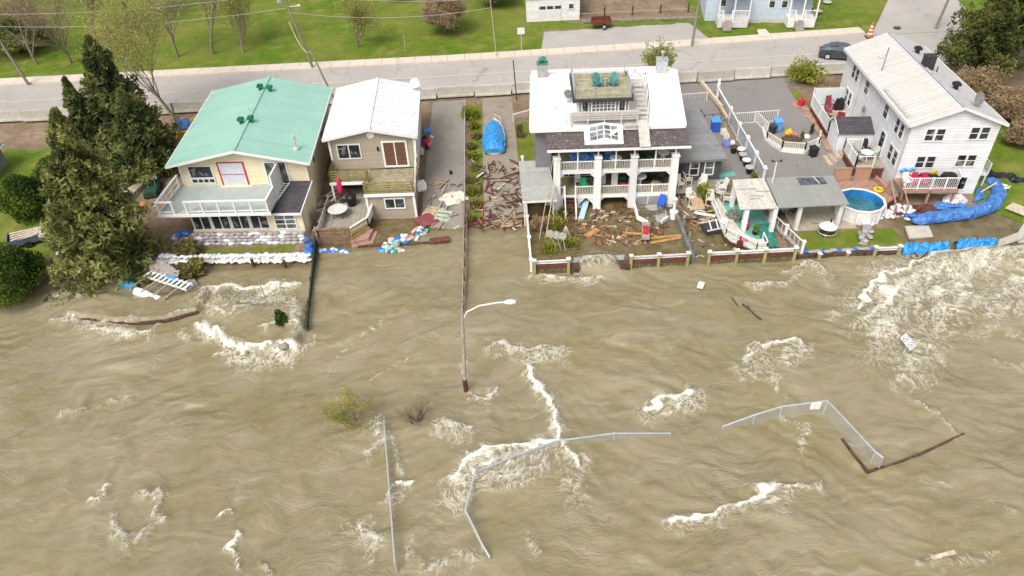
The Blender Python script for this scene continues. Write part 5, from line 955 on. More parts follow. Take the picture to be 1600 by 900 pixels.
# turquoise deck + pale bench ring
dE = deck('turquoise_deck', 'turquoise painted deck under and around the plank pergola', [(16.3, 42.0), (19.0, 41.5), (19.6, 44.0), (19.7, 48.3), (18.6, 50.2), (18.2, 51.6), (17.5, 52.6), (17.2, 52.6), (17.2, 50.0), (16.6, 48.0)], .38, TURQ, (18, 46, 0), CONCD, .1)
for k, (y0, y1) in enumerate(((49.9, 50.5), (50.5, 51.1), (51.1, 51.7))): b = MB(); b.box(17.25, 19.7-k*.45, y0, y1, .3, .52+k*.13); meshobj('step', b, TURQ, dE, world=True)
quad('pond_water', [(18.1, 41.5), (19.25, 41.45), (19.8, 44.5), (18.6, 44.5)], TURQD, .40); 
dF = deck('walkway_deck', 'bleached plank walkway bending round the turquoise deck', [(15.9, 48.0), (15.75, 43.0), (16.0, 42.2), (17.5, 40.9), (18.3, 40.95), (18.3, 42.2), (17.9, 42.2), (17.1, 43.2), (16.75, 46.2), (16.6, 48.0)], .62, WHITEPLANK, (16.5, 44.5, 0), WOODBROWN)
def raillow(mb, pts, z): 
    for a, c in zip(pts[:-1], pts[1:]): rail_mb(mb, (*a, z), (*c, z), .55, 1.6, 0, pw=.06, rw=.07)
b = MB(); raillow(b, [(15.95, 47.8), (15.85, 43.0), (17.5, 41.0), (18.25, 41.0), (18.3, 42.2)], .62); meshobj('low_rail', b, WHITE, dF, world=True)
b = MB(); b.slab((19.4, 45.3, .5), (19.6, 45.3, .5), (20.6, 41.1, .5), (20.3, 41.1, .5), .1); solo('deck_kerb', 'grey kerb board on the right edge of the turquoise deck', 'kerb', b, WOODGREY, (20, 43, .4), world=True)
o = T('lattice_railing', 'white railing with capped posts between turquoise deck and brick strip', 'railing', (20, 43, .3)); b = MB(); rail_mb(b, (19.6, 44.7, .3), (20.6, 40.6, .3), 1.0, 2.1, .5, pw=.16); meshobj('rails', b, WHITE, o, world=True)
for x, y in ((19.6, 44.7), (20.1, 42.65), (20.6, 40.6)): b = MB(); b.box(x-.13, x+.13, y-.13, y+.13, 1.36, 1.44); meshobj('post_cap', b, WHITE, o, world=True)
quad('brick_strip', [(20.15, 41.0), (21.0, 41.0), (20.6, 45.0), (19.9, 45.0)], BRICKPINK, .37)
# things on it
def shrub(name, label, cat, loc, r, h, m, n=260, seed=0, group=None, leaf=.12, flat=1.0, pot=None, stem=True, spread=.5, egg=False):
    rg = np.random.default_rng(seed+77); o = T(name, label, cat, loc, 0, group)
    u = rg.normal(size=(n, 3)); u /= np.linalg.norm(u, axis=1)[:, None]; rad = rg.random(n)**spread
    lob = 1+.22*np.sin(u[:, 0]*3.1+seed)*np.cos(u[:, 1]*2.7+seed*2)+.12*np.sin(u[:, 2]*6+seed)
    c = u*rad[:, None]*lob[:, None]; c[:, 0] *= r; c[:, 1] *= r; c[:, 2] = (c[:, 2]*.5+.5)*h
    if egg: k = 1-.85*np.clip(c[:, 2]/h, 0, 1)**1.1; c[:, 0] *= k; c[:, 1] *= k
    leaves(o, 'foliage', c, leaf, m, rg)
    if stem:
        b = MB(); 
        for i in range(5): a = rg.random()*6.28; b.tube([(0, 0, -.1), (.3*r*math.cos(a), .3*r*math.sin(a), h*.4), (.6*r*math.cos(a), .6*r*math.sin(a), h*.75)], [.04*h*.5, .03*h*.5, .01], 4)
        meshobj('stem', b, BARKD, o)
    if pot: b = MB(); b.lathe([(pot*.7, -pot), (pot, -.02), (pot*1.05, 0)], 10); meshobj('pot', b, BLACKPL, o)
    return o
def leaves(parent, name, c, s, m, rg, elong=1.0, up=None, aniso=None):
    n = len(c); a = rg.normal(size=(n, 3)); a /= np.linalg.norm(a, axis=1)[:, None]
    if up is not None: a = a*.6+up; a /= np.linalg.norm(a, axis=1)[:, None]
    b_ = np.cross(a, rg.normal(size=(n, 3))); b_ /= np.linalg.norm(b_, axis=1)[:, None]
    sz = s*(.6+.8*rg.random((n, 1))); w_ = b_*sz*.5; l_ = a*sz*.5*elong
    q = np.stack([c-w_*.7-l_, c+w_*.5-l_*.8, c+w_+l_*.6, c-w_*.6+l_], 1).reshape(-1, 3).astype(np.float32)
    me = bpy.data.meshes.new(name); me.vertices.add(4*n); me.vertices.foreach_set('co', q.ravel()); me.loops.add(4*n); me.loops.foreach_set('vertex_index', np.arange(4*n, dtype=np.int32))
    me.polygons.add(n); me.polygons.foreach_set('loop_start', np.arange(0, 4*n, 4, dtype=np.int32)); me.polygons.foreach_set('loop_total', np.full(n, 4, np.int32)); me.update(calc_edges=True)
    at = me.attributes.new('rnd', 'FLOAT', 'FACE'); cl = fbm(c[:, 0]*.9+c[:, 2]*.5, c[:, 1]*.9+c[:, 2]*.7, 2, 2); at.data.foreach_set('value', np.clip(rg.random(n)*.6+(cl-.5)*1.6+.2, 0, 1).astype(np.float32)); me.materials.append(m)
    return link(bpy.data.objects.new(name, me), parent)
shrub('potted_shrub', 'small yellow potted cone shrub on the turquoise deck', 'potted plant', (18.1, 43.2, .6), .28, .8, BUSHY, 220, 1, pot=.25, leaf=.1, egg=True)
b = MB(); b.lathe([(.2, 0), (.26, .35), (.12, .5), (.2, .75), (.05, .9)], 9); solo('red_ornament', 'small dark red garden ornament beside the pergola post', 'ornament', b, RED, (17.6, 43.9, .4))
lump('wicker_heap', 'tangled wicker chair remains on the turquoise deck left of the pergola', 'heap', (17.0, 45.3, .4), .9, 1.1, .6, mat('green grey wicker', (.25, .27, .2), .8, .4, 9), seed=15, rough=.4); lump('pink_cushion', 'pink cushion on the bend of the plank walkway', 'cushion', (16.8, 42.2, .62), .8, .35, .15, PINK, -30, seed=16)
lump('white_sack', 'crumpled white sack on the plank walkway', 'sack', (16.15, 44.6, .62), .7, .6, .3, BAGW, seed=17, rough=.3)
b = MB(); b.lathe([(.22, 0), (.22, .55), (.25, .6)], 10); b.lathe([(.07, .6), (.06, 1.1)], 6); solo('rusty_bollard', 'rusty iron post on a pale block below the plank walkway', 'post', b, RUST, (16.35, 41.3, .5)); b = MB(); b.box(-.3, .3, -.3, .3, 0, .75); solo('concrete_block', 'pale square block standing in the water left of the seawall railing', 'block', b, CONC, (16.35, 41.3, -.3), 10)
# annex deck, wreckage furniture
dG = deck('annex_deck', 'weathered grey deck in front of the dark annex windows', [(13.3, 50.3), (17.2, 50.3), (17.2, 49.0), (15.6, 48.0), (14.2, 48.6), (13.3, 48.6)], .95, WOODGREY, (15, 49.5, 0), DSTEEL)
ADW = mat('faded cream wood', (.66, .60, .50), .8, .1, 4)
chair('cream wooden chair at the left end of the annex deck', (13.7, 49.2, .95), ADW, 20, s=1.1); chair('cream wooden chair in the middle of the annex deck', (15.5, 49.1, .95), ADW, -30, s=1.1); chair('cream wooden chair leaning at the back of the annex deck', (14.5, 49.8, .95), ADW, 100, s=1.1); chair('white chair toppled at the right edge of the annex deck', (17.0, 48.9, .6), WHITE_OLD, -80, s=1.2)
b = MB(); b.slab((-.45, -1.4, .5), (.45, -1.4, .5), (.45, .4, .95), (-.45, .4, .95), .06); solo('plank_table', 'slanted brown plank table sliding off the annex deck', 'table', b, WOODTAN, (14.75, 48.1, 0), 3, smooth=False)
for i, (px, py, rz) in enumerate(((1078, 315, 20), (1108, 318, -15), (1125, 308, 40), (1135, 318, 70))): chair(['white chair skeleton lying by the last veranda column', 'cream chair sunk below the plank table', 'cream chair frame wedged at the head of the walkway', 'white chair wedged between walkway and turquoise deck'][i], P(px, py, .35), ADW if i % 2 else WHITE_OLD, rz, s=1.1)
shrub('round_shrub', 'round yellow green shrub among the wreckage beside the walkway', 'shrub', P(1098, 312, .3), .75, 1.4, BUSHY, 900, 4, leaf=.13)
shrub('low_shrub', 'low bright green shrub half drowned under white planks', 'shrub', P(1110, 336, -.1), .7, .6, BUSHY, 500, 5, leaf=.12)
pc = T('floating_cart', 'dark cart with white slats floating left of the plank walkway', 'cart', P(1113, 362, -.1), 12); b = MB(); b.box(-.75, .75, -.55, .55, .1, .55); meshobj('body', b, DSTEEL, pc); b = MB(); [b.bar((x, -.5, .6), (x+.25, .5, .75), .1, .06) for x in (-.4, .15)]; b.bar((-.75, -.55, .56), (.75, -.55, .6), .08); b.bar((-.75, .55, .56), (.75, .55, .6), .08); meshobj('slats', b, WHITE_OLD, pc)
st = T('barrow', 'grey barrow with red load standing in the flooded yard', 'barrow', P(1008, 373, -.1), 80); b = MB(); b.box(-.8, .8, -.28, .28, .45, .62); b.box(.55, .75, -.3, .3, .6, 1.0); meshobj('frame', b, WOODGREY, st); b = MB(); b.box(-.35, .45, -.2, .2, .62, .85); meshobj('load', b, RED, st)
for x in (-.65, .65):
    for y in (-.22, .22): b = MB(); b.bar((x, y, -.2), (x, y, .45), .06); meshobj('leg', b, DSTEEL, st)
# patio furniture, stove
SV = T('garden_stove', 'round garden fire pit with a white conical lid and black flue', 'fire pit', (23.2, 42.8, .35)); b = MB(); b.lathe([(.35, 0), (.42, .2), (.42, .55), (.3, .6)], 14); meshobj('body', b, mat('dark brick body', (.12, .06, .05), .8, .3, 6), SV)
b = MB(); b.lathe([(.66, .68), (.64, .72), (.1, 1.05)], 16); meshobj('lid', b, WHITEPL, SV, smooth=True); b = MB(); b.tube([(.12, 0, 1.0), (.12, 0, 1.3)], .07); meshobj('flue', b, BLACKPL, SV); b = MB(); b.tube([(.68*math.cos(a/16*6.283), .68*math.sin(a/16*6.283), .3) for a in range(17)], .03, 5); meshobj('ring', b, STEEL, SV)
for k in range(3): a = k*2.1; b = MB(); b.bar((.66*math.cos(a), .66*math.sin(a), 0), (.66*math.cos(a), .66*math.sin(a), .3), .04); meshobj('leg', b, STEEL, SV)
gt = T('garden_table', 'yellow topped small garden table with chairs under the grey canopy', 'table', (20.9, 45.7, .35)); b = MB(); b.box(-.4, .4, -.4, .4, .68, .73); meshobj('tabletop', b, WOODPALE, gt)
for sx in (-.33, .33):
    for sy in (-.33, .33): b = MB(); b.bar((sx, sy, 0), (sx, sy, .68), .05); meshobj('leg', b, DSTEEL, gt)
chair('black iron chair right of the yellow topped garden table', (21.6, 45.4, .38), DSTEEL, -80); chair('black iron chair left of the yellow topped garden table', (20.5, 45.1, .38), DSTEEL, 100)
b = MB(); b.tube([(21.6, 45.6, .42), (22.4, 45.7, .42), (23.0, 45.0, .42), (22.6, 44.2, .42), (23.4, 44.0, .42), (24.0, 43.9, .42)], .03, 5); solo('garden_hose', 'dark garden hose snaking over the tan patio', 'hose', b, DSTEEL, (22.8, 44.6, .42), world=True)
b = MB(); b.tube([(0, 0, 0), (0, 0, .3)], .12, 8); solo('white_bucket', 'white bucket at the foot of the right canopy post', 'bucket', b, WHITEPL, (24.0, 43.9, .38))
b = MB(); [b.bar(a, c, .05) for a, c in (((-.35, -.2, .04), (.35, -.2, .04)), ((.35, -.2, .04), (.35, .25, .04)), ((.35, .25, .04), (-.35, .25, .04)), ((-.35, .25, .04), (-.35, -.2, .04)))]; solo('timber_square', 'small yellow wooden frame on the grass by the canopy post', 'frame', b, WOODTREAT, (24.2, 43.2, .36), -5)
# lot: planter ring, bins, plants
RG = T('planter_wall', 'white railed planter wall curving round the bins in the parking lot', 'planter', (25, 55, .9)); pts = [(23.3, 58.6), (22.9, 56.4), (23.6, 54.5), (25.4, 54.0), (26.9, 54.9), (27.4, 56.1)]
for a, c in zip(pts[:-1], pts[1:]):
    b = MB(); b.bar((*a, .95), (*c, .95), .3, .5); meshobj('low_wall', b, WHITE_OLD, RG, world=True); b = MB(); rail_mb(b, (*a, 1.2), (*c, 1.2), .6, 2.5, .16, bw=.04); meshobj('railing', b, mat('cream railing', (.70, .66, .56), .6, .05, 3), RG, world=True)
def bin_(label, loc, m, m2=None, rz=0, s=1.0, name='wheelie_bin'):
    o = T(name, label, 'bin', loc, rz); b = MB(); w0, w1 = .26*s, .33*s; b.add([(-w0, -w0, .08), (w0, -w0, .08), (w0, w0, .08), (-w0, w0, .08), (-w1, -w1, 1.0*s), (w1, -w1, 1.0*s), (w1, w1*1.15, 1.0*s), (-w1, w1*1.15, 1.0*s)], [(3, 2, 1, 0), (4, 5, 6, 7), (0, 1, 5, 4), (1, 2, 6, 5), (2, 3, 7, 6), (3, 0, 4, 7)]); meshobj('body', b, m, o)
    b = MB(); b.slab((-w1*1.1, -w1*1.15, 1.03*s), (w1*1.1, -w1*1.15, 1.03*s), (w1*1.1, w1*1.3, 1.12*s), (-w1*1.1, w1*1.3, 1.12*s), .05); meshobj('lid', b, m2 or m, o)
    for sx in (-.25, .25): b = MB(); b.lathe([(.1, -.04), (.1, .04)], 10, m=Matrix.Translation((sx*s, .3*s, .1)) @ Matrix.Rotation(math.pi/2, 4, 'Y')); meshobj('wheel', b, RUBBER, o)
    return o
bin_('blue wheelie bin inside the planter ring', (24.3, 58.0, 1.0), SKYPL, SKYPL); bin_('dark grey wheelie bin left of the blue one in the planter ring', (23.7, 57.5, 1.0), DSTEEL, DSTEEL, 20, .8); bin_('black bin leaning on the outer face of the planter wall', (25.9, 53.4, .8), BLACKPL, BLACKPL, 15, .85)
bin_('blue wheelie bin standing in the alley beside the annex roof', (18.9, 58.6, .95), BLUEPL, SKYPL, -5, 1.1)
lump('yellow_toy', 'yellow ride-on toy in the planter ring', 'toy', (25.1, 57.3, 1.0), .6, .5, .5, YELLOW, seed=20, rough=.3); lump('pink_toy', 'magenta toy right of the yellow ride-on toy', 'toy', (25.5, 56.9, 1.0), .5, .3, .3, PINK, seed=21, rough=.3); lump('board_heap', 'brown board heap at the front of the planter ring', 'heap', (24.9, 56.2, .95), 1.5, .8, .4, WOODBROWN, seed=22, rough=.3)
for i, (x, y, lab) in enumerate(((25.8, 56.0, 'small cone evergreen left of the white tub in the planter ring'), (27.1, 57.2, 'small cone evergreen right of the white tub in the planter ring'))): shrub('cone_evergreen', lab, 'shrub', (x, y, 1.0), .3, 1.1, BUSHO if i == 0 else CEDAR, 260, 30+i, leaf=.1, egg=True, group='cone evergreens in the planter ring')
lump('white_tub', 'white tub between the two small cone evergreens', 'tub', (26.4, 56.5, 1.0), .6, .4, .25, WHITEPL, seed=23)
# railing fence along the alley
AF = T('alley_fence', 'grey slatted fence with white capped posts between alley and parking lot', 'fence', (20.4, 56, .9))
ys_ = (64.3, 59.8, 56.9, 54.4, 51.9, 49.6)
for i, y in enumerate(ys_): z = G(20.5, y); b = MB(); b.box(20.4, 20.58, y-.09, y+.09, z-.2, z+1.45); p_ = meshobj('post', b, WHITE, AF, world=True); b = MB(); b.box(20.33, 20.65, y-.16, y+.16, z+1.45, z+1.53); b.lathe([(.1, z+1.53), (.16, z+1.62), (.06, z+1.72)], 8, (20.49, y, 0)); meshobj('post_cap', b, WHITE, p_, world=True)
for y0, y1 in zip(ys_[:-1], ys_[1:]):
    z0, z1 = G(20.5, y0), G(20.5, y1); b = MB()
    b.bar((20.49, y0, z0+1.4), (20.49, y1, z1+1.4), .12, .07); b.bar((20.49, y0, z0+.15), (20.49, y1, z1+.15), .1, .08); meshobj('rail', b, WHITE, AF, world=True)
    if y0 < 60: b = MB(); k = int((y0-y1)/.16); [b.box(20.47, 20.5, y0+(y1-y0)*(j+.1)/k-.06, y0+(y1-y0)*(j+.1)/k+.06, z0+(z1-z0)*j/k+.15, z0+(z1-z0)*j/k+1.35) for j in range(1, k)]; meshobj('slat_panel', b, mat('blue grey slats', (.40, .42, .44), .7, .12, 3), AF, world=True)
GTE = T('metal_gate', 'white tube gate lying across the parking lot by the alley fence', 'gate', (21.5, 60.5, 1)); b = MB(); rail_mb(b, (20.7, 59.7, 1.0), (24.9, 59.9, 1.0), 1.1, 2.0, .2, bw=.025, pw=.08); meshobj('gate_leaf', b, WHITE, GTE, world=True); b = MB(); rail_mb(b, (23.0, 60.0, 1.0), (23.3, 57.6, 1.0), 1.0, 2, .2, bw=.025); meshobj('side_rail', b, WHITE, GTE, world=True)
GT2 = T('street_gate', 'long low grey tube railing by the street above the annex', 'railing', (17.5, 64.5, 1.1)); b = MB(); rail_mb(b, (14.2, 64.2, 1.1), (19.6, 64.6, 1.1), .95, 2.6, .22, bw=.025); meshobj('railing', b, mat('pale grey tube', (.58, .58, .56), .5, .05, 3), GT2, world=True)
b = MB(); b.bar((19.9, 68.0, 1.6), (20.45, 62.5, 1.5), .28, .35); b.bar((20.45, 62.5, 1.4), (20.5, 60.0, 1.3), .2, .3); solo('timber_kerb', 'pale timber beam leading from the barriers to the alley fence', 'beam', b, WOODPALE, (20.2, 65, 1.3), world=True)
b = MB(); b.lathe([(.15, 0), (.2, .2), (.12, .4)], 8); lm = T('gate_lamp', 'white twin lamp on the first post of the alley fence', 'lamp', (20.5, 64.3, 2.8)); b = MB(); b.lathe([(.13, .0), (.17, .2), (.08, .38)], 8); meshobj('lamp_shade', b, WHITEPL, lm); b = MB(); b.lathe([(.12, .0), (.15, .18), (.07, .33)], 8, (.1, .3, .25)); meshobj('lamp_shade', b, WHITEPL, lm)
for i, (x, y, c) in enumerate(((19.5, 54.6, WOODBROWN), (20.0, 54.2, WHITE_OLD), (19.9, 53.3, STEEL), (19.95, 52.4, WHITE_OLD), (19.9, 51.3, STEEL))):
    o = T('plant_pot', ['brown empty pot first in the row along the alley fence', 'black pot with white rim second in the row along the alley fence', 'black pot with grey rim in the middle of the pot row', 'black pot with pale rim second from the shore end of the pot row', 'black pot with pale grey rim at the shore end of the pot row'][i], 'plant pot', (x, y, G(x, y)+.1), 0, 'pots along the alley fence'); b = MB(); b.lathe([(.2, 0), (.32, .5)], 10); meshobj('pot', b, BLACKPL, o); b = MB(); b.lathe([(.36, .5), (.36, .58)], 12); meshobj('rim', b, c, o)
shrub('potted_plant', 'small yellow leaved plant at the shore end of the pot row', 'potted plant', (20.1, 50.5, .7), .3, .6, BUSHY, 160, 40, leaf=.1); lump('blue_tub', 'violet blue tub with white ball in the alley', 'tub', (19.4, 56.0, .85), .9, .8, .45, mat('violet blue plastic', (.16, .18, .5), .5, .1, 3), seed=24, rough=.1); lump('white_ball', 'white round float inside the violet blue tub', 'ball', (19.7, 55.7, 1.15), .4, .4, .35, WHITEPL, seed=25, rough=.05)
for i in range(2): lump('cream_sack', ['cream sack nearer the street in the alley', 'cream sack nearer the shore in the alley'][i], 'sack', (19.6, 58.2-i*.9, .9), .6, .9, .5, mat('cream sack', (.6, .56, .46), .8, .1, 4), seed=26+i)
b = MB(); [b.bar((19.3+i*.16, 60.4-i*.2, 1.0), (20.2+i*.03, 58.9+i*.25, 2.2-.1*i), .08, .04) for i in range(6)]; solo('branch_stack', 'stack of tan sticks and boards leaning on the alley fence', 'stack', b, WOODPALE, (19.8, 59.6, 1), world=True)
b = MB(); rail_mb(b, (17.9, 59.0, .9), (19.5, 59.2, .9), 1.5, .8, 0, pw=.05, rw=.04); rail_mb(b, (17.9, 59.0, .9), (17.9, 60.2, .9), 1.5, 1, 0, pw=.05, rw=.04); solo('bin_rack', 'dark metal rack round the alley wheelie bin', 'rack', b, DSTEEL, (18.5, 59.4, .9), world=True)
o = T('garden_lamp_post', 'slim white lamp post between pergola and canopy', 'lamp post', (19.98, 46.5, .3)); b = MB(); b.tube([(0, 0, 0), (0, 0, 4.2)], .05); meshobj('pole', b, WHITE_OLD, o); b = MB(); b.bar((-.35, 0, 4.2), (.35, 0, 4.2), .05); b.lathe([(.05, 4.15), (.1, 4.3)], 6, (.33, 0, 0)); b.lathe([(.05, 4.15), (.1, 4.3)], 6, (-.33, 0, 0)); meshobj('lamp_head', b, DSTEEL, o)
# ---------------------------------------------------------------- along the road
def barrier(label, x, y, rz, L_=3.66, group='concrete barriers along the road'):
    o = T('concrete_barrier', label, 'barrier', (x, y, 1.5), rz, group); b = MB(); h = L_/2-.03
    pr = [(-.3, 0), (.3, 0), (.3, .1), (.22, .3), (.18, 1.0), (-.18, 1.0), (-.22, .3), (-.3, .1)]; b.add([(-h, p[0], p[1]) for p in pr]+[(h, p[0], p[1]) for p in pr], [tuple(range(8)), tuple(range(15, 7, -1))]+[(i, i+8, (i+1) % 8+8, (i+1) % 8) for i in range(8)]); meshobj('body', b, CONC, o); return o
x = -53.0; k = 0; first = None
W9 = ('first', 'second', 'third', 'fourth', 'fifth', 'sixth', 'seventh', 'eighth')
BARS = [f'concrete barrier, {W9[i]} from the left photo edge' for i in range(7)]+[f'concrete barrier behind the mint roof, {W9[i]} from its left corner' for i in range(3)]+[f'concrete barrier behind the white patched roof, {W9[i]} from the left' for i in range(2)]+[f'concrete barrier across the driveways, {W9[i]} from the taupe house' for i in range(3)]+[f'concrete barrier behind the roof terrace house, {W9[i]} from the left' for i in range(3)]+[f'concrete barrier along the parking lots, {W9[i]} right of the white roof' for i in range(8)]
while x < 34:
    y = float(np.interp(x, [-50, -8.6, 2.3, 33.6], [67.3, 67.75, 68.1, 69.1])); rz = math.degrees(math.atan2(.35, 41)) if x < -8 else (.9 if x > 3 else 1.5)
    lab = BARS[k]
    barrier(lab, x, y+.12*math.sin(k*2.1), rz+.6*math.sin(k*1.7)); x += 3.72; k += 1
# car
def car(label, loc, rz):
    o = T('parked_car', label, 'car', loc, rz); b = MB(); L_, W_ = 4.5, 1.78
    st = [(-2.25, .30, .55, .70), (-2.18, .28, .80, .80), (-1.7, .24, .95, .86), (-1.1, .22, .98, .89), (0, .22, .96, .89), (1.0, .22, .92, .89), (1.7, .24, .82, .86), (2.15, .28, .66, .76), (2.25, .32, .5, .62)]
    vs = []; n = 8
    for x, z0, z1, w in st: vs += [(x, -w, z0), (x, -w-.0, (z0+z1)/2), (x, -w*.95, z1-.06), (x, -w*.8, z1), (x, w*.8, z1), (x, w*.95, z1-.06), (x, w, (z0+z1)/2), (x, w, z0)]
    b.add(vs, [(i*n+k, i*n+(k+1) % n, (i+1)*n+(k+1) % n, (i+1)*n+k) for i in range(len(st)-1) for k in range(n)]+[tuple(range(n)), tuple(range((len(st)-1)*n+n-1, (len(st)-1)*n-1, -1))]); body = meshobj('body', b, CARGREY, o, smooth=False)
    cs = [(-1.95, .93, .93, .68), (-1.3, .9, 1.30, .60), (-.5, .9, 1.43, .58), (.2, .9, 1.42, .58), (.75, .9, 1.25, .62), (1.35, .88, .90, .70)]; vs = []
    for x, z0, z1, w in cs: vs += [(x, -w-.12, z0), (x, -w, z1-.04), (x, -w+.12, z1), (x, w-.12, z1), (x, w, z1-.04), (x, w+.12, z0)]
    b = MB(); n = 6; b.add(vs, [(i*n+k, i*n+(k+1) % n, (i+1)*n+(k+1) % n, (i+1)*n+k) for i in range(len(cs)-1) for k in range(n)]); meshobj('windows', b, mat('car glass', (.10, .14, .16), .08, .1, 2, spec=.7), o)
    b = MB(); b.add([(-1.3, -.52, 1.315), (-1.3, .52, 1.315), (-.5, .5, 1.45), (-.5, -.5, 1.45), (.2, .5, 1.44), (.2, -.5, 1.44), (.55, .52, 1.34), (.55, -.52, 1.34)], [(1, 0, 3, 2), (2, 3, 5, 4), (4, 5, 7, 6)]); [b.bar((-1.35, s*.66, 1.26), (-.5, s*.62, 1.41), .06) or b.bar((-.5, s*.62, 1.41), (.25, s*.62, 1.4), .06) or b.bar((.25, s*.62, 1.4), (1.3, s*.76, .92), .06) or b.bar((-.35, s*.74, .9), (-.35, s*.63, 1.4), .06) for s in (-1, 1)]; meshobj('roof', b, CARGREY, o)
    for sx in (-1.35, 1.35):
        for sy in (-1, 1):
            M_ = Matrix.Translation((sx, sy*.82, .32)) @ Matrix.Rotation(math.pi/2, 4, 'X'); w_ = MB(); w_.lathe([(.32, -.11), (.33, 0), (.32, .11)], 16, m=M_); wo = meshobj('wheel', w_, RUBBER, o); r_ = MB(); r_.lathe([(.21, -.125), (.21, .125)], 12, m=M_); meshobj('rim', r_, STEEL, wo)
    for sy in (-1, 1): b = MB(); b.box(-2.27, -2.1, sy*.6-.13, sy*.6+.13, .62, .76); meshobj('tail_light', b, RED, o); b = MB(); b.box(2.12, 2.24, sy*.55-.15, sy*.55+.15, .5, .62); meshobj('headlight', b, GLASS_PALE, o); b = MB(); b.box(.75, .95, sy*.98-.08, sy*.98+.08, .9, 1.0); meshobj('wing_mirror', b, CARGREY, o)
car('dark grey saloon car parked on the road beside the white house', (35.6, 72.6, 1.57), -22)
o = T('traffic_drum', 'orange and white striped traffic drum at the street corner', 'traffic drum', (40.8, 77.9, 1.6)); b = MB(); b.lathe([(.36, 0), (.3, .1), (.12, 1.5)], 10); meshobj('cone_body', b, ORANGE, o)
for z in (.35, .75, 1.12): b = MB(); r0 = .3-(z-.1)*.128; b.lathe([(r0+.012, z), (r0-.008, z+.16)], 10); meshobj('white_band', b, WHITE, o)
b = MB(); b.box(-.4, .4, -.4, .4, 0, .06); meshobj('base', b, RUBBER, o)
b = MB(); b.lathe([(.3, 0), (.26, .08), (.08, .75)], 8, m=Matrix.Translation((1.2, -.5, .25)) @ Matrix.Rotation(1.4, 4, 'Y')); solo('traffic_cone', 'fallen red and white traffic cone right of the striped drum', 'traffic cone', b, PINK, (40.8, 77.4, 1.6))
# poles and wires
def pole(name, label, base, top, r0=.16, r1=.11, m=POLEW, cat='utility pole'):
    o = T(name, label, cat, base); b = MB(); v = Vector(top)-Vector(base); b.tube([(0, 0, -.3), v], [r0, r1], 8); meshobj('pole', b, m, o); return o, v
pa, va = pole('utility_pole', 'leaning greenish utility pole at the far left of the road', (-51.4, 76.4, 1.5), (-52.1, 75.5, 9.6))
pb, vb = pole('utility_pole', 'leaning utility pole with transformer left of the driveways', (-20.5, 77.0, 1.5), (-21.9, 76.6, 10.0))
b = MB(); b.lathe([(.28, 0), (.3, .1), (.3, .75), (.22, .85)], 12, (vb.x-.45, vb.y, vb.z-1.2)); meshobj('transformer', b, STEEL, pb); b = MB(); b.bar(vb*.8+Vector((0, 0, 0)), vb*.8+Vector((1.0, -.1, .1)), .06); b.lathe([(.12, 0), (.2, .08), (.1, .18)], 8, tuple(vb*.8+Vector((1.1, -.1, .02)))); meshobj('lamp_arm', b, WHITE_OLD, pb)
pc_, vc = pole('wooden_pole', 'thin wooden pole standing between the mint and taupe roofs', (-16.2, 67.0, 1.3), (-17.8, 67.2, 7.0), .1, .08)
pd, vd = pole('utility_pole', 'straight utility pole at the edge of the parking strip above the white roof', (21.2, 78.0, 1.6), (21.5, 77.8, 10.5))
pe, ve = pole('driveway_pole', 'slim grey pole beside the boat driveway near the road', (1.4, 66.8, 1.3), (1.2, 67.0, 5.2), .06, .05, DSTEEL)
pf, vf = pole('wooden_pole', 'grey wooden pole beyond the lawn at the top right of the driveways', (-.4, 77.6, 1.6), (-.8, 77.6, 8.0), .05, .04, WOODPALE)
o, v = pole('street_lamp', 'street lamp with a white arched arm in front of the pines', (48.9, 79.5, 1.6), (49.4, 79.2, 7.4), .16, .12, cat='street lamp'); b = MB(); b.tube([v*.9, v+Vector((-.6, 0, .9)), v+Vector((-1.6, 0, 1.4)), v+Vector((-2.2, 0, 1.4))], .07, 6); b.lathe([(.08, 0), (.25, .06), (.2, .16)], 10, tuple(v+Vector((-2.5, 0, 1.3)))); meshobj('lamp_arm', b, WHITE, o)
WIRE = mat('pale cable', (.34, .34, .33), .6, .05, 2)
def wire(name, label, a, c, sag=1.0, r=.022, m=WIRE):
    a = Vector(a); c = Vector(c); n = 16; pts = [a+(c-a)*t/n-Vector((0, 0, sag*4*(t/n)*(1-t/n))) for t in range(n+1)]; b = MB(); b.tube([p-a for p in pts], r, 4); o = solo(name, label, 'cable', b, m, a); return o
A_ = Vector((-52.1, 75.5, 9.4)); B_ = Vector((-21.9, 76.6, 9.8)); C_ = Vector((-.8, 77.6, 7.9)); D_ = Vector((21.5, 77.8, 10.2))
wire('power_cable', 'upper power cable from the far left pole to the transformer pole', A_, B_, .6); wire('power_cable', 'lower power cable from the far left pole to the transformer pole', A_-Vector((0, 0, 1.2)), B_-Vector((0, 0, 1.6)), .7)
wire('power_cable', 'upper power cable from the transformer pole towards the lawn pole', B_, C_, .6); wire('power_cable', 'lower power cable from the transformer pole towards the lawn pole', B_-Vector((0, 0, 2)), C_-Vector((0, 0, 1)), .8); wire('power_cable', 'power cable from the lawn pole to the straight pole', C_, D_, .5)
wire('guy_wire', 'yellow guy wire from the transformer pole to the thin wooden pole', B_-Vector((0, 0, 3)), (-17.8, 67.2, 7.0), 1.2, .03, mat('yellowish cable', (.55, .50, .25), .6, .05, 2)); wire('power_cable', 'power cable from the straight pole to the right edge', D_, (60, 76, 10), 1)
o, v = pole('sign_post', 'white rectangular road sign seen from behind on the far lawn edge', P(815, 80, 1.6), P(815, 80, 1.6)+Vector((0, 0, 2.4)), .04, .04, STEEL, 'sign'); b = MB(); b.box(-.4, .4, -.03, .03, 1.9, 2.6); meshobj('sign_plate', b, WHITE_OLD, o)
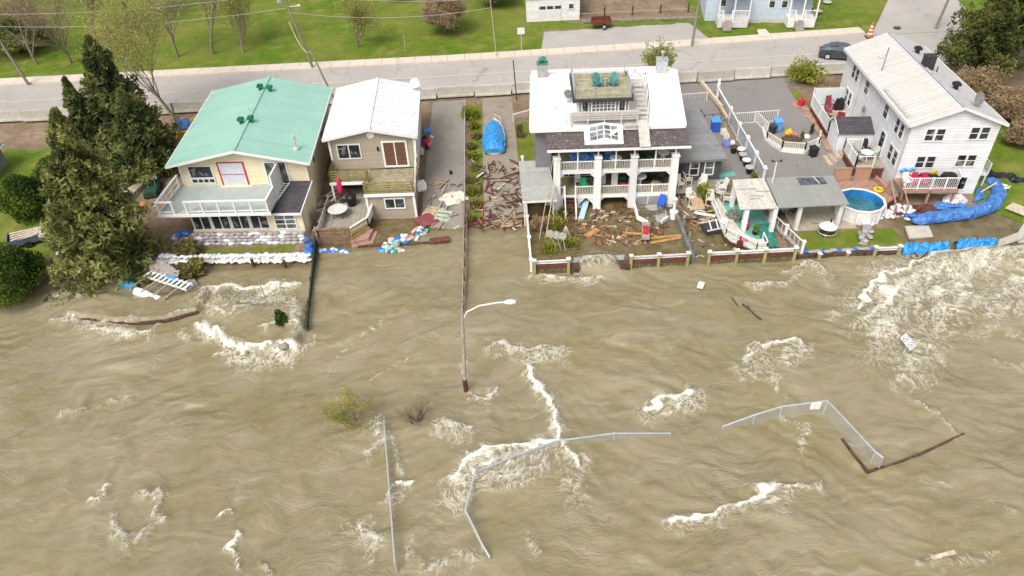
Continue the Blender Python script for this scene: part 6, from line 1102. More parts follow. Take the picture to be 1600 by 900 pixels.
o, v = pole('marker_post', 'thin pale marker post on the lawn above the taupe house', P(634, 82, 1.7), P(634, 82, 1.7)+Vector((0, 0, 2.0)), .035, .03, STEEL, 'post'); 
# garage, trailer, blue house
GR = T('white_garage', 'white garage with four windowed door at the top edge', 'garage', (3.4, 88.0, 1.75), -1); b = MB(); b.box(0, 6.4, 0, 7, 0, 3.0); meshobj('wall', b, mat('white clapboard', (.70, .68, .66), .7, .08, 3, lines=(2, .25), lw=.12, ldark=.85), GR); b = MB(); b.slab((-.3, -.3, 3.0), (6.7, -.3, 3.0), (6.7, 7, 4.2), (-.3, 7, 4.2), .15); meshobj('roof', b, mat('dull red roof', (.32, .09, .08), .8, .2, 4), GR)
b = MB(); b.box(1.4, 4.2, -.06, 0, 0, 2.3); d_ = meshobj('garage_door', b, mat('off white door', (.62, .61, .60), .6, .06, 2, lines=(2, .55), lw=.06, ldark=.8), GR); 
for i in range(3): b = MB(); b.box(1.55+i*.92, 2.3+i*.92, -.09, -.06, 1.45, 1.8); meshobj('pane', b, GLASS, d_)
window(GR, 5.1, 1.4, .55, .55, nx=1); b = MB(); b.box(4.5, 5.0, -.04, 0, 0, 2.0); meshobj('door', b, WHITE_OLD, GR)
TR = T('utility_trailer', 'rusty utility trailer on the lawn right of the white garage', 'trailer', (12.0, 84.9, 1.8), -2); b = MB(); b.box(-1.1, 1.1, -.7, .7, .5, .56); [b.box(*q_) for q_ in ((-1.1, 1.1, -.74, -.68, .5, 1.0), (-1.1, 1.1, .68, .74, .5, 1.0), (-1.12, -1.06, -.7, .7, .5, 1.0), (1.06, 1.12, -.7, .7, .5, 1.0))]; meshobj('box_bed', b, RUST, TR); b = MB(); b.bar((-1.1, 0, .5), (-2.0, 0, .45), .08); meshobj('drawbar', b, DSTEEL, TR)
for s in (-1, 1): b = MB(); b.lathe([(.3, -.08), (.3, .08)], 14, m=Matrix.Translation((.3, s*.85, .3)) @ Matrix.Rotation(math.pi/2, 4, 'X')); w_ = meshobj('wheel', b, RUBBER, TR); b = MB(); b.lathe([(.16, -.09), (.16, .09)], 10, m=Matrix.Translation((.3, s*.85, .3)) @ Matrix.Rotation(math.pi/2, 4, 'X')); meshobj('rim', b, STEEL, w_)
BH = T('blue_house', 'pale blue house with two white railed porches across the road', 'house', (24.3, 84.9, 1.7), -8); b = MB(); b.box(0, 3.0, .6, 8, 0, 6); b.box(3.0, 11.8, .0, 8, 0, 6); meshobj('wall', b, BLUESIDE, BH)
b = MB(); b.box(2.9, 11.85, -.02, -.01, -.3, .35); meshobj('foundation', b, CONC, BH)
for x in (1.6, 7.0, 8.4): window(BH, x, 1.7, .6, 1.5, y=.6 if x < 3 else 0, nx=1, nz=2)
def porch(x0, x1, st):
    b = MB(); b.box(x0, x1, -1.8, 0, .0, 1.0); o = meshobj('porch', b, WHITE_OLD, BH); b = MB(); b.box(x0-.1, x1+.1, -1.9, 0, 3.3, 3.45); meshobj('porch_roof', b, GREYROOF, o)
    [meshobj('porch_railing', rail_mb(MB(), (p0, -1.75, 1.0), (p1, -1.75, 1.0), .9, 1.5, .14), WHITE, o) for p0, p1 in ((x0, st-.5), (st+.5, x1))]; b = MB(); [b.box(x-.07, x+.07, -1.8, -1.66, 1.0, 3.3) for x in (x0, x1, (x0+x1)/2)]; meshobj('porch_post', b, WHITE, o)
    b = MB(); [b.box(st-.45, st+.45, -1.8-.3*(i+1), -1.8-.3*i, 0, .85-.2*i) for i in range(4)]; meshobj('porch_step', b, WOODGREY, o); b = MB(); [b.bar((st+s*.5, -1.8, 1.9), (st+s*.5, -3.0, 1.0), .07) or b.box(st+s*.5-.05, st+s*.5+.05, -3.05, -2.95, 0, 1.0) for s in (-1, 1)]; meshobj('step_rail', b, WHITE, o)
porch(1.2, 4.6, 2.2); porch(9.0, 12.0, 10.2)
quad('path', [P(1183, 46, 1.9), P(1196, 45, 1.9), P(1206, 56, 1.72), P(1186, 57, 1.72)], SIDE)
o = T('scrap_fence', 'old fence line and scrap beyond the trailer at the top edge', 'fence', (12, 88, 1.8))
for i in range(5): b = MB(); b.box(9.5+i*3.4-.08, 9.5+i*3.4+.08, 88.4, 88.56, 1.7, 2.9); meshobj('post', b, WOODBROWN, o, world=True)
b = MB(); b.bar((9.5, 88.45, 2.3), (23, 88.45, 2.3), .04, .1); meshobj('rail', b, WOODGREY, o, world=True)
b = MB(); b.bar((9.9, 86.9, 1.9), (24, 86.2, 1.9), .3, .25); solo('stone_edging', 'grey stone edging between lawn and rough plot above the trailer', 'edging', b, CONCD, (17, 86.5, 1.9), world=True)
for i, (px, py) in enumerate(((1269, 27), (1283, 17), (1298, 3))): b = MB(); b.lathe([(.55, 0), (.5, .07)], 12); solo('stepping_stone', ('lowest', 'middle', 'topmost')[i]+' round stepping stone in the lawn right of the blue house', 'stepping stone', b, CONC, P(px-5, py-17 if py > 17 else py, 2.0), group='round stepping stones')
b = MB(); b.lathe([(.4, 0), (.4, .02)], 14); solo('manhole_cover', 'dark manhole cover in the side street', 'manhole cover', b, DSTEEL, P(1402, 43, 1.72))
# far left small shed
FS = T('grey_shed', 'grey shed corner with green roof cut by the left photo edge', 'shed', (-48.5, 53.5, .5)); b = MB(); b.box(0, 3.6, 0, 5.5, 0, 2.4); meshobj('wall', b, GREYROOF, FS); b = MB(); b.slab((-.3, -.3, 3.4), (3.9, -.3, 2.35), (3.9, 5.8, 2.35), (-.3, 5.8, 3.4), .1); meshobj('roof', b, mat('dark green shed roof', (.03, .15, .11), .6, .1, 3), FS); b = MB(); b.bar((3.92, -.3, 2.3), (3.92, 5.8, 2.3), .05, .14); meshobj('fascia', b, WHITE, FS)
# boat under tarp
BT = T('tarped_boat', 'boat under a blue tarpaulin on its trailer in the driveway', 'boat', (-.95, 59.2, .75), 0)
b = MB(); st = [(3.3, .02, .9), (2.6, .45, .85), (1.6, .82, .75), (0, 1.0, .7), (-1.6, 1.0, .65), (-2.6, .85, .62)]; vs = []
for y, w_, h_ in st: vs += [(-w_, y, h_), (-w_*.7, y, .2), (0, y, 0.02), (w_*.7, y, .2), (w_, y, h_)]
b.add(vs, [(i*5+k, i*5+k+1, (i+1)*5+k+1, (i+1)*5+k) for i in range(5) for k in range(4)]+[tuple(range(25, 30))]); meshobj('hull', b, WHITE, BT)
rgt = np.random.default_rng(3); b = MB(); vs = []; ys2 = np.linspace(2.5, -2.75, 20); m_ = 13
for y in ys2:
    w_ = float(np.interp(y, [-2.75, -1.6, 0, 1.6, 2.5], [.85, 1.08, 1.08, .9, .5])); hz = float(np.interp(y, [-2.75, -2.3, -1, 1.5, 2.5], [.75, 1.25, 1.3, 1.15, .95]))
    for k in range(m_): t_ = -1+2*k/(m_-1); vs.append((t_*w_*(1+.04*rgt.normal()), y, (hz-(hz-.62)*abs(t_)**1.4 if abs(t_) < .9 else .35)+.03*rgt.normal()))
b.add(vs, [(i*m_+k, i*m_+k+1, (i+1)*m_+k+1, (i+1)*m_+k) for i in range(19) for k in range(m_-1)]+[tuple(19*m_+k for k in range(m_))]); meshobj('tarpaulin', b, BLUETARP, BT)
b = MB(); b.tube([(-.72, 2.0, .9), (-.6, 2.9, 1.0), (0, 3.5, 1.05), (.6, 2.9, 1.0), (.72, 2.0, .9)], .05, 6); meshobj('bow_rail', b, mat('pale orange tube', (.65, .45, .30), .6, .1, 3), BT)
b = MB(); b.bar((0, 3.0, -.2), (0, 4.6, -.2), .1); b.bar((-.9, -1.5, -.2), (.9, -1.5, -.2), .1); b.bar((-.8, -2.6, -.1), (0, 3, -.2), .08); b.bar((.8, -2.6, -.1), (0, 3, -.2), .08); meshobj('trailer_frame', b, STEEL, BT); b = MB(); b.box(-.12, .12, 4.3, 4.6, -.4, .3); meshobj('jack', b, WHITE_OLD, BT)
for s in (-1, 1): b = MB(); b.lathe([(.3, -.1), (.3, .1)], 12, m=Matrix.Translation((s*1.15, -1.5, -.35)) @ Matrix.Rotation(math.pi/2, 4, 'Y')); meshobj('wheel', b, RUBBER, BT)
# yellow machine beside mint house
YM = T('yellow_machine', 'yellow implement draped with a blue tarp behind the mint roofed house', 'machine', (-30.6, 63.6, .9), 15); b = MB(); [b.bar(a, c, .14) for a, c in (((-1.2, -1.4, .1), (-.7, -.2, .9)), ((-.6, -1.6, .1), (-.1, -.3, .9)), ((-1.1, 1.3, .2), (-.8, .3, .9)), ((1.1, 1.4, .9), (1.2, .2, .3)), ((1.1, 1.4, .9), (.8, .5, .8)), ((-.9, -.4, .3), (.9, -.3, .3)))]; b.box(-.4, .6, -1.1, -.4, .1, .7); meshobj('frame', b, YELLOW, YM)
ob = lump('tmp', 'x', 'x', (0, 0, 0), 1.6, 1.9, 1.1, BLUETARP2, 0, seed=31, rough=.14); ob.name = 'tarpaulin'; ob.data.name = 'tarpaulin'; ob.parent = YM; ob.location = (.1, .3, .1); [ob.__delitem__(k_) for k_ in ('label', 'category')]
b = MB(); b.box(-.8, .5, -.5, -.3, 0, .5); meshobj('mudguard', b, BLACKPL, YM)
o = T('grey_low_fence', 'low pale grey sheet fence left of the mint roofed house', 'fence', (-31.6, 60.0, .8)); 
for a, c in (((-33.4, 60.2), (-31.6, 60.0)), ((-31.6, 60.0), (-29.3, 60.0))): b = MB(); b.bar((*a, 1.15), (*c, 1.15), .08, .8); meshobj('sheet_panel', b, mat('pale lilac sheet', (.5, .48, .50), .6, .1, 3), o, world=True)
BC = T('covered_canoe', 'tan tarped canoe lying between the spruce and the mint roofed house', 'boat', (-31.6, 52.6, .6), -12); b = MB(); vs = []
for i, (y, w_, h_) in enumerate(((-2.3, .15, .3), (-1.8, .5, .6), (-.8, .62, .75), (.6, .62, .75), (1.6, .5, .65), (2.2, .15, .35))): vs += [(-w_, y, 0), (-w_*.8, y, h_*.7), (0, y, h_), (w_*.8, y, h_*.7), (w_, y, 0)]
b.add(vs, [(i*5+k+1, i*5+k, (i+1)*5+k, (i+1)*5+k+1) for i in range(5) for k in range(4)]+[(0, 1, 2, 3, 4), (29, 28, 27, 26, 25)]); meshobj('cover', b, mat('tan cover', (.50, .43, .28), .8, .15, 2, bump=.5), BC); b = MB(); b.box(-.4, .4, -2.2, 2.1, -.25, 0); meshobj('hull', b, WOODBROWN, BC)
AT = T('mower', 'dark green garden machine beside the tarped canoe', 'machine', (-29.7, 53.2, .6), 10); b = MB(); b.box(-.5, .5, -1.2, .6, .3, .75); b.box(-.35, .35, .6, 1.0, .5, .9); meshobj('body', b, mat('dark green body', (.03, .08, .05), .5, .2, 3), AT); b = MB(); b.lathe([(.3, .9), (.35, 1.0), (.1, 1.05)], 8, (0, .9, 0)); meshobj('seat', b, WHITE_OLD, AT); b = MB(); b.tube([(-.3, -.2, .7), (-.3, .2, 1.3), (.3, .2, 1.3), (.3, -.2, .7)], .04); meshobj('handlebar', b, TEAL, AT)
for sx in (-.5, .5):
    for y in (-.8, .6): b = MB(); b.lathe([(.3, -.1), (.3, .1)], 12, m=Matrix.Translation((sx, y, .3)) @ Matrix.Rotation(math.pi/2, 4, 'Y')); meshobj('wheel', b, RUBBER, AT)
lump('black_bag', 'shiny black bag below the tarped canoe', 'bag', (-29.8, 50.2, .5), .9, .7, .5, BLACKPL, 20, seed=33, rough=.25); lump('orange_bundle', 'small orange bundle between canoe and black bag', 'bundle', (-29.9, 51.2, .5), .6, .5, .4, mat('orange cloth', (.6, .25, .08), .8, .2, 4), seed=34)
b = MB(); b.box(-1.1, 1.1, -.7, .7, .3, .75); b2 = T('grey_trailer', 'small dark grey box trailer full of boards at the left lawn edge', 'trailer', (-37.4, 46.8, .45), 25); b = MB(); b.box(-1.1, 1.1, -.7, .7, .3, .36); [b.box(*q_) for q_ in ((-1.1, 1.1, -.74, -.68, .3, .8), (-1.1, 1.1, .68, .74, .3, .8), (-1.12, -1.06, -.7, .7, .3, .8), (1.06, 1.12, -.7, .7, .3, .8))]; meshobj('box_bed', b, mat('slate box', (.10, .12, .16), .6, .15, 3), b2); b = MB(); [b.bar((-.9, -.5+i*.25, .6+.06*i), (1.3, -.4+i*.22, .8), .18, .03) for i in range(5)]; meshobj('boards', b, WOODPALE, b2)
for s in (-1, 1): b = MB(); b.lathe([(.26, -.08), (.26, .08)], 12, m=Matrix.Translation((.2, s*.85, .26)) @ Matrix.Rotation(math.pi/2, 4, 'X')); meshobj('wheel', b, RUBBER, b2)
o = T('shore_lamp', 'leaning green lamp pole at the edge of the water below the spruce', 'lamp post', (-32.1, 42.1, 0)); b = MB(); b.tube([(0, 0, -.4), (0, 0, 4.1)], .06, 7); meshobj('pole', b, TEAL, o); b = MB(); b.box(-.4, .05, -.2, .1, 4.05, 4.2); b.box(.05, .35, -.1, .15, 4.1, 4.2); meshobj('lamp_head', b, mat('pale green metal', (.45, .55, .48), .5, .1, 3), o); b = MB(); b.box(.06, .25, -.1, .1, 2.4, 2.6); meshobj('junction_box', b, WHITE_OLD, o)
# ---------------------------------------------------------------- trees
def conifer(name, label, base, h, r, m, seed=0, nb=230, per=34, s=.30, z0=.08, lean=(0, 0), droop=.25, open_=0.0, cat='tree', group=None):
    rg = np.random.default_rng(seed); o = T(name, label, cat, base, 0, group); tb = MB()
    tb.tube([(0, 0, -.3), (lean[0]*.5*h, lean[1]*.5*h, h*.5), (lean[0]*h, lean[1]*h, h*.97)], [h*.022, h*.014, .02], 7); meshobj('trunk', tb, BARKD, o)
    C_ = []; br = MB()
    for i in range(nb):
        t = (i+rg.random())/nb; z = h*(z0+(1-z0)*t**.9); rr_ = r*(1-t)**.78*(.62+.5*rg.random())*(1+.15*math.sin(t*21+seed)); rr_ = max(rr_, .12)
        a = i*2.39996+rg.normal()*.25
        if open_ and rg.random() < open_: continue
        u = rg.random(per)**.62; side = rg.normal(size=per)*rr_*.13*(1.1-u*.4); zz = z-droop*rr_*u+.10*rr_*u**3+rg.normal(size=per)*(.07+rr_*.05)
        x = lean[0]*z+math.cos(a)*rr_*u-math.sin(a)*side; y = lean[1]*z+math.sin(a)*rr_*u+math.cos(a)*side; C_.append(np.stack([x, y, zz], 1))
        if i % 3 == 0: br.tube([(lean[0]*z, lean[1]*z, z), (lean[0]*z+math.cos(a)*rr_*.85, lean[1]*z+math.sin(a)*rr_*.85, z-droop*rr_*.8)], [.05*rr_/2+.01, .01], 3, cap=False)
    meshobj('branches', br, BARKD, o); leaves(o, 'crown', np.concatenate(C_), s, m, rg, 2.2, np.array([0, 0, -.15])); return o
conifer('spruce', 'tallest olive green spruce at the water left of the mint roofed house', (-30.0, 43.6, .2), 12.2, 4.1, SPRUCE, 1, 360, 100, .17, .03, lean=(.12, 0))
conifer('spruce', 'dark pointed spruce standing by the road behind the tallest spruce', (-33.2, 58.8, .8), 11.2, 4.4, SPRUCED, 2, 250, 85, .18, .04)
conifer('spruce', 'bushy dark spruce nearest the mint roofed house, lower than its pointed neighbour', (-30.9, 56.2, .8), 7.6, 3.6, SPRUCED, 3, 190, 80, .18, .04)
conifer('spruce', 'small second tip poking up left of the dark pointed spruce', (-35.6, 57.4, .8), 8.4, 2.4, SPRUCED, 4, 130, 70, .18, .05)
conifer('pine', 'loose dark pine hanging over the street end of the white house', (46.2, 66.4, 1.1), 8.0, 4.0, PINE, 5, 130, 120, .17, .22, droop=.05, open_=.2)
conifer('pine', 'large dark pine filling the top right corner', (52.2, 70.4, 1.2), 13.5, 6.2, PINE, 6, 210, 130, .20, .16, droop=.05, open_=.12)
conifer('pine', 'pine partly cut by the right photo edge', (53.2, 65.0, 1.1), 11, 5.0, PINE, 16, 100, 110, .20, .35, droop=.05, open_=.2)
shrub('cedar', 'round bright green cedar left of the tallest spruce', 'shrub', (-38.9, 51.0, .4), 2.3, 3.6, CEDAR, 11000, 7, leaf=.15, spread=.25)
shrub('cedar', 'dark cedar half hidden between lawn and tallest spruce', 'shrub', (-37.3, 54.0, .5), 1.8, 3.6, CEDAR, 6000, 8, leaf=.15, spread=.25)
shrub('cedar', 'broad green cedar dome at the water by the left photo edge', 'shrub', (-36.1, 41.3, -.1), 2.9, 3.0, CEDAR, 14000, 9, leaf=.14, spread=.22)
shrub('cedar', 'dark rounded evergreen at the top left corner beyond the road', 'shrub', (-57, 86, 1.8), 3.4, 4.0, SPRUCED, 7000, 10, leaf=.2, spread=.3)
def bare(name, label, base, h, seed, m=BARK, lean=(0, 0), buds=None, spread=.55, depth=5, forks=4, leafs=.12, lpt=3, group=None, r0=None, first=.28, cat='tree', multi=1, jit=.35):
    rg = random.Random(seed); o = T(name, label, cat, base, 0, group); tk = MB(); br = MB(); tips = []
    def grow(p, d, L, r, k):
        q = p; pts = [p]; rs = [r]; dd = d.copy()
        for i in range(3): dd = (dd+Vector((rg.gauss(0, .10), rg.gauss(0, .10), rg.gauss(.02, .05)))).normalized(); q = q+dd*(L/3); pts.append(q); rs.append(r*(1-.16*(i+1)))
        (tk if k == 0 else br).tube(pts, rs, 6 if k == 0 else (4 if k < 3 else 3), cap=False)
        if k >= 2: tips.extend(pts[1:])
        if k >= depth: return
        for i in range(forks):
            t = .45+.55*rg.random() if i else 1.0; a = rg.random()*6.283; s_ = spread*(.5+rg.random()*.8)*(1 if i else jit)
            ax = Vector((math.cos(a), math.sin(a), 0)); nd = (dd+ax*s_+Vector((0, 0, .06))).normalized(); j = min(3, int(t*3)); grow(pts[j], nd, L*((.72 if base[1] > 52 else .62)+.22*rg.random()), rs[j]*(.62 if i else .8), k+1)
    if base[1] > 52: h *= 1.7; leafs *= .75; first *= .8
    r0 = r0 or h*.012
    for i in range(multi):
        a = i*6.283/max(1, multi)+rg.random(); d = Vector((lean[0]+(.45*math.cos(a) if multi > 1 else 0), lean[1]+(.45*math.sin(a) if multi > 1 else 0), 1)).normalized(); grow(Vector((0, 0, -.2)), d, h*first, r0*(1 if multi == 1 else .5), 0)
    meshobj('trunk', tk, m, o); meshobj('branches', br, m, o)
    if buds is not None and tips:
        rn = np.random.default_rng(seed); c = np.repeat(np.array([tuple(t) for t in tips]), lpt, 0); c = c+rn.normal(size=c.shape)*h*.018; leaves(o, 'leaf_buds', c, leafs, buds, rn, 1.4)
    return o
gp = None
def gp_(px, py): q = P(px, py, 1.75); return (q.x, q.y, G(q.x, q.y))
bare('bare_tree', 'leaning yellowish budding tree rising from the barriers behind the dark spruces', (-32.0, 66.3, 1.2), 10.5, 21, BARK, (-.28, .05), BUDS, .6, 5, 4, .12, 2)
bare('bare_tree', 'slender bare tree nearest the far left utility pole', gp_(57, 98), 9.5, 22, BARK, (-.12, 0), BUDSB, .5, 5, 4, .10, 1)
bare('bare_tree', 'bare reddish tree second from the left beyond the road', gp_(110, 96), 9, 23, BARK, (-.1, 0), BUDSB, .5, 5, 4, .10, 1)
bare('bare_tree', 'bare grey tree with straight trunk left of centre on the park lawn', gp_(277, 86), 10, 24, BARK, (0, 0), BUDSB, .45, 5, 4, .10, 1, r0=.2)
bare('bare_tree', 'tall bare dark tree right of the straight trunked grey one', gp_(332, 82), 11, 25, BARK, (-.03, 0), BUDSB, .45, 5, 4, .10, 1, r0=.2)
bare('budding_tree', 'wide yellow green budding tree above the mint roof', gp_(380, 80), 7.5, 26, BARK, (0, 0), BUDS, .6, 5, 4, .12, 1, first=.24)
bare('budding_tree', 'wide fine twigged budding tree right of the transformer pole', gp_(560, 72), 6.5, 27, BARK, (.05, 0), BUDS, .65, 5, 4, .12, 1, first=.22)
bare('bare_tree', 'budding tree cut by the top edge between the leftmost bare trees', gp_(150, 60), 8, 28, BARK, (0, 0), BUDS, .6, 5, 4, .12, 2)
bare('bare_tree', 'hazy budding tree at the top edge above the dark spruce', gp_(205, 45), 9, 29, BARK, (0, 0), BUDS, .6, 5, 4, .12, 3)
bare('bare_shrub', 'large brown bare shrub on the lawn at top centre', gp_(695, 52), 5.2, 30, BARK, (0, 0), BUDSB, .8, 5, 4, .11, 2, multi=7, first=.22, cat='shrub')
bare('bare_shrub', 'brown bare shrub at the top edge left of the white garage', gp_(770, 12), 4.6, 31, BARK, (0, 0), BUDSB, .8, 4, 5, .14, 3, multi=7, first=.24, cat='shrub')
bare('bare_shrub', 'reddish brown shrub at the top left corner among the bare trees', gp_(45, 62), 4.5, 32, BARKD, (0, 0), BUDSB, .8, 4, 5, .14, 3, multi=6, first=.24, cat='shrub')
bare('bare_shrub', 'dark brown shrub at the top edge behind the large brown one', gp_(630, 2), 4.5, 33, BARKD, (0, 0), BUDSB, .8, 4, 5, .14, 3, multi=6, first=.24, cat='shrub')
bare('bare_shrub', 'brown brush behind the white house below the pines', (43.6, 61.5, 1), 3.4, 34, BARK, (0, 0), BUDSB, .8, 4, 5, .14, 3, multi=7, first=.24, cat='shrub')
bare('bare_shrub', 'brown brush at the right edge beside the white house', (44.6, 57.2, 1), 3.2, 35, BARK, (0, 0), BUDSB, .8, 4, 5, .14, 3, multi=7, first=.24, cat='shrub')
bare('bare_shrub', 'low brown brush at the right edge near the side landing', (43.2, 53.2, 1), 2.2, 36, BARK, (0, 0), BUDSB, .8, 4, 5, .14, 3, multi=6, first=.24, cat='shrub')
bare('sapling', 'yellow green sapling behind the right end of the white roof', (15.2, 66.9, 1.3), 4.5, 37, BARK, (.1, 0), BUSHY, .6, 4, 4, .14, 3)
shrub('green_shrub', 'yellow green shrub at the street corner of the white house', 'shrub', (30.0, 67.6, 1.2), 1.9, 2.2, BUSHY, 1900, 40, leaf=.17)
shrub('green_shrub', 'yellow green shrub at the street end of the wire fence between driveways', 'shrub', (-3.1, 63.4, 1.1), .9, 1.3, BUSHY, 800, 41, leaf=.15)
for i in range(9): shrub('hedge_shrub', f'olive scrub along the wire fence between the driveways, {W9[i] if i < 8 else "ninth"} from the road', 'shrub', (-2.8+.25*math.sin(i*2), 61.4-i*1.75, G(-2.8, 61.4-i*1.75)), .55+.12*math.sin(i*3), .6+.2*math.cos(i*2), BUSHO if i % 3 else BUSHY, 300, 42+i, leaf=.15, group='scrub along the wire fence')
bare('bare_vine', 'tangle of grey brown branches between the mint and taupe houses', (-14.8, 47.6, .2), 3.4, 51, BARK, (0, -.1), None, .9, 5, 4, multi=6, first=.22, cat='shrub'); bare('bare_vine', 'grey bare shrub at the front corner of the timber deck', (-14.9, 45.0, .0), 2.8, 52, BARK, (0, 0), None, .9, 5, 4, multi=5, first=.22, cat='shrub')
bare('river_willow', 'yellow budded willow standing in the river beside the steel rail', (-9.3, 27.3, -.2), 3.4, 53, BARKD, (-.2, 0), BUDS, .8, 5, 3, .04, 1, multi=5, first=.28, cat='shrub'); bare('river_shrub', 'bare reddish shrub standing in the river right of the yellow willow', (-5.7, 26.9, -.2), 4.0, 54, BARKD, (0, 0), None, .6, 4, 4, multi=5, first=.24, cat='shrub'); bare('river_shrub', 'small bare shrub between willow and reddish shrub', (-8.1, 26.8, -.2), 1.6, 55, BARKD, (0, 0), None, .6, 4, 3, multi=3, first=.24, cat='shrub')
conifer('small_conifer', 'small green conifer washed against the rocks at the green fence foot', (-14.9, 35.5, .0), 1.3, .75, CEDAR, 56, 60, 24, .13, .05, lean=(-.3, .3), cat='shrub')
bare('yellow_reeds', 'spreading yellow shrub inside the white sandbag row', (-24.2, 44.6, .1), 1.8, 57, mat('ochre stems', (.40, .31, .09), .8, .2, 5), (0, 0), BUSHO, .9, 4, 5, .10, 2, multi=9, first=.3, cat='shrub'); bare('yellow_reeds', 'yellow shrub spreading over the water outside the white sandbag row', (-23.2, 42.2, -.1), 1.9, 58, MATS['ochre stems'], (0, 0), BUSHO, .9, 4, 5, .10, 2, multi=9, first=.3, cat='shrub')
def yucca(label, loc, h, seed, m=BUSHY):
    rg = np.random.default_rng(seed); o = T('grass_clump', label, 'plant', loc); n = 420; a = rg.random(n)*6.283; el_ = .25+rg.random(n)*1.2; t = rg.random(n); L_ = h*(.7+.5*rg.random(n)); c = np.stack([np.cos(a)*np.cos(el_)*L_*t*.8, np.sin(a)*np.cos(el_)*L_*t*.8, np.sin(el_)*L_*t], 1); leaves(o, 'foliage', c, .1, m, rg, 2.4, np.array([0, 0, .8])); b = MB(); b.lathe([(.25, -.3), (.12, .2), (.03, .5)], 8); meshobj('stem', b, BARKD, o); return o
yucca('tall yellow green grass clump before the veranda stairs', (3.7, 45.7, -.2), 1.7, 61); yucca('small yellow green grass clump nearest the left seawall post', (2.9, 42.9, -.2), 1.3, 62); yucca('yellow green grass clump beside the white wire frame', (4.4, 43.4, -.2), 1.3, 63); bare('grey_shrub', 'grey twiggy shrub by the left railing of the flooded yard', (2.1, 45.8, -.2), 2.0, 64, BARK, (0, 0), BUDSB, .7, 4, 4, .08, 2, multi=5, first=.24, cat='shrub'); yucca('grey green tuft by the first veranda column', (4.5, 47.6, -.2), 1.0, 65, BUSHO)
b = MB(); [b.bar((0, 0, 1.5), (math.cos(a)*.6, math.sin(a)*.6, 0), .035) for a in (0, .9, 1.9, 2.8, 3.8, 4.7, 5.5)]; solo('garden_cone', 'white conical garden frame standing in the flooded yard', 'garden frame', b, WHITE_OLD, (4.2, 44.0, -.1)); b = MB(); [b.lathe([(.3, 0), (.3, .04)], 14, m=Matrix.Translation((i*.45, -i*.2, 1.0)) @ Matrix.Rotation(1.0, 4, 'X')) for i in range(3)]; [b.bar((i*.45, -i*.2, 1.0), (.5+i*.3, -1.0, 0), .06) for i in range(3)]; solo('garden_stakes', 'three grey paddle shaped stakes in the flooded yard', 'stakes', b, WOODGREY, (3.0, 43.8, -.1))
lm = T('bamboo_poles', 'two slim poles leaning over the left side of the verandas', 'poles', (3.2, 44.5, 0)); b = MB(); b.tube([(2.6, 44.0, -.2), (4.0, 48.0, 5.0)], .035, 5); meshobj('pole', b, WOODPALE, lm, world=True); b = MB(); b.tube([(2.2, 44.4, -.2), (3.6, 48.0, 5.0)], .03, 5); meshobj('pole', b, WOODPALE, lm, world=True)
# ---------------------------------------------------------------- shore walls
def seawall(label, x0, x1, posts, y=40.42, face=MOSS, zt=.62, rail=True, cap=WOODRED, pm=mat('yellow green post', (.36, .34, .15), .8, .15, 5), y1=None, pc=WHITE_OLD):
    y1 = y if y1 is None else y1; o = T('seawall', label, 'seawall', ((x0+x1)/2, y, 0)); f = lambda x: y+(y1-y)*(x-x0)/(x1-x0)
    b = MB(); b.bar((x0, y, -.5), (x1, y1, -.5), .14, 2*(zt+.5)-.7) if False else b.add([(x0, y-.07, -1.2), (x1, y1-.07, -1.2), (x1, y1+.07, -1.2), (x0, y+.07, -1.2), (x0, y-.07, zt-.3), (x1, y1-.07, zt-.3), (x1, y1+.07, zt-.3), (x0, y+.07, zt-.3)], [(0, 1, 5, 4), (1, 2, 6, 5), (2, 3, 7, 6), (3, 0, 4, 7), (4, 5, 6, 7)]); meshobj('plank_face', b, face, o, world=True)
    b = MB(); b.bar((x0, y, zt-.14), (x1, y1, zt-.14), .2, .3); meshobj('top_board', b, cap, o, world=True)
    for x in posts:
        b = MB(); b.box(x-.09, x+.09, f(x)-.24, f(x)-.06, -1, zt+.5 if rail else zt+.12); p_ = meshobj('post', b, pm, o, world=True); b = MB(); b.box(x-.15, x+.15, f(x)-.3, f(x), (zt+.5 if rail else zt+.12), (zt+.58 if rail else zt+.2)); meshobj('post_cap', b, pc, p_, world=True)
    if rail: b = MB(); b.bar((x0, y-.05, zt+.34), (x1, y1-.05, zt+.34), .1, .08); meshobj('hand_rail', b, WHITE_OLD, o, world=True); b = MB(); b.bar((x0, y-.05, zt+.16), (x1, y1-.05, zt+.16), .05, .08); meshobj('lower_rail', b, WHITE_OLD, o, world=True)
    return o
seawall('mossy timber seawall section left of the surge gap', 1.6, 4.1, (1.65, 4.05)); seawall('mossy timber seawall section right of the surge gap', 8.4, 12.5, (8.45, 10.4, 12.45))
seawall('timber seawall with small pickets below the plank walkway', 13.9, 20.1, (13.95, 15.9, 17.9, 20.0)); seawall('bare dark timber seawall below the grass strip', 20.3, 25.6, (21.8, 23.8), face=WOODRED, zt=.35, rail=False, cap=WOODBROWN); seawall('dark timber seawall with high rail right of the grass strip', 25.65, 27.5, (25.7, 27.4), face=WOODRED, zt=.3, cap=WOODBROWN)
o = T('picket_rail', 'low white picket rail on top of the seawall below the plank walkway', 'railing', (17, 40.6, .4)); b = MB(); [b.box(14.1+i*.17, 14.17+i*.17, 40.6, 40.64, .45, .8) for i in range(35)]; b.box(13.9, 20.1, 40.58, 40.66, .78, .84); meshobj('pickets', b, WHITE_OLD, o, world=True)
o = T('yard_fence', 'white post and rail fence on the left side of the flooded yard', 'fence', (1.45, 45.5, 0))
for y in (40.8, 43.6, 46.4, 49.2, 52.0, 54.8): z = max(0, G(1.4, y)); b = MB(); b.box(1.35, 1.53, y-.09, y+.09, z-.5, z+.85); b.box(1.3, 1.58, y-.14, y+.14, z+.85, z+.93); meshobj('post', b, WHITE, o, world=True)
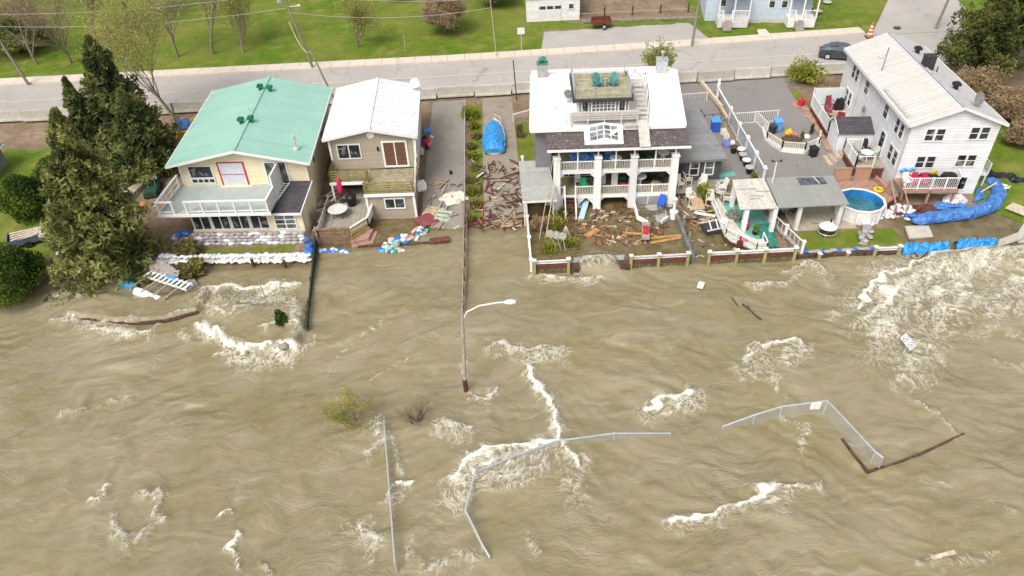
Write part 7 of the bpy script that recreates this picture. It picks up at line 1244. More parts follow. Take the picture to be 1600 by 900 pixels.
b = MB(); b.bar((1.44, 40.8, .6), (1.44, 49.2, .75), .14, .1); b.bar((1.44, 49.2, .75), (1.44, 54.8, 1.5), .12, .1); meshobj('rail', b, WHITE_OLD, o, world=True); b = MB(); b.bar((1.44, 40.8, -.1), (1.44, 49.2, 0), .12, .5); meshobj('base_board', b, WOODGREY, o, world=True)
o = T('yard_gate', 'grey gate posts and white rail left of the tiered house near the road', 'gate', (1.8, 62, 1)); b = MB(); b.bar((.9, 62.0, 2.0), (2.6, 62.6, 2.1), .1); b.bar((.9, 62.0, 1.1), (.9, 62.0, 2.0), .08); meshobj('gate_rail', b, WHITE, o, world=True); b = MB(); b.box(1.1, 1.7, 59.3, 59.5, .9, 2.2); meshobj('gate_post', b, WOODBROWN, o, world=True)
o = T('yard_wall', 'grey concrete wall on the right side of the flooded yard', 'wall', (12.9, 44, 0)); b = MB(); b.add([(12.85, 40.6, -.8), (13.1, 40.6, -.8), (13.1, 47.6, -.8), (12.85, 47.6, -.8), (12.85, 40.6, .45), (13.1, 40.6, .45), (13.1, 47.6, .5), (12.85, 47.6, .5)], [(0, 1, 5, 4), (1, 2, 6, 5), (2, 3, 7, 6), (3, 0, 4, 7), (4, 5, 6, 7)]); meshobj('wall_body', b, mat('blue grey concrete', (.20, .20, .19), .85, .2, 3), o, world=True)
for y in (41.2, 42.8, 44.6): b = MB(); b.box(13.05, 13.2, y-.07, y+.07, -.5, .95); meshobj('post', b, mat('grey post', (.22, .22, .20), .8, .2, 5), o, world=True)
o = T('lamp_pillar', 'white turned pillar lamp right of the octagonal deck', 'pillar', (12.75, 46.4, -.2)); b = MB(); b.lathe([(.28, 0), (.28, .75), (.34, .8), (.34, .88), (.12, .95), (.11, 1.7)], 8); meshobj('pillar', b, WHITE, o); b = MB(); b.lathe([(.14, 1.7), (.2, 1.95), (.08, 2.1)], 8); meshobj('lamp_head', b, WHITE_OLD, o)
o = T('lamp_pillar', 'white pillar with cap at the right photo edge behind the breaker', 'pillar', (36.7, 41.3, -.3)); b = MB(); b.add([(-.3, -.3, 0), (.3, -.3, 0), (.3, .3, 0), (-.3, .3, 0), (-.16, -.16, 1.9), (.16, -.16, 1.9), (.16, .16, 1.9), (-.16, .16, 1.9)], [(0, 1, 5, 4), (1, 2, 6, 5), (2, 3, 7, 6), (3, 0, 4, 7), (4, 5, 6, 7)]); meshobj('pillar', b, WHITE, o); b = MB(); b.lathe([(.34, 1.9), (.3, 2.0), (.08, 2.3)], 8); meshobj('pillar_cap', b, WHITE, o)
def tarpwall(label, x0, x1, y, z1, seed):
    rg = np.random.default_rng(seed); b = MB(); n = int((x1-x0)/.16); m = 9; vs = []
    for i in range(n+1):
        x = x0+(x1-x0)*i/n; zt_ = z1*(.85+.3*rg.random())
        for k in range(m): t = k/(m-1); a = (t-.5)*2; vs.append((x+.05*rg.normal(), y-.5*a*(.6+.4*abs(a))+.10*rg.normal()*.7, zt_*(1-abs(a)**2.2)-.25*abs(a)+.04*rg.normal()))
    b.add(vs, [(i*m+k+1, i*m+k, (i+1)*m+k, (i+1)*m+k+1) for i in range(n) for k in range(m-1)]); return solo('tarped_seawall', label, 'tarpaulin', b, BLUETARP, ((x0+x1)/2, y, 0), world=True)
tarpwall('blue tarp draped over the seawall right of the dark timber', 27.7, 31.0, 40.6, .75, 1); tarpwall('second blue tarp on the seawall behind the big breaker', 31.7, 34.4, 40.8, .75, 2)
b = MB(); b.slab((34.6, 40.5, .1), (37.0, 41.0, .5), (37.0, 41.2, 1.1), (34.7, 40.7, .6), .12); solo('concrete_slab', 'pale slanted slab on the shore right of the second blue tarp', 'slab', b, CONC, (35.8, 40.9, .3), world=True); b = MB(); b.prism([(.0, 0), (1.6, .1), (1.5, .9), (.1, .8)], 0, .3); solo('concrete_slab', 'pale flat block at the right photo edge by the pillar', 'slab', b, CONC, (36.6, 39.9, .2)); b = MB(); b.slab((29.0, 42.0, .2), (30.9, 42.2, .05), (31.2, 43.6, .1), (29.3, 43.4, .3), .14); solo('concrete_slab', 'pale slab sloping into the flooded yard beside the sandbags', 'slab', b, CONC, (30, 43, .1), world=True); b = MB(); b.box(-.6, .6, -.9, .9, 0, .05); solo('plywood_sheet', 'tan board lying on the grass right of the blue tarp dam', 'board', b, WOODPALE, (38.6, 44.6, .33), 35)
b = MB(); b.slab((4.4, 40.0, -.05), (8.0, 39.9, -.15), (8.1, 41.2, .55), (4.5, 41.2, .55), .12); solo('ramp_slab', 'blue grey slab washed over by the surge between the seawalls', 'slab', b, mat('blue grey slab', (.26, .28, .27), .3, .15, 3), (6.2, 40.6, .2), world=True)
b = MB(); b.box(-.35, .35, -.3, .3, -.4, .5); solo('stone_block', 'dark stone block at the left end of the right mossy seawall', 'block', b, WOODBROWN, (8.05, 40.4, 0)); b = MB(); b.box(-.3, .3, -.3, .3, -.4, .45); solo('stone_block', 'dark stone block at the right end of the left mossy seawall', 'block', b, WOODBROWN, (4.5, 40.4, 0))
# blue tarp dam
def tubesurf(pts, r, seed, jit=.16, n=14, per=.22, flat=.8):
    rg = np.random.default_rng(seed); pts = [Vector(p) for p in pts]; ext = [pts[0]]
    for a, c in zip(pts[:-1], pts[1:]): k = max(1, int((c-a).length/per)); ext += [a+(c-a)*(i+1)/k for i in range(k)]
    for _ in range(6): ext = [ext[0]]+[(ext[i-1]+ext[i]*2+ext[i+1])/4 for i in range(1, len(ext)-1)]+[ext[-1]]
    vs = []; lob = rg.random(n)*6
    for i, p in enumerate(ext):
        d = (ext[min(i+1, len(ext)-1)]-ext[max(i-1, 0)]).normalized(); x = d.cross(Vector((0, 0, 1))).normalized(); e = min(1, .25+i*.35, .25+(len(ext)-1-i)*.35)
        for k in range(n): a = 2*math.pi*k/n; q = r*e*(1+jit*math.sin(i*.9+lob[k])+jit*.7*rg.normal()*.5); vs.append(p+x*math.cos(a)*q+Vector((0, 0, 1))*math.sin(a)*q*flat)
    b = MB(); m = len(ext); b.add(vs, [(i*n+k, i*n+(k+1) % n, (i+1)*n+(k+1) % n, (i+1)*n+k) for i in range(m-1) for k in range(n)]+[tuple(range(n-1, -1, -1)), tuple((m-1)*n+k for k in range(n))]); return b
q = [P(1425, 345, .4), P(1470, 338, .4), P(1520, 332, .4), P(1550, 322, .4), P(1561, 303, .45), P(1555, 288, .4), P(1538, 280, .4)]
solo('tarp_dam', 'long sausage shaped blue tarp dam curving round the flooded corner of the white house', 'tarpaulin', tubesurf(q, .52, 5, .13), BLUETARP2, q[2], world=True)
solo('black_tarp', 'crumpled black plastic sheet on the grass beyond the blue tarp dam', 'tarpaulin', tubesurf([(37.9, 50.2, .5), (39.5, 49.4, .5), (41.0, 48.4, .5), (42.0, 47.6, .5)], .55, 6, .35, flat=.45), mat('black plastic sheet', (.03, .03, .035), .3, .4, 4, bump=.8), (40, 49, .5), world=True)
solo('sheeted_pile', 'white sheeted pile under the right end of the grill deck', 'pile', tubesurf([(33.5, 46.2, .3), (34.6, 46.4, .35), (35.4, 46.3, .3)], .6, 7, .2), BAGW, (34.5, 46.3, .3), world=True); solo('blue_bundle', 'small blue tarp bundle between gable wall and tarp dam', 'bundle', tubesurf([(36.0, 46.4, .2), (36.8, 46.8, .3), (37.3, 48.2, .3)], .28, 8, .3), BLUETARP2, (36.5, 46.6, .3), world=True); solo('blue_bundle', 'blue tarp folds under the grill deck behind the dam', 'bundle', tubesurf([(32.4, 45.8, .2), (33.4, 45.7, .35), (35.0, 45.5, .3)], .3, 9, .35), BLUETARP2, (33.4, 45.6, .3), world=True); solo('mulch_pile', 'reddish soil bank under the grill deck', 'soil', tubesurf([(30.3, 45.6, .0), (31.6, 45.7, .1), (33.0, 45.6, .0)], .5, 10, .2), WOODRED, (31.6, 45.7, 0), world=True)
b = MB(); b.bar(P(1525, 305, .3), P(1558, 285, .9), .09); solo('timber_beam', 'pale timber leaning on the far end of the blue tarp dam', 'beam', b, WOODPALE, P(1540, 297, .5), world=True); b = MB(); b.tube([(.35*math.cos(a/16*18.8)+a*.02, .35*math.sin(a/16*18.8), .2+.01*a) for a in range(49)], .05, 6); solo('hose_coil', 'coiled white hose inside the curve of the tarp dam', 'hose', b, WHITE_OLD, P(1547, 303, .0))
# sandbags
def bagmesh(seed, sx=.6, sy=.36, sz=.2):
    rg = random.Random(seed); b = MB(); n = 10; prof = [(.55, 0), (.95, .22), (1, .5), (.85, .8), (.4, 1.0)]; vs = []
    for q_, z in prof:
        for k in range(n): a = 2*math.pi*k/n; e = 1/max(abs(math.cos(a)), abs(math.sin(a)))**.6; j = 1+rg.uniform(-.1, .1); vs.append((q_*e*math.cos(a)*sx/2*j, q_*e*math.sin(a)*sy/2*j, z*sz*(1+rg.uniform(-.1, .1))))
    b.add(vs, [(i*n+k, i*n+(k+1) % n, (i+1)*n+(k+1) % n, (i+1)*n+k) for i in range(4) for k in range(n)]+[tuple(range(4*n, 5*n))]); me = bpy.data.meshes.new('sandbag'); me.from_pydata([tuple(v) for v in b.v], [], b.f); me.polygons.foreach_set('use_smooth', [True]*len(me.polygons)); return me
_bm = {}
def bag(m, k):
    if (m.name, k) not in _bm: me = bagmesh(k); me.materials.append(m); _bm[(m.name, k)] = me
    return _bm[(m.name, k)]
def place(me, name, label, cat, loc, rot, group, sc=None):
    o = bpy.data.objects.new(name, me); COL.objects.link(o); o.location = loc; o.rotation_euler = rot; tag(o, label, cat, group)
    if sc: o.scale = sc
    return o
rr = random.Random(9)
for lay in range(3):
    n = (46, 44, 34)[lay]
    for i in range(n):
        for side in ((0, 1) if lay == 0 else (0,)):
            t = (i+.5+.3*rr.random())/n; x = -26.2+11.4*t; y = 43.95-.75*t+(.22 if side else -.16 if lay == 0 else .03)+rr.uniform(-.09, .09); place(bag(BAGW, i % 5), 'sandbag', 'white sandbag in the long row on the shore before the mint roofed house', 'sandbag', (x, y, .08+.16*lay+.03*rr.random()), (rr.uniform(-.15, .15), rr.uniform(-.15, .15), rr.uniform(0, 3.1)), 'white sandbags in the shore row')
for lay in range(4):
    for i in range(21): x = -25.7+.49*i+.12*(lay % 2)+rr.uniform(-.05, .05); place(bag(BAGG if rr.random() < .7 else BAGW, i % 5), 'sandbag', 'grey sandbag stacked against the glazed ground floor of the cream house', 'sandbag', (x, 46.45-.04*i*.7-.14*(3-lay), .05+.19*lay), (rr.uniform(-.2, .2), rr.uniform(-.2, .2), rr.uniform(-.5, .5)), 'grey sandbags stacked on the cream house', (1, 1.1, 1.15))
for i, (x, y, z) in enumerate(((-26.9, 44.1, .1), (-27.4, 44.1, .1), (-27.1, 44.2, .3), (-15.4, 45.5, .2), (-15.1, 44.8, .2), (-14.9, 44.1, .2), (-15.0, 43.7, .3), (-15.3, 45.2, .4), (-25.3, 46.2, .8), (-24.8, 46.3, .8))): place(bag(BAGB, i % 5), 'sandbag', 'blue sandbag at one end of the grey and white sandbag rows', 'sandbag', (x, y, z), (0, .1, i), 'blue sandbags by the cream house', (1.3, 1.3, 1.3))
cb = [BAGB, SKYPL, BAGW, GREENPL, PINK, BAGW, mat('mint plastic bag', (.25, .62, .45), .5, .2, 4, bump=.4), mat('pale pink bag', (.75, .42, .42), .6, .2, 4, bump=.4)]
for i in range(44): t = rr.random(); x = -9.2+3.2*t+rr.gauss(0, .3); y = 44.3+2.6*t+rr.gauss(0, .35); place(bag(cb[rr.randrange(8)], i % 5), 'plastic_bag', 'coloured plastic bag in the floating pile before the taupe house', 'bag', (x, y, .0), (rr.uniform(-.4, .4), rr.uniform(-.4, .4), rr.random()*6), 'coloured bags floating before the taupe house', (rr.uniform(.6, 1.1), rr.uniform(.7, 1.3), 1))
for i in range(26): t = i/25; x = -14.4+(4.2*t if i < 15 else 3.4+4.2*(t-.3)); place(bag(cb[(0, 2, 1, 2, 0)[i % 5]] if i < 16 else cb[(2, 1, 3, 6, 7)[i % 5]], i % 5), 'plastic_bag', 'blue or pale bag in the thin line at the foot of the timber deck', 'bag', (x, 44.35-.55*t+rr.gauss(0, .12), .0), (rr.uniform(-.2, .2), 0, rr.random()*6), 'bags in a line along the timber deck', (.8, .9, .8))
pth = [P(*p, .55) for p in ((1351, 378), (1354, 355), (1364, 340), (1385, 331), (1402, 322), (1418, 328), (1430, 338))]
for lay in range(4):
    for i in range(17 if lay else 24):
        t = (i+.5*lay*.5)/(24 if not lay else 17)*(len(pth)-1.01); j = int(t); p = pth[j].lerp(pth[j+1], t-j); lb = t < 1.3; place(bag(BAGG if lb else (BAGB if rr.random() < .12 else BAGW), i % 5), 'sandbag', 'grey sandbag in the bank between pool and flooded yard' if lb else 'pale sandbag in the heap joining the pool to the blue tarp dam', 'sandbag', (p.x+rr.gauss(0, .14), p.y+rr.gauss(0, .14), -.05+.2*lay), (rr.uniform(-.3, .3), rr.uniform(-.3, .3), rr.random()*6), 'grey sandbags by the pool' if lb else 'pale sandbags by the blue tarp dam', (1.15, 1.25, 1.2))
for i in range(24): x = 21.0+.29*i; place(bag(BAGG if i % 4 else BAGB, i % 5), 'sandbag', 'flat grey sandbag lined up behind the dark timber seawall', 'sandbag', (x, 40.72+rr.gauss(0, .05), .33), (0, 0, rr.uniform(-.3, .3)), 'flat sandbags behind the dark seawall', (1, .9, .7))
# ---------------------------------------------------------------- wreckage
def plankmesh(k, m, L_, w_, t_=.04):
    rg = random.Random(k); b = MB(); b.prism([(-L_/2, -w_/2), (L_/2*rg.uniform(.9, 1), -w_/2), (L_/2, w_/2*rg.uniform(.3, 1)), (-L_/2*rg.uniform(.9, 1), w_/2)], -t_/2, t_/2); me = bpy.data.meshes.new('plank'); me.from_pydata([tuple(v) for v in b.v], [], b.f); me.materials.append(m); return me
PKM = [WOODTAN, WOODRED, WOODBROWN, WOODPALE, WOODGREY, mat('orange brown wood', (.42, .19, .09), .7, .25, 5)]
PK = [plankmesh(i*7+j, PKM[i], L_, w_) for i in range(6) for j, (L_, w_) in enumerate(((.5, .12), (.9, .1), (1.5, .13), (2.3, .12)))]
def wreck(n, fn, name, label, cat, group, sizes=(0, 1, 2), mats=range(6), zf=lambda: .03, tilt=.12, sc=1.0, ang=None):
    for i in range(n):
        x, y = fn(); me = PK[rr.choice(list(mats))*4+rr.choice(sizes)]; z = max(0.0, G(x, y))+zf(); a = rr.random()*6.283 if ang is None else rr.gauss(ang, .35); place(me, name, label, cat, (x, y, z), (rr.gauss(0, tilt), rr.gauss(0, tilt*.5), a), group, (sc, sc*rr.uniform(.8, 1.6), 1))
def ring():
    while True:
        x, y = rr.uniform(4.3, 12.6), rr.uniform(42.6, 48.2)
        if ((x-8.6)/3.4)**2+((y-45.6)/2.6)**2 < 1 and not (x > 9.9 and y > 45.3): return x, y
wreck(150, ring, 'plank_fragment', 'short broken plank drifting in the flooded yard before the verandas', 'plank', 'plank fragments floating in the flooded yard', (0, 0, 1), (0, 1, 1, 1, 5, 5, 2, 3), sc=.85)
wreck(26, lambda: (rr.uniform(4.6, 9.8), rr.uniform(47.3, 49.6)), 'plank_fragment', 'dark red plank fragment drifting under the lower veranda', 'plank', 'plank fragments under the veranda', (0, 1, 2), (1, 2))
wreck(16, lambda: (rr.gauss(4.9, .3), rr.uniform(44.0, 47.2)), 'red_plank', 'dark red plank in the strip floating beside the veranda stairs', 'plank', 'red planks beside the veranda stairs', (0, 1), (1,))
wreck(150, lambda: (rr.uniform(-2.6, 1.2), 46.4+8.8*rr.random()**1.2), 'driftwood_board', 'broken board in the wreckage heap below the tarped boat', 'board', 'broken boards below the tarped boat', (0, 0, 1, 1, 2, 3), (0, 1, 1, 2, 2, 5, 3, 4), lambda: rr.uniform(.03, .3), .25, .9)
wreck(26, lambda: (rr.uniform(-6.6, -3.8), rr.uniform(46.4, 52.5)), 'driftwood_board', 'broken board in the wreckage on the taupe house driveway', 'board', 'broken boards on the taupe house driveway', (0, 1, 2), (0, 3, 4), lambda: rr.uniform(.03, .2), .15)
wreck(34, lambda: (rr.uniform(13.3, 16.2), rr.uniform(45.2, 48.6)), 'driftwood_board', 'broken board in the wreckage between verandas and plank walkway', 'board', 'broken boards below the annex deck', (1, 2), (0, 2, 3, 5, 3), lambda: rr.uniform(.05, .4), .25)
wreck(26, lambda: (rr.uniform(13.4, 15.9), rr.uniform(40.9, 45.0)), 'wood_chip', 'small wood chip drifting in the inlet left of the plank walkway', 'wood chip', 'wood chips in the inlet', (0,), (0, 3, 2), sc=.55)
wreck(26, lambda: (rr.uniform(-15.0, -13.9), rr.uniform(45.5, 51.5)), 'driftwood_board', 'grey stick or board jammed between the mint and taupe houses', 'board', 'boards jammed between two houses', (1, 2, 3), (2, 3, 4), lambda: rr.uniform(.1, .8), .45, 1.0, 1.3)
wreck(22, lambda: (rr.uniform(-34, -27.5), rr.uniform(42.0, 52)), 'scrap_board', 'weathered scrap board on the brown ground round the tallest spruce', 'board', 'scrap boards round the tallest spruce', (0, 1), (3, 4, 2), lambda: .05, .1)
wreck(20, lambda: (rr.uniform(27.6, 35.5), rr.uniform(39.7, 40.5)), 'scrap_board', 'dark scrap board at the foot of the tarped seawall', 'board', 'scrap at the foot of the tarped seawall', (0, 1), (2, 4, 1), lambda: rr.uniform(.0, .2), .4)
def pallet(label, loc, rz, w_, l_, m, name='pallet', tilt=0, n=6):
    o = T(name, label, 'pallet' if name == 'pallet' else 'panel', loc, rz); o.rotation_euler = (tilt, tilt*.5, math.radians(rz)); b = MB(); [b.box(-w_/2, w_/2, -l_/2+l_*(i+.1)/n, -l_/2+l_*(i+.85)/n, .08, .11) for i in range(n)]; meshobj('slats', b, m, o); b = MB(); [b.box(x-.05, x+.05, -l_/2, l_/2, 0, .08) for x in (-w_/2+.05, 0, w_/2-.05)]; meshobj('bearers', b, m, o); return o
pallet('orange tan wooden frame stranded at the right end of the boat driveway', P(1590*.5+5, 348, .05), -4, 1.6, 1.5, WOODTAN, n=4); pallet('tan wooden crate panel among the boards below the boat', P(745, 318, .1), -5, 1.6, .9, WOODTAN, n=3); pallet('long red brown plank bundle at the water end of the boat driveway', P(752, 345, .05), 22, 2.6, .8, WOODRED, n=3)
b = MB(); b.box(-.75, .75, -.8, .8, 0, .06); solo('maroon_panel', 'square maroon panel at the water end of the taupe house driveway', 'panel', b, mat('maroon board', (.26, .07, .08), .7, .15, 4), P(666, 344, .15), 35)
pallet('yellow and white window frame beside the maroon panel', P(680, 333, .1), -20, 1.8, 1.4, mat('pale yellow wood', (.62, .50, .28), .75, .15, 4), 'window_frame', .1, 4); pallet('pale green sash frame right of the yellow one', P(693, 338, .15), -15, 1.2, 1.4, mat('pale green sash', (.45, .50, .40), .7, .2, 4), 'window_frame', .15, 3)
lump('debris_sheet', 'large cream sheet of debris on the taupe house driveway', 'debris', P(710, 312, .2), 2.0, 1.6, .3, ADW, 20, seed=51, rough=.3); lump('white_crate', 'white metal crate against the wall of the taupe house', 'crate', P(657, 297, .4), 1.1, .8, .8, WHITEPL, 20, seed=52, rough=.12); lump('cream_rag', 'cream rag lying in the middle of the taupe house driveway', 'rag', P(686, 252, .6), .8, .6, .12, ADW, 0, seed=53, rough=.3)
for i, (px, py, m, lab, s_) in enumerate(((668, 209, SKYPL, 'light blue bin bag at the top of the driveway clutter', .8), (664, 218, BLACKPL, 'black bag below the light blue one in the driveway clutter', .5), (658, 225, BLUEPL, 'dark blue bag against the taupe house wall', .6), (666, 225, MATS['crimson plastic'], 'crimson bag in the middle of the driveway clutter', .7), (671, 229, PINK, 'pink bag at the right of the driveway clutter', .6), (667, 232, BLACKPL, 'small black box at the bottom of the driveway clutter', .4), (675, 216, WHITEPL, 'small white bag at the right edge of the driveway clutter', .35), (656, 240, ADW, 'cream bundle of slats below the driveway clutter', .9))): lump('household_bag', lab, 'bag', P(px, py, .9), s_, s_*.8, s_*.6, m, 20*i, seed=60+i, rough=.25)
b = MB(); b.tube([(0, 0, 0), (0, 0, .5)], .12, 8); solo('black_bottle', 'short black upright tube on the taupe house driveway', 'tube', b, BLACKPL, P(705, 275, .4)); b = MB(); b.tube([P(672, 322, .3), P(684, 285, .3), P(700, 262, .4), P(722, 243, .5)], .06, 5); b.bar(P(722, 243, .5), P(713, 229, .6), .08); solo('fallen_branch', 'long fallen grey branch curving up the taupe house driveway', 'branch', b, BARK, P(690, 275, .4), world=True)
b = MB(); b.bar(P(560, 386, .05), P(680, 379, .1), .22, .16); solo('floating_timber', 'long dark timber floating in front of the taupe house', 'timber', b, WOODBROWN, P(620, 383, .05), world=True); b = MB(); b.box(-.75, .75, -.3, .3, 0, .25); solo('timber_block', 'short dark timber block at the right end of the long floating timber', 'timber', b, WOODRED, P(687, 378, 0), 8)
for i, (px, py, lab) in enumerate(((907, 315, 'short pale blue board slanting out from under the veranda'), (913, 328, 'long pale blue board with its end in the flooded yard'))): b = MB(); b.slab((-.22, -.9-.4*i, 0), (.22, -.9-.4*i, 0), (.22, .9+.2*i, .45), (-.22, .9+.2*i, .45), .1); solo('blue_board', lab, 'board', b, mat('pale blue board', (.48, .66, .74), .5, .08, 3), P(px, py, .05), -18)
for i, (px, py, rz, L_, lab) in enumerate(((1000, 366, -12, 2.0, 'orange brown plank floating left of the red loaded barrow'), (1035, 371, 4, 3.2, 'long orange plank floating right of the red loaded barrow'), (1040, 376, 12, 2.4, 'shorter orange plank crossing the long orange one'), (851, 341, 8, 1.2, 'orange brown panel floating by the lean-to'), (925, 364, 40, 1.3, 'orange brown panel among the drifting plank fragments'))): b = MB(); b.box(-L_/2, L_/2, -.13 if i < 3 else -.25, .13 if i < 3 else .25, 0, .06); solo('floating_plank', lab, 'plank', b, mat('wet orange plank', (.50, .28, .10), .6, .2, 4), P(px, py, .04), rz)
for i, (a, c) in enumerate((((1085, 332), (1118, 338)), ((1075, 322), (1092, 330)), ((1120, 336), (1140, 333)), ((1090, 328), (1105, 334)))): b = MB(); b.bar(P(*a, .3), P(*c, .35), .22, .12); solo('white_plank', ['long white plank in the wreckage below the annex deck', 'white plank end touching the grey yard wall', 'white plank pointing at the plank walkway', 'short white plank on top of the wreckage below the annex deck'][i], 'plank', b, WHITE, P(*a, .3), world=True)
b = MB(); b.box(-.2, .2, -.35, .35, 0, .06); solo('drifting_board', 'small white panel adrift below the inlet', 'panel', b, WHITE, P(1095, 446, .12), -25)
b = MB(); b.tube([P(1160, 475, .1), P(1172, 484, .2), P(1180, 492, .1), P(1189, 499, .15)], .06, 5); b.tube([P(1172, 484, .2), P(1168, 476, .3)], .03, 4); solo('drifting_branch', 'dark branch drifting below the seawall', 'branch', b, BARKD, P(1175, 487, .1), world=True); b = MB(); b.bar(P(1143, 464, .1), P(1153, 478, .12), .05); solo('drifting_branch', 'thin stick drifting left of the dark branch', 'branch', b, BARKD, P(1148, 470, .1), world=True); b = MB(); b.box(-.6, .6, -.1, .1, 0, .08); solo('floating_board', 'pale board adrift near the lower right corner', 'board', b, WOODPALE, P(1474, 868, .05), 12)
b = MB(); b.bar(P(742, 522, .1), P(745, 541, .05), .07); solo('drifting_stick', 'dark stick in the water right of the street lamp', 'stick', b, BARKD, P(743, 530, .1), world=True)
# raft at the left
RF = T('barrel_raft', 'broken raft on blue and white barrels by the tallest spruce', 'raft', P(240, 452, 0), -27)
for i, (x, y, m) in enumerate(((-1.7, -.55, mat('blue green drum', (.05, .28, .48), .45, .15, 3)), (-.1, -.85, WHITEPL), (1.15, -.95, WHITEPL))): b = MB(); b.lathe([(.2, -.62), (.3, -.55), (.32, 0), (.3, .55), (.2, .62)], 12, m=Matrix.Translation((x, y, .25)) @ Matrix.Rotation(math.pi/2, 4, 'Y')); meshobj('barrel', b, m, RF, smooth=False)
b = MB(); b.box(-1.2, 3.0, .35, .45, .5, .6); b.box(-1.2, 3.0, .95, 1.05, .5, .6); [b.box(-1.1+i*.42, -.9+i*.42, .3, 1.1, .6, .65) for i in range(10)]; meshobj('slat_deck', b, WHITE_OLD, RF); b = MB(); [b.box(x, x+.12, -1.0, .5, .5, .58) for x in (-1.0, .1, 1.2, 2.2)]; meshobj('cross_beam', b, WOODGREY, RF); b = MB(); b.slab((-1.6, .9, .7), (1.4, 1.2, .7), (1.2, 1.7, .8), (-1.4, 2.1, .9), .06); meshobj('gangway', b, WOODGREY, RF)
b = MB(); b.lathe([(.2, -.45), (.3, -.4), (.3, .4), (.2, .45)], 12, m=Matrix.Translation((0, 0, .3)) @ Matrix.Rotation(math.pi/2, 4, 'Y')); solo('blue_drum', 'small blue drum behind the slatted raft', 'drum', b, SKYPL, P(272, 442, .1), -30); pallet('small grey pallet drifting right of the slatted raft', P(297, 447, .05), 35, 1.0, 1.5, WOODGREY)
# left shore walls
SW = T('low_timber_wall', 'low brown timber wall with river water spilling over it', 'wall', (-26, 37.2, 0)); pw = [P(*p) for p in WALLPX]; b = MB(); [b.bar((a.x, a.y-.02, -.03), (c.x, c.y-.02, .02 if c is not pw[-1] else .12), .2, .42) for a, c in zip(pw[:-1], pw[1:])]; meshobj('timber', b, WOODBROWN, SW, world=True)
o = T('green_fence', 'dark green slatted fence running down the shore into the water', 'fence', (-14.2, 41, 0)); b = MB(); b.add([(-14.68, 45.0, -.3), (-14.6, 45.0, -.3), (-14.6, 45.0, .8), (-14.68, 45.0, .8), (-13.6, 35.4, -.6), (-13.5, 35.4, -.6), (-13.5, 35.4, .35), (-13.6, 35.4, .35)], [(0, 1, 2, 3), (7, 6, 5, 4), (0, 4, 5, 1), (1, 5, 6, 2), (2, 6, 7, 3), (3, 7, 4, 0)]); meshobj('slat_panel', b, mat('dark green slats', (.03, .07, .04), .7, .3, 4, lines=(1, .25), lw=.2, ldark=.5), o, world=True)
for t in (0, .25, .5, .75, 1): x = -14.65+1.1*t; y = 45-9.6*t; b = MB(); b.box(x-.08, x+.08, y-.08, y+.08, -.6, .95-.45*t); meshobj('post', b, BARKD, o, world=True)
def rockmesh(seed, m):
    rg = random.Random(seed); b = MB(); n = 7; vs = []; 
    for r_, z in ((.7, -.5), (1, -.1), (.9, .35), (.45, .6)):
        for k in range(n): a = 6.283*k/n; j = rg.uniform(.75, 1.2); vs.append((r_*math.cos(a)*j, r_*math.sin(a)*j, z*rg.uniform(.8, 1.2)))
    b.add(vs, [(i*n+k, i*n+(k+1) % n, (i+1)*n+(k+1) % n, (i+1)*n+k) for i in range(3) for k in range(n)]+[tuple(range(3*n, 4*n))]); me = bpy.data.meshes.new('rock'); me.from_pydata([tuple(v) for v in b.v], [], b.f); me.materials.append(m); return me
RK = [rockmesh(i, CONCD) for i in range(4)]
for i in range(16): t = i/15; p = P(330+140*t, 527+22*math.sin(t*3.1)-6*(i % 2), 0); place(RK[i % 4], 'rock', 'wet boulder in the broken line where the left falls pour down', 'rock', (p.x, p.y, -.1), (0, 0, i*1.3), 'boulders under the left falls', (.26, .2, .28))
for i in range(26): x = 27.6+.38*i+rr.gauss(0, .1); place(RK[i % 4], 'rock', 'brown boulder at the foot of the tarped seawall', 'rock', (x, 40.0+rr.gauss(0, .15), -.05), (0, 0, i*1.7), 'boulders below the tarped seawall', (.26, .22, .3))
for i, (px, py) in enumerate(((430, 520), (455, 522), (443, 540))): place(RK[i], 'rock', ['grey boulder left of the small drowned conifer', 'grey boulder right of the small drowned conifer', 'dark boulder below the small drowned conifer'][i], 'rock', P(px, py, .05), (0, 0, i), None, (.55, .4, .5))
o, v = pole('leaning_post', 'thin leaning mast rising from the left falls', P(436, 518, 0), P(436, 518, 0)+Vector((-1.0, 1.6, 3.6)), .06, .035, WOODGREY, 'post')
for i, (px, py) in enumerate(((395, 410), (445, 412))): p = P(px, py, .3); b = MB(); b.tube([(0, 0, -.6), (.1, -.3, .5)], .12, 6); solo('dark_post', ['dark stump with blue cloth left in the white sandbag row', 'dark stump with blue cloth right in the white sandbag row'][i], 'post', b, BARKD, p)
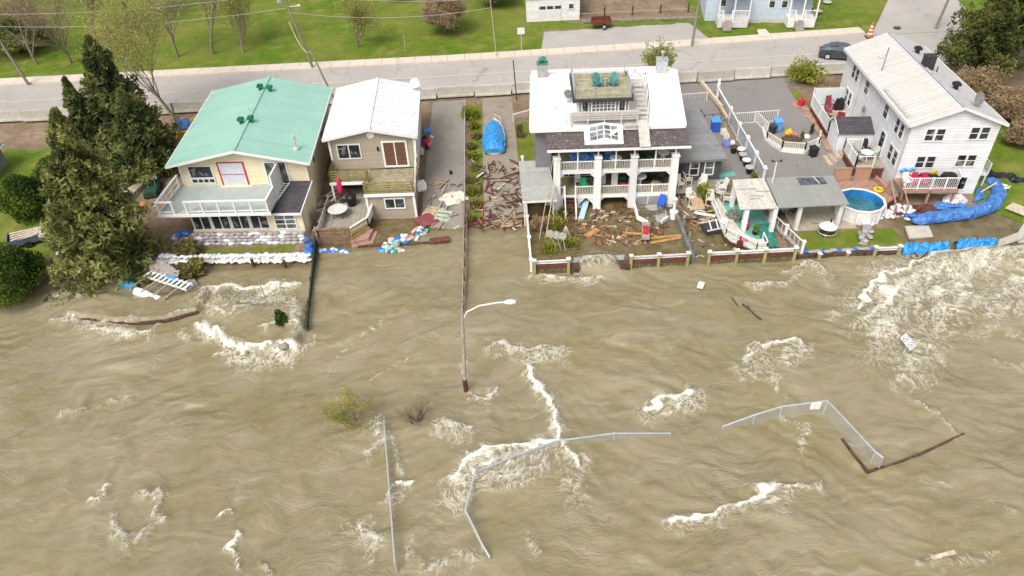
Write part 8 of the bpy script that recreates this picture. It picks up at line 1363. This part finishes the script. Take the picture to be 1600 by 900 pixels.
# ---------------------------------------------------------------- river fences, lamp, sign
def meshmat():
    m = bpy.data.materials.new('chain link mesh'); m.use_nodes = True; t = m.node_tree; b = t.nodes['Principled BSDF']; out = t.nodes['Material Output']; L = t.links.new
    b.inputs['Base Color'].default_value = (.5, .5, .47, 1); b.inputs['Roughness'].default_value = .5; V = N(t, 'ShaderNodeTexCoord').outputs['Object']; sx = N(t, 'ShaderNodeSeparateXYZ'); L(V, sx.inputs[0]); s1 = mth(t, 'ADD', sx.outputs[0], sx.outputs[1])
    f = lambda v: mth(t, 'LESS_THAN', mth(t, 'FRACT', mth(t, 'MULTIPLY', v, 14)), .17); a = mth(t, 'MAXIMUM', f(mth(t, 'ADD', s1, sx.outputs[2])), f(mth(t, 'SUBTRACT', s1, sx.outputs[2]))); tr = N(t, 'ShaderNodeBsdfTransparent'); mx = N(t, 'ShaderNodeMixShader'); L(a, mx.inputs[0]); L(tr.outputs[0], mx.inputs[1]); L(b.outputs[0], mx.inputs[2]); L(mx.outputs[0], out.inputs['Surface']); return m
CL = meshmat()
def chain(label, pts, zs, bottom=-.4, every=2.4, pw=.045, name='chain_link_fence', m=STEEL):
    q = [Vector((P(*p, z).x, P(*p, z).y, z)) for p, z in zip(pts, zs)]; o = T(name, label, 'fence', (q[0].x, q[0].y, 0)); b = MB(); b.tube(q, .05, 6); meshobj('top_rail', b, m, o, world=True)
    b = MB(); [b.add([a, c, (c.x, c.y, bottom), (a.x, a.y, bottom)], [(0, 1, 2, 3)]) for a, c in zip(q[:-1], q[1:])]; meshobj('wire_mesh', b, CL, o, world=True)
    for a, c in zip(q[:-1], q[1:]):
        k = max(1, int((c-a).length/every))
        for i in range(k+(1 if c is q[-1] else 0)): p = a.lerp(c, i/k); b = MB(); b.tube([(p.x, p.y, bottom), (p.x, p.y, p.z+.03)], pw, 6); meshobj('post', b, m, o, world=True)
    return o
chain('steel railed fence running straight down the river to the bottom edge', [(600, 657), (606, 735), (617, 880)], [.6, .6, .6]); chain('short bent fence zigzag in the foam below the longest crest', [(744, 733), (727, 797), (753, 850), (765, 870)], [.7, .7, .6, .15]); chain('fence sinking to the right through the longest foam crest', [(750, 735), (800, 714), (870, 689), (960, 677), (1048, 677)], [.5, .55, .5, .45, .1])
F4 = chain('angular fence enclosing a corner at the right of the river', [(1130, 666), (1180, 648), (1222, 635), (1293, 626), (1368, 706), (1380, 715)], [.1, .6, .8, 1.0, 1.05, 1.0]); p = P(1280, 632, .8); b = MB(); b.box(p.x-.45, p.x+.1, p.y-.03, p.y+.03, .45, .95); meshobj('plate', b, WHITE_OLD, F4, world=True)
b = MB(); q = [P(1315, 688, 0), P(1335, 715, .05), P(1355, 739, .05), P(1400, 726, .05), P(1450, 706, .0), P(1505, 680, -.12)]; [b.bar(a, c, .12, .34) for a, c in zip(q[:-1], q[1:])]; solo('submerged_wall', 'dark submerged wall edge forming an angle below the right fence', 'wall', b, WOODBROWN, q[2], world=True)
for a, c, lab in (((727, 172), (727, 330), 'upper part of the wire fence between the two driveways'), ((727, 330), (724, 500), 'lower part of the boundary fence running into the river')):
    A1, C1 = P(*a, 1.2 if a[1] < 200 else .2), P(*c, .2 if a[1] < 200 else -.1); o = T('wire_fence', lab, 'fence', A1); b = MB(); b.tube([A1+Vector((0, 0, 1.0)), C1+Vector((0, 0, .8))], .035, 5); meshobj('top_rail', b, WOODGREY if a[1] > 200 else STEEL, o, world=True); b = MB(); b.add([A1+Vector((0, 0, 1)), C1+Vector((0, 0, .8)), C1-Vector((0, 0, .4)), A1-Vector((0, 0, .2))], [(0, 1, 2, 3)]); meshobj('wire_mesh', b, CL, o, world=True)
    for i in range(8): p = A1.lerp(C1, i/7.5); b = MB(); b.tube([p-Vector((0, 0, .6)), p+Vector((0, 0, 1.02-.2*i/8))], .05, 6); meshobj('post', b, RUST if a[1] > 200 else STEEL, o, world=True)
    if a[1] > 200: b = MB(); b.bar(A1+Vector((.15, 0, .1)), C1+Vector((.1, 0, .1)), .08, .12); meshobj('caught_debris', b, BARK, o, world=True)
SL = T('street_lamp', 'grey street lamp with curved white arm standing in the river', 'street lamp', (-3.0, 29.2, -.3)); b = MB(); b.tube([(0, 0, 1.3), (.1, .15, 3.2), (.25, .3, 6.4)], [.11, .10, .075], 8); meshobj('pole', b, WOODGREY, SL); b = MB(); b.tube([(0, 0, 0), (0, 0, 1.35)], .14, 8); meshobj('base_post', b, RUST, SL); b = MB(); b.tube([(.2, .28, 5.6), (.5, .3, 6.2), (1.2, .3, 6.6), (2.2, .3, 6.75), (2.6, .3, 6.75)], .045, 6); meshobj('arm', b, WHITE, SL); b = MB(); b.lathe([(.06, -.32), (.13, -.15), (.15, .1), (.09, .3)], 10, m=Matrix.Translation((2.85, .3, 6.75)) @ Matrix.Rotation(math.pi/2, 4, 'Y')); meshobj('lamp_head', b, WHITEPL, SL)
SG = T('warning_sign', 'white tilted sign with two ringed symbols sticking out of the river', 'sign', P(1412, 552, 0), 0); p0 = P(1412, 552, 0)
M_ = Matrix.Translation((0, 0, .75)) @ Matrix.Rotation(math.radians(-42), 4, 'X') @ Matrix.Rotation(math.radians(-33), 4, 'Y') if False else Matrix.Translation((-.02, 0, .95)) @ Matrix.Rotation(math.radians(-30), 4, 'X') @ Matrix.Rotation(math.radians(-38), 4, 'Y')
b = MB(M_); b.box(-.22, .22, -.02, .02, -.5, .5); meshobj('sign_plate', b, WHITE, SG)
for zc in (-.25, .25):
    b = MB(M_); n = 18; vs = []
    for r_ in (.15, .19): vs += [(r_*math.cos(6.283*k/n), -.026, zc+r_*math.sin(6.283*k/n)) for k in range(n)]
    b.add(vs, [(k, (k+1) % n, n+(k+1) % n, n+k) for k in range(n)]); b.bar((-.11, -.027, zc+.11), (.11, -.027, zc-.11), .03, .005, up=(0, 1, 0)); b.box(-.05, .03, -.029, -.024, zc-.08, zc+.05); meshobj('ringed_symbol', b, mat('dark blue grey print', (.12, .12, .18), .6, .1, 3), SG)
b = MB(); b.tube([(0, 0, -.5), (0, 0, .6)], .04, 6); meshobj('post', b, STEEL, SG)
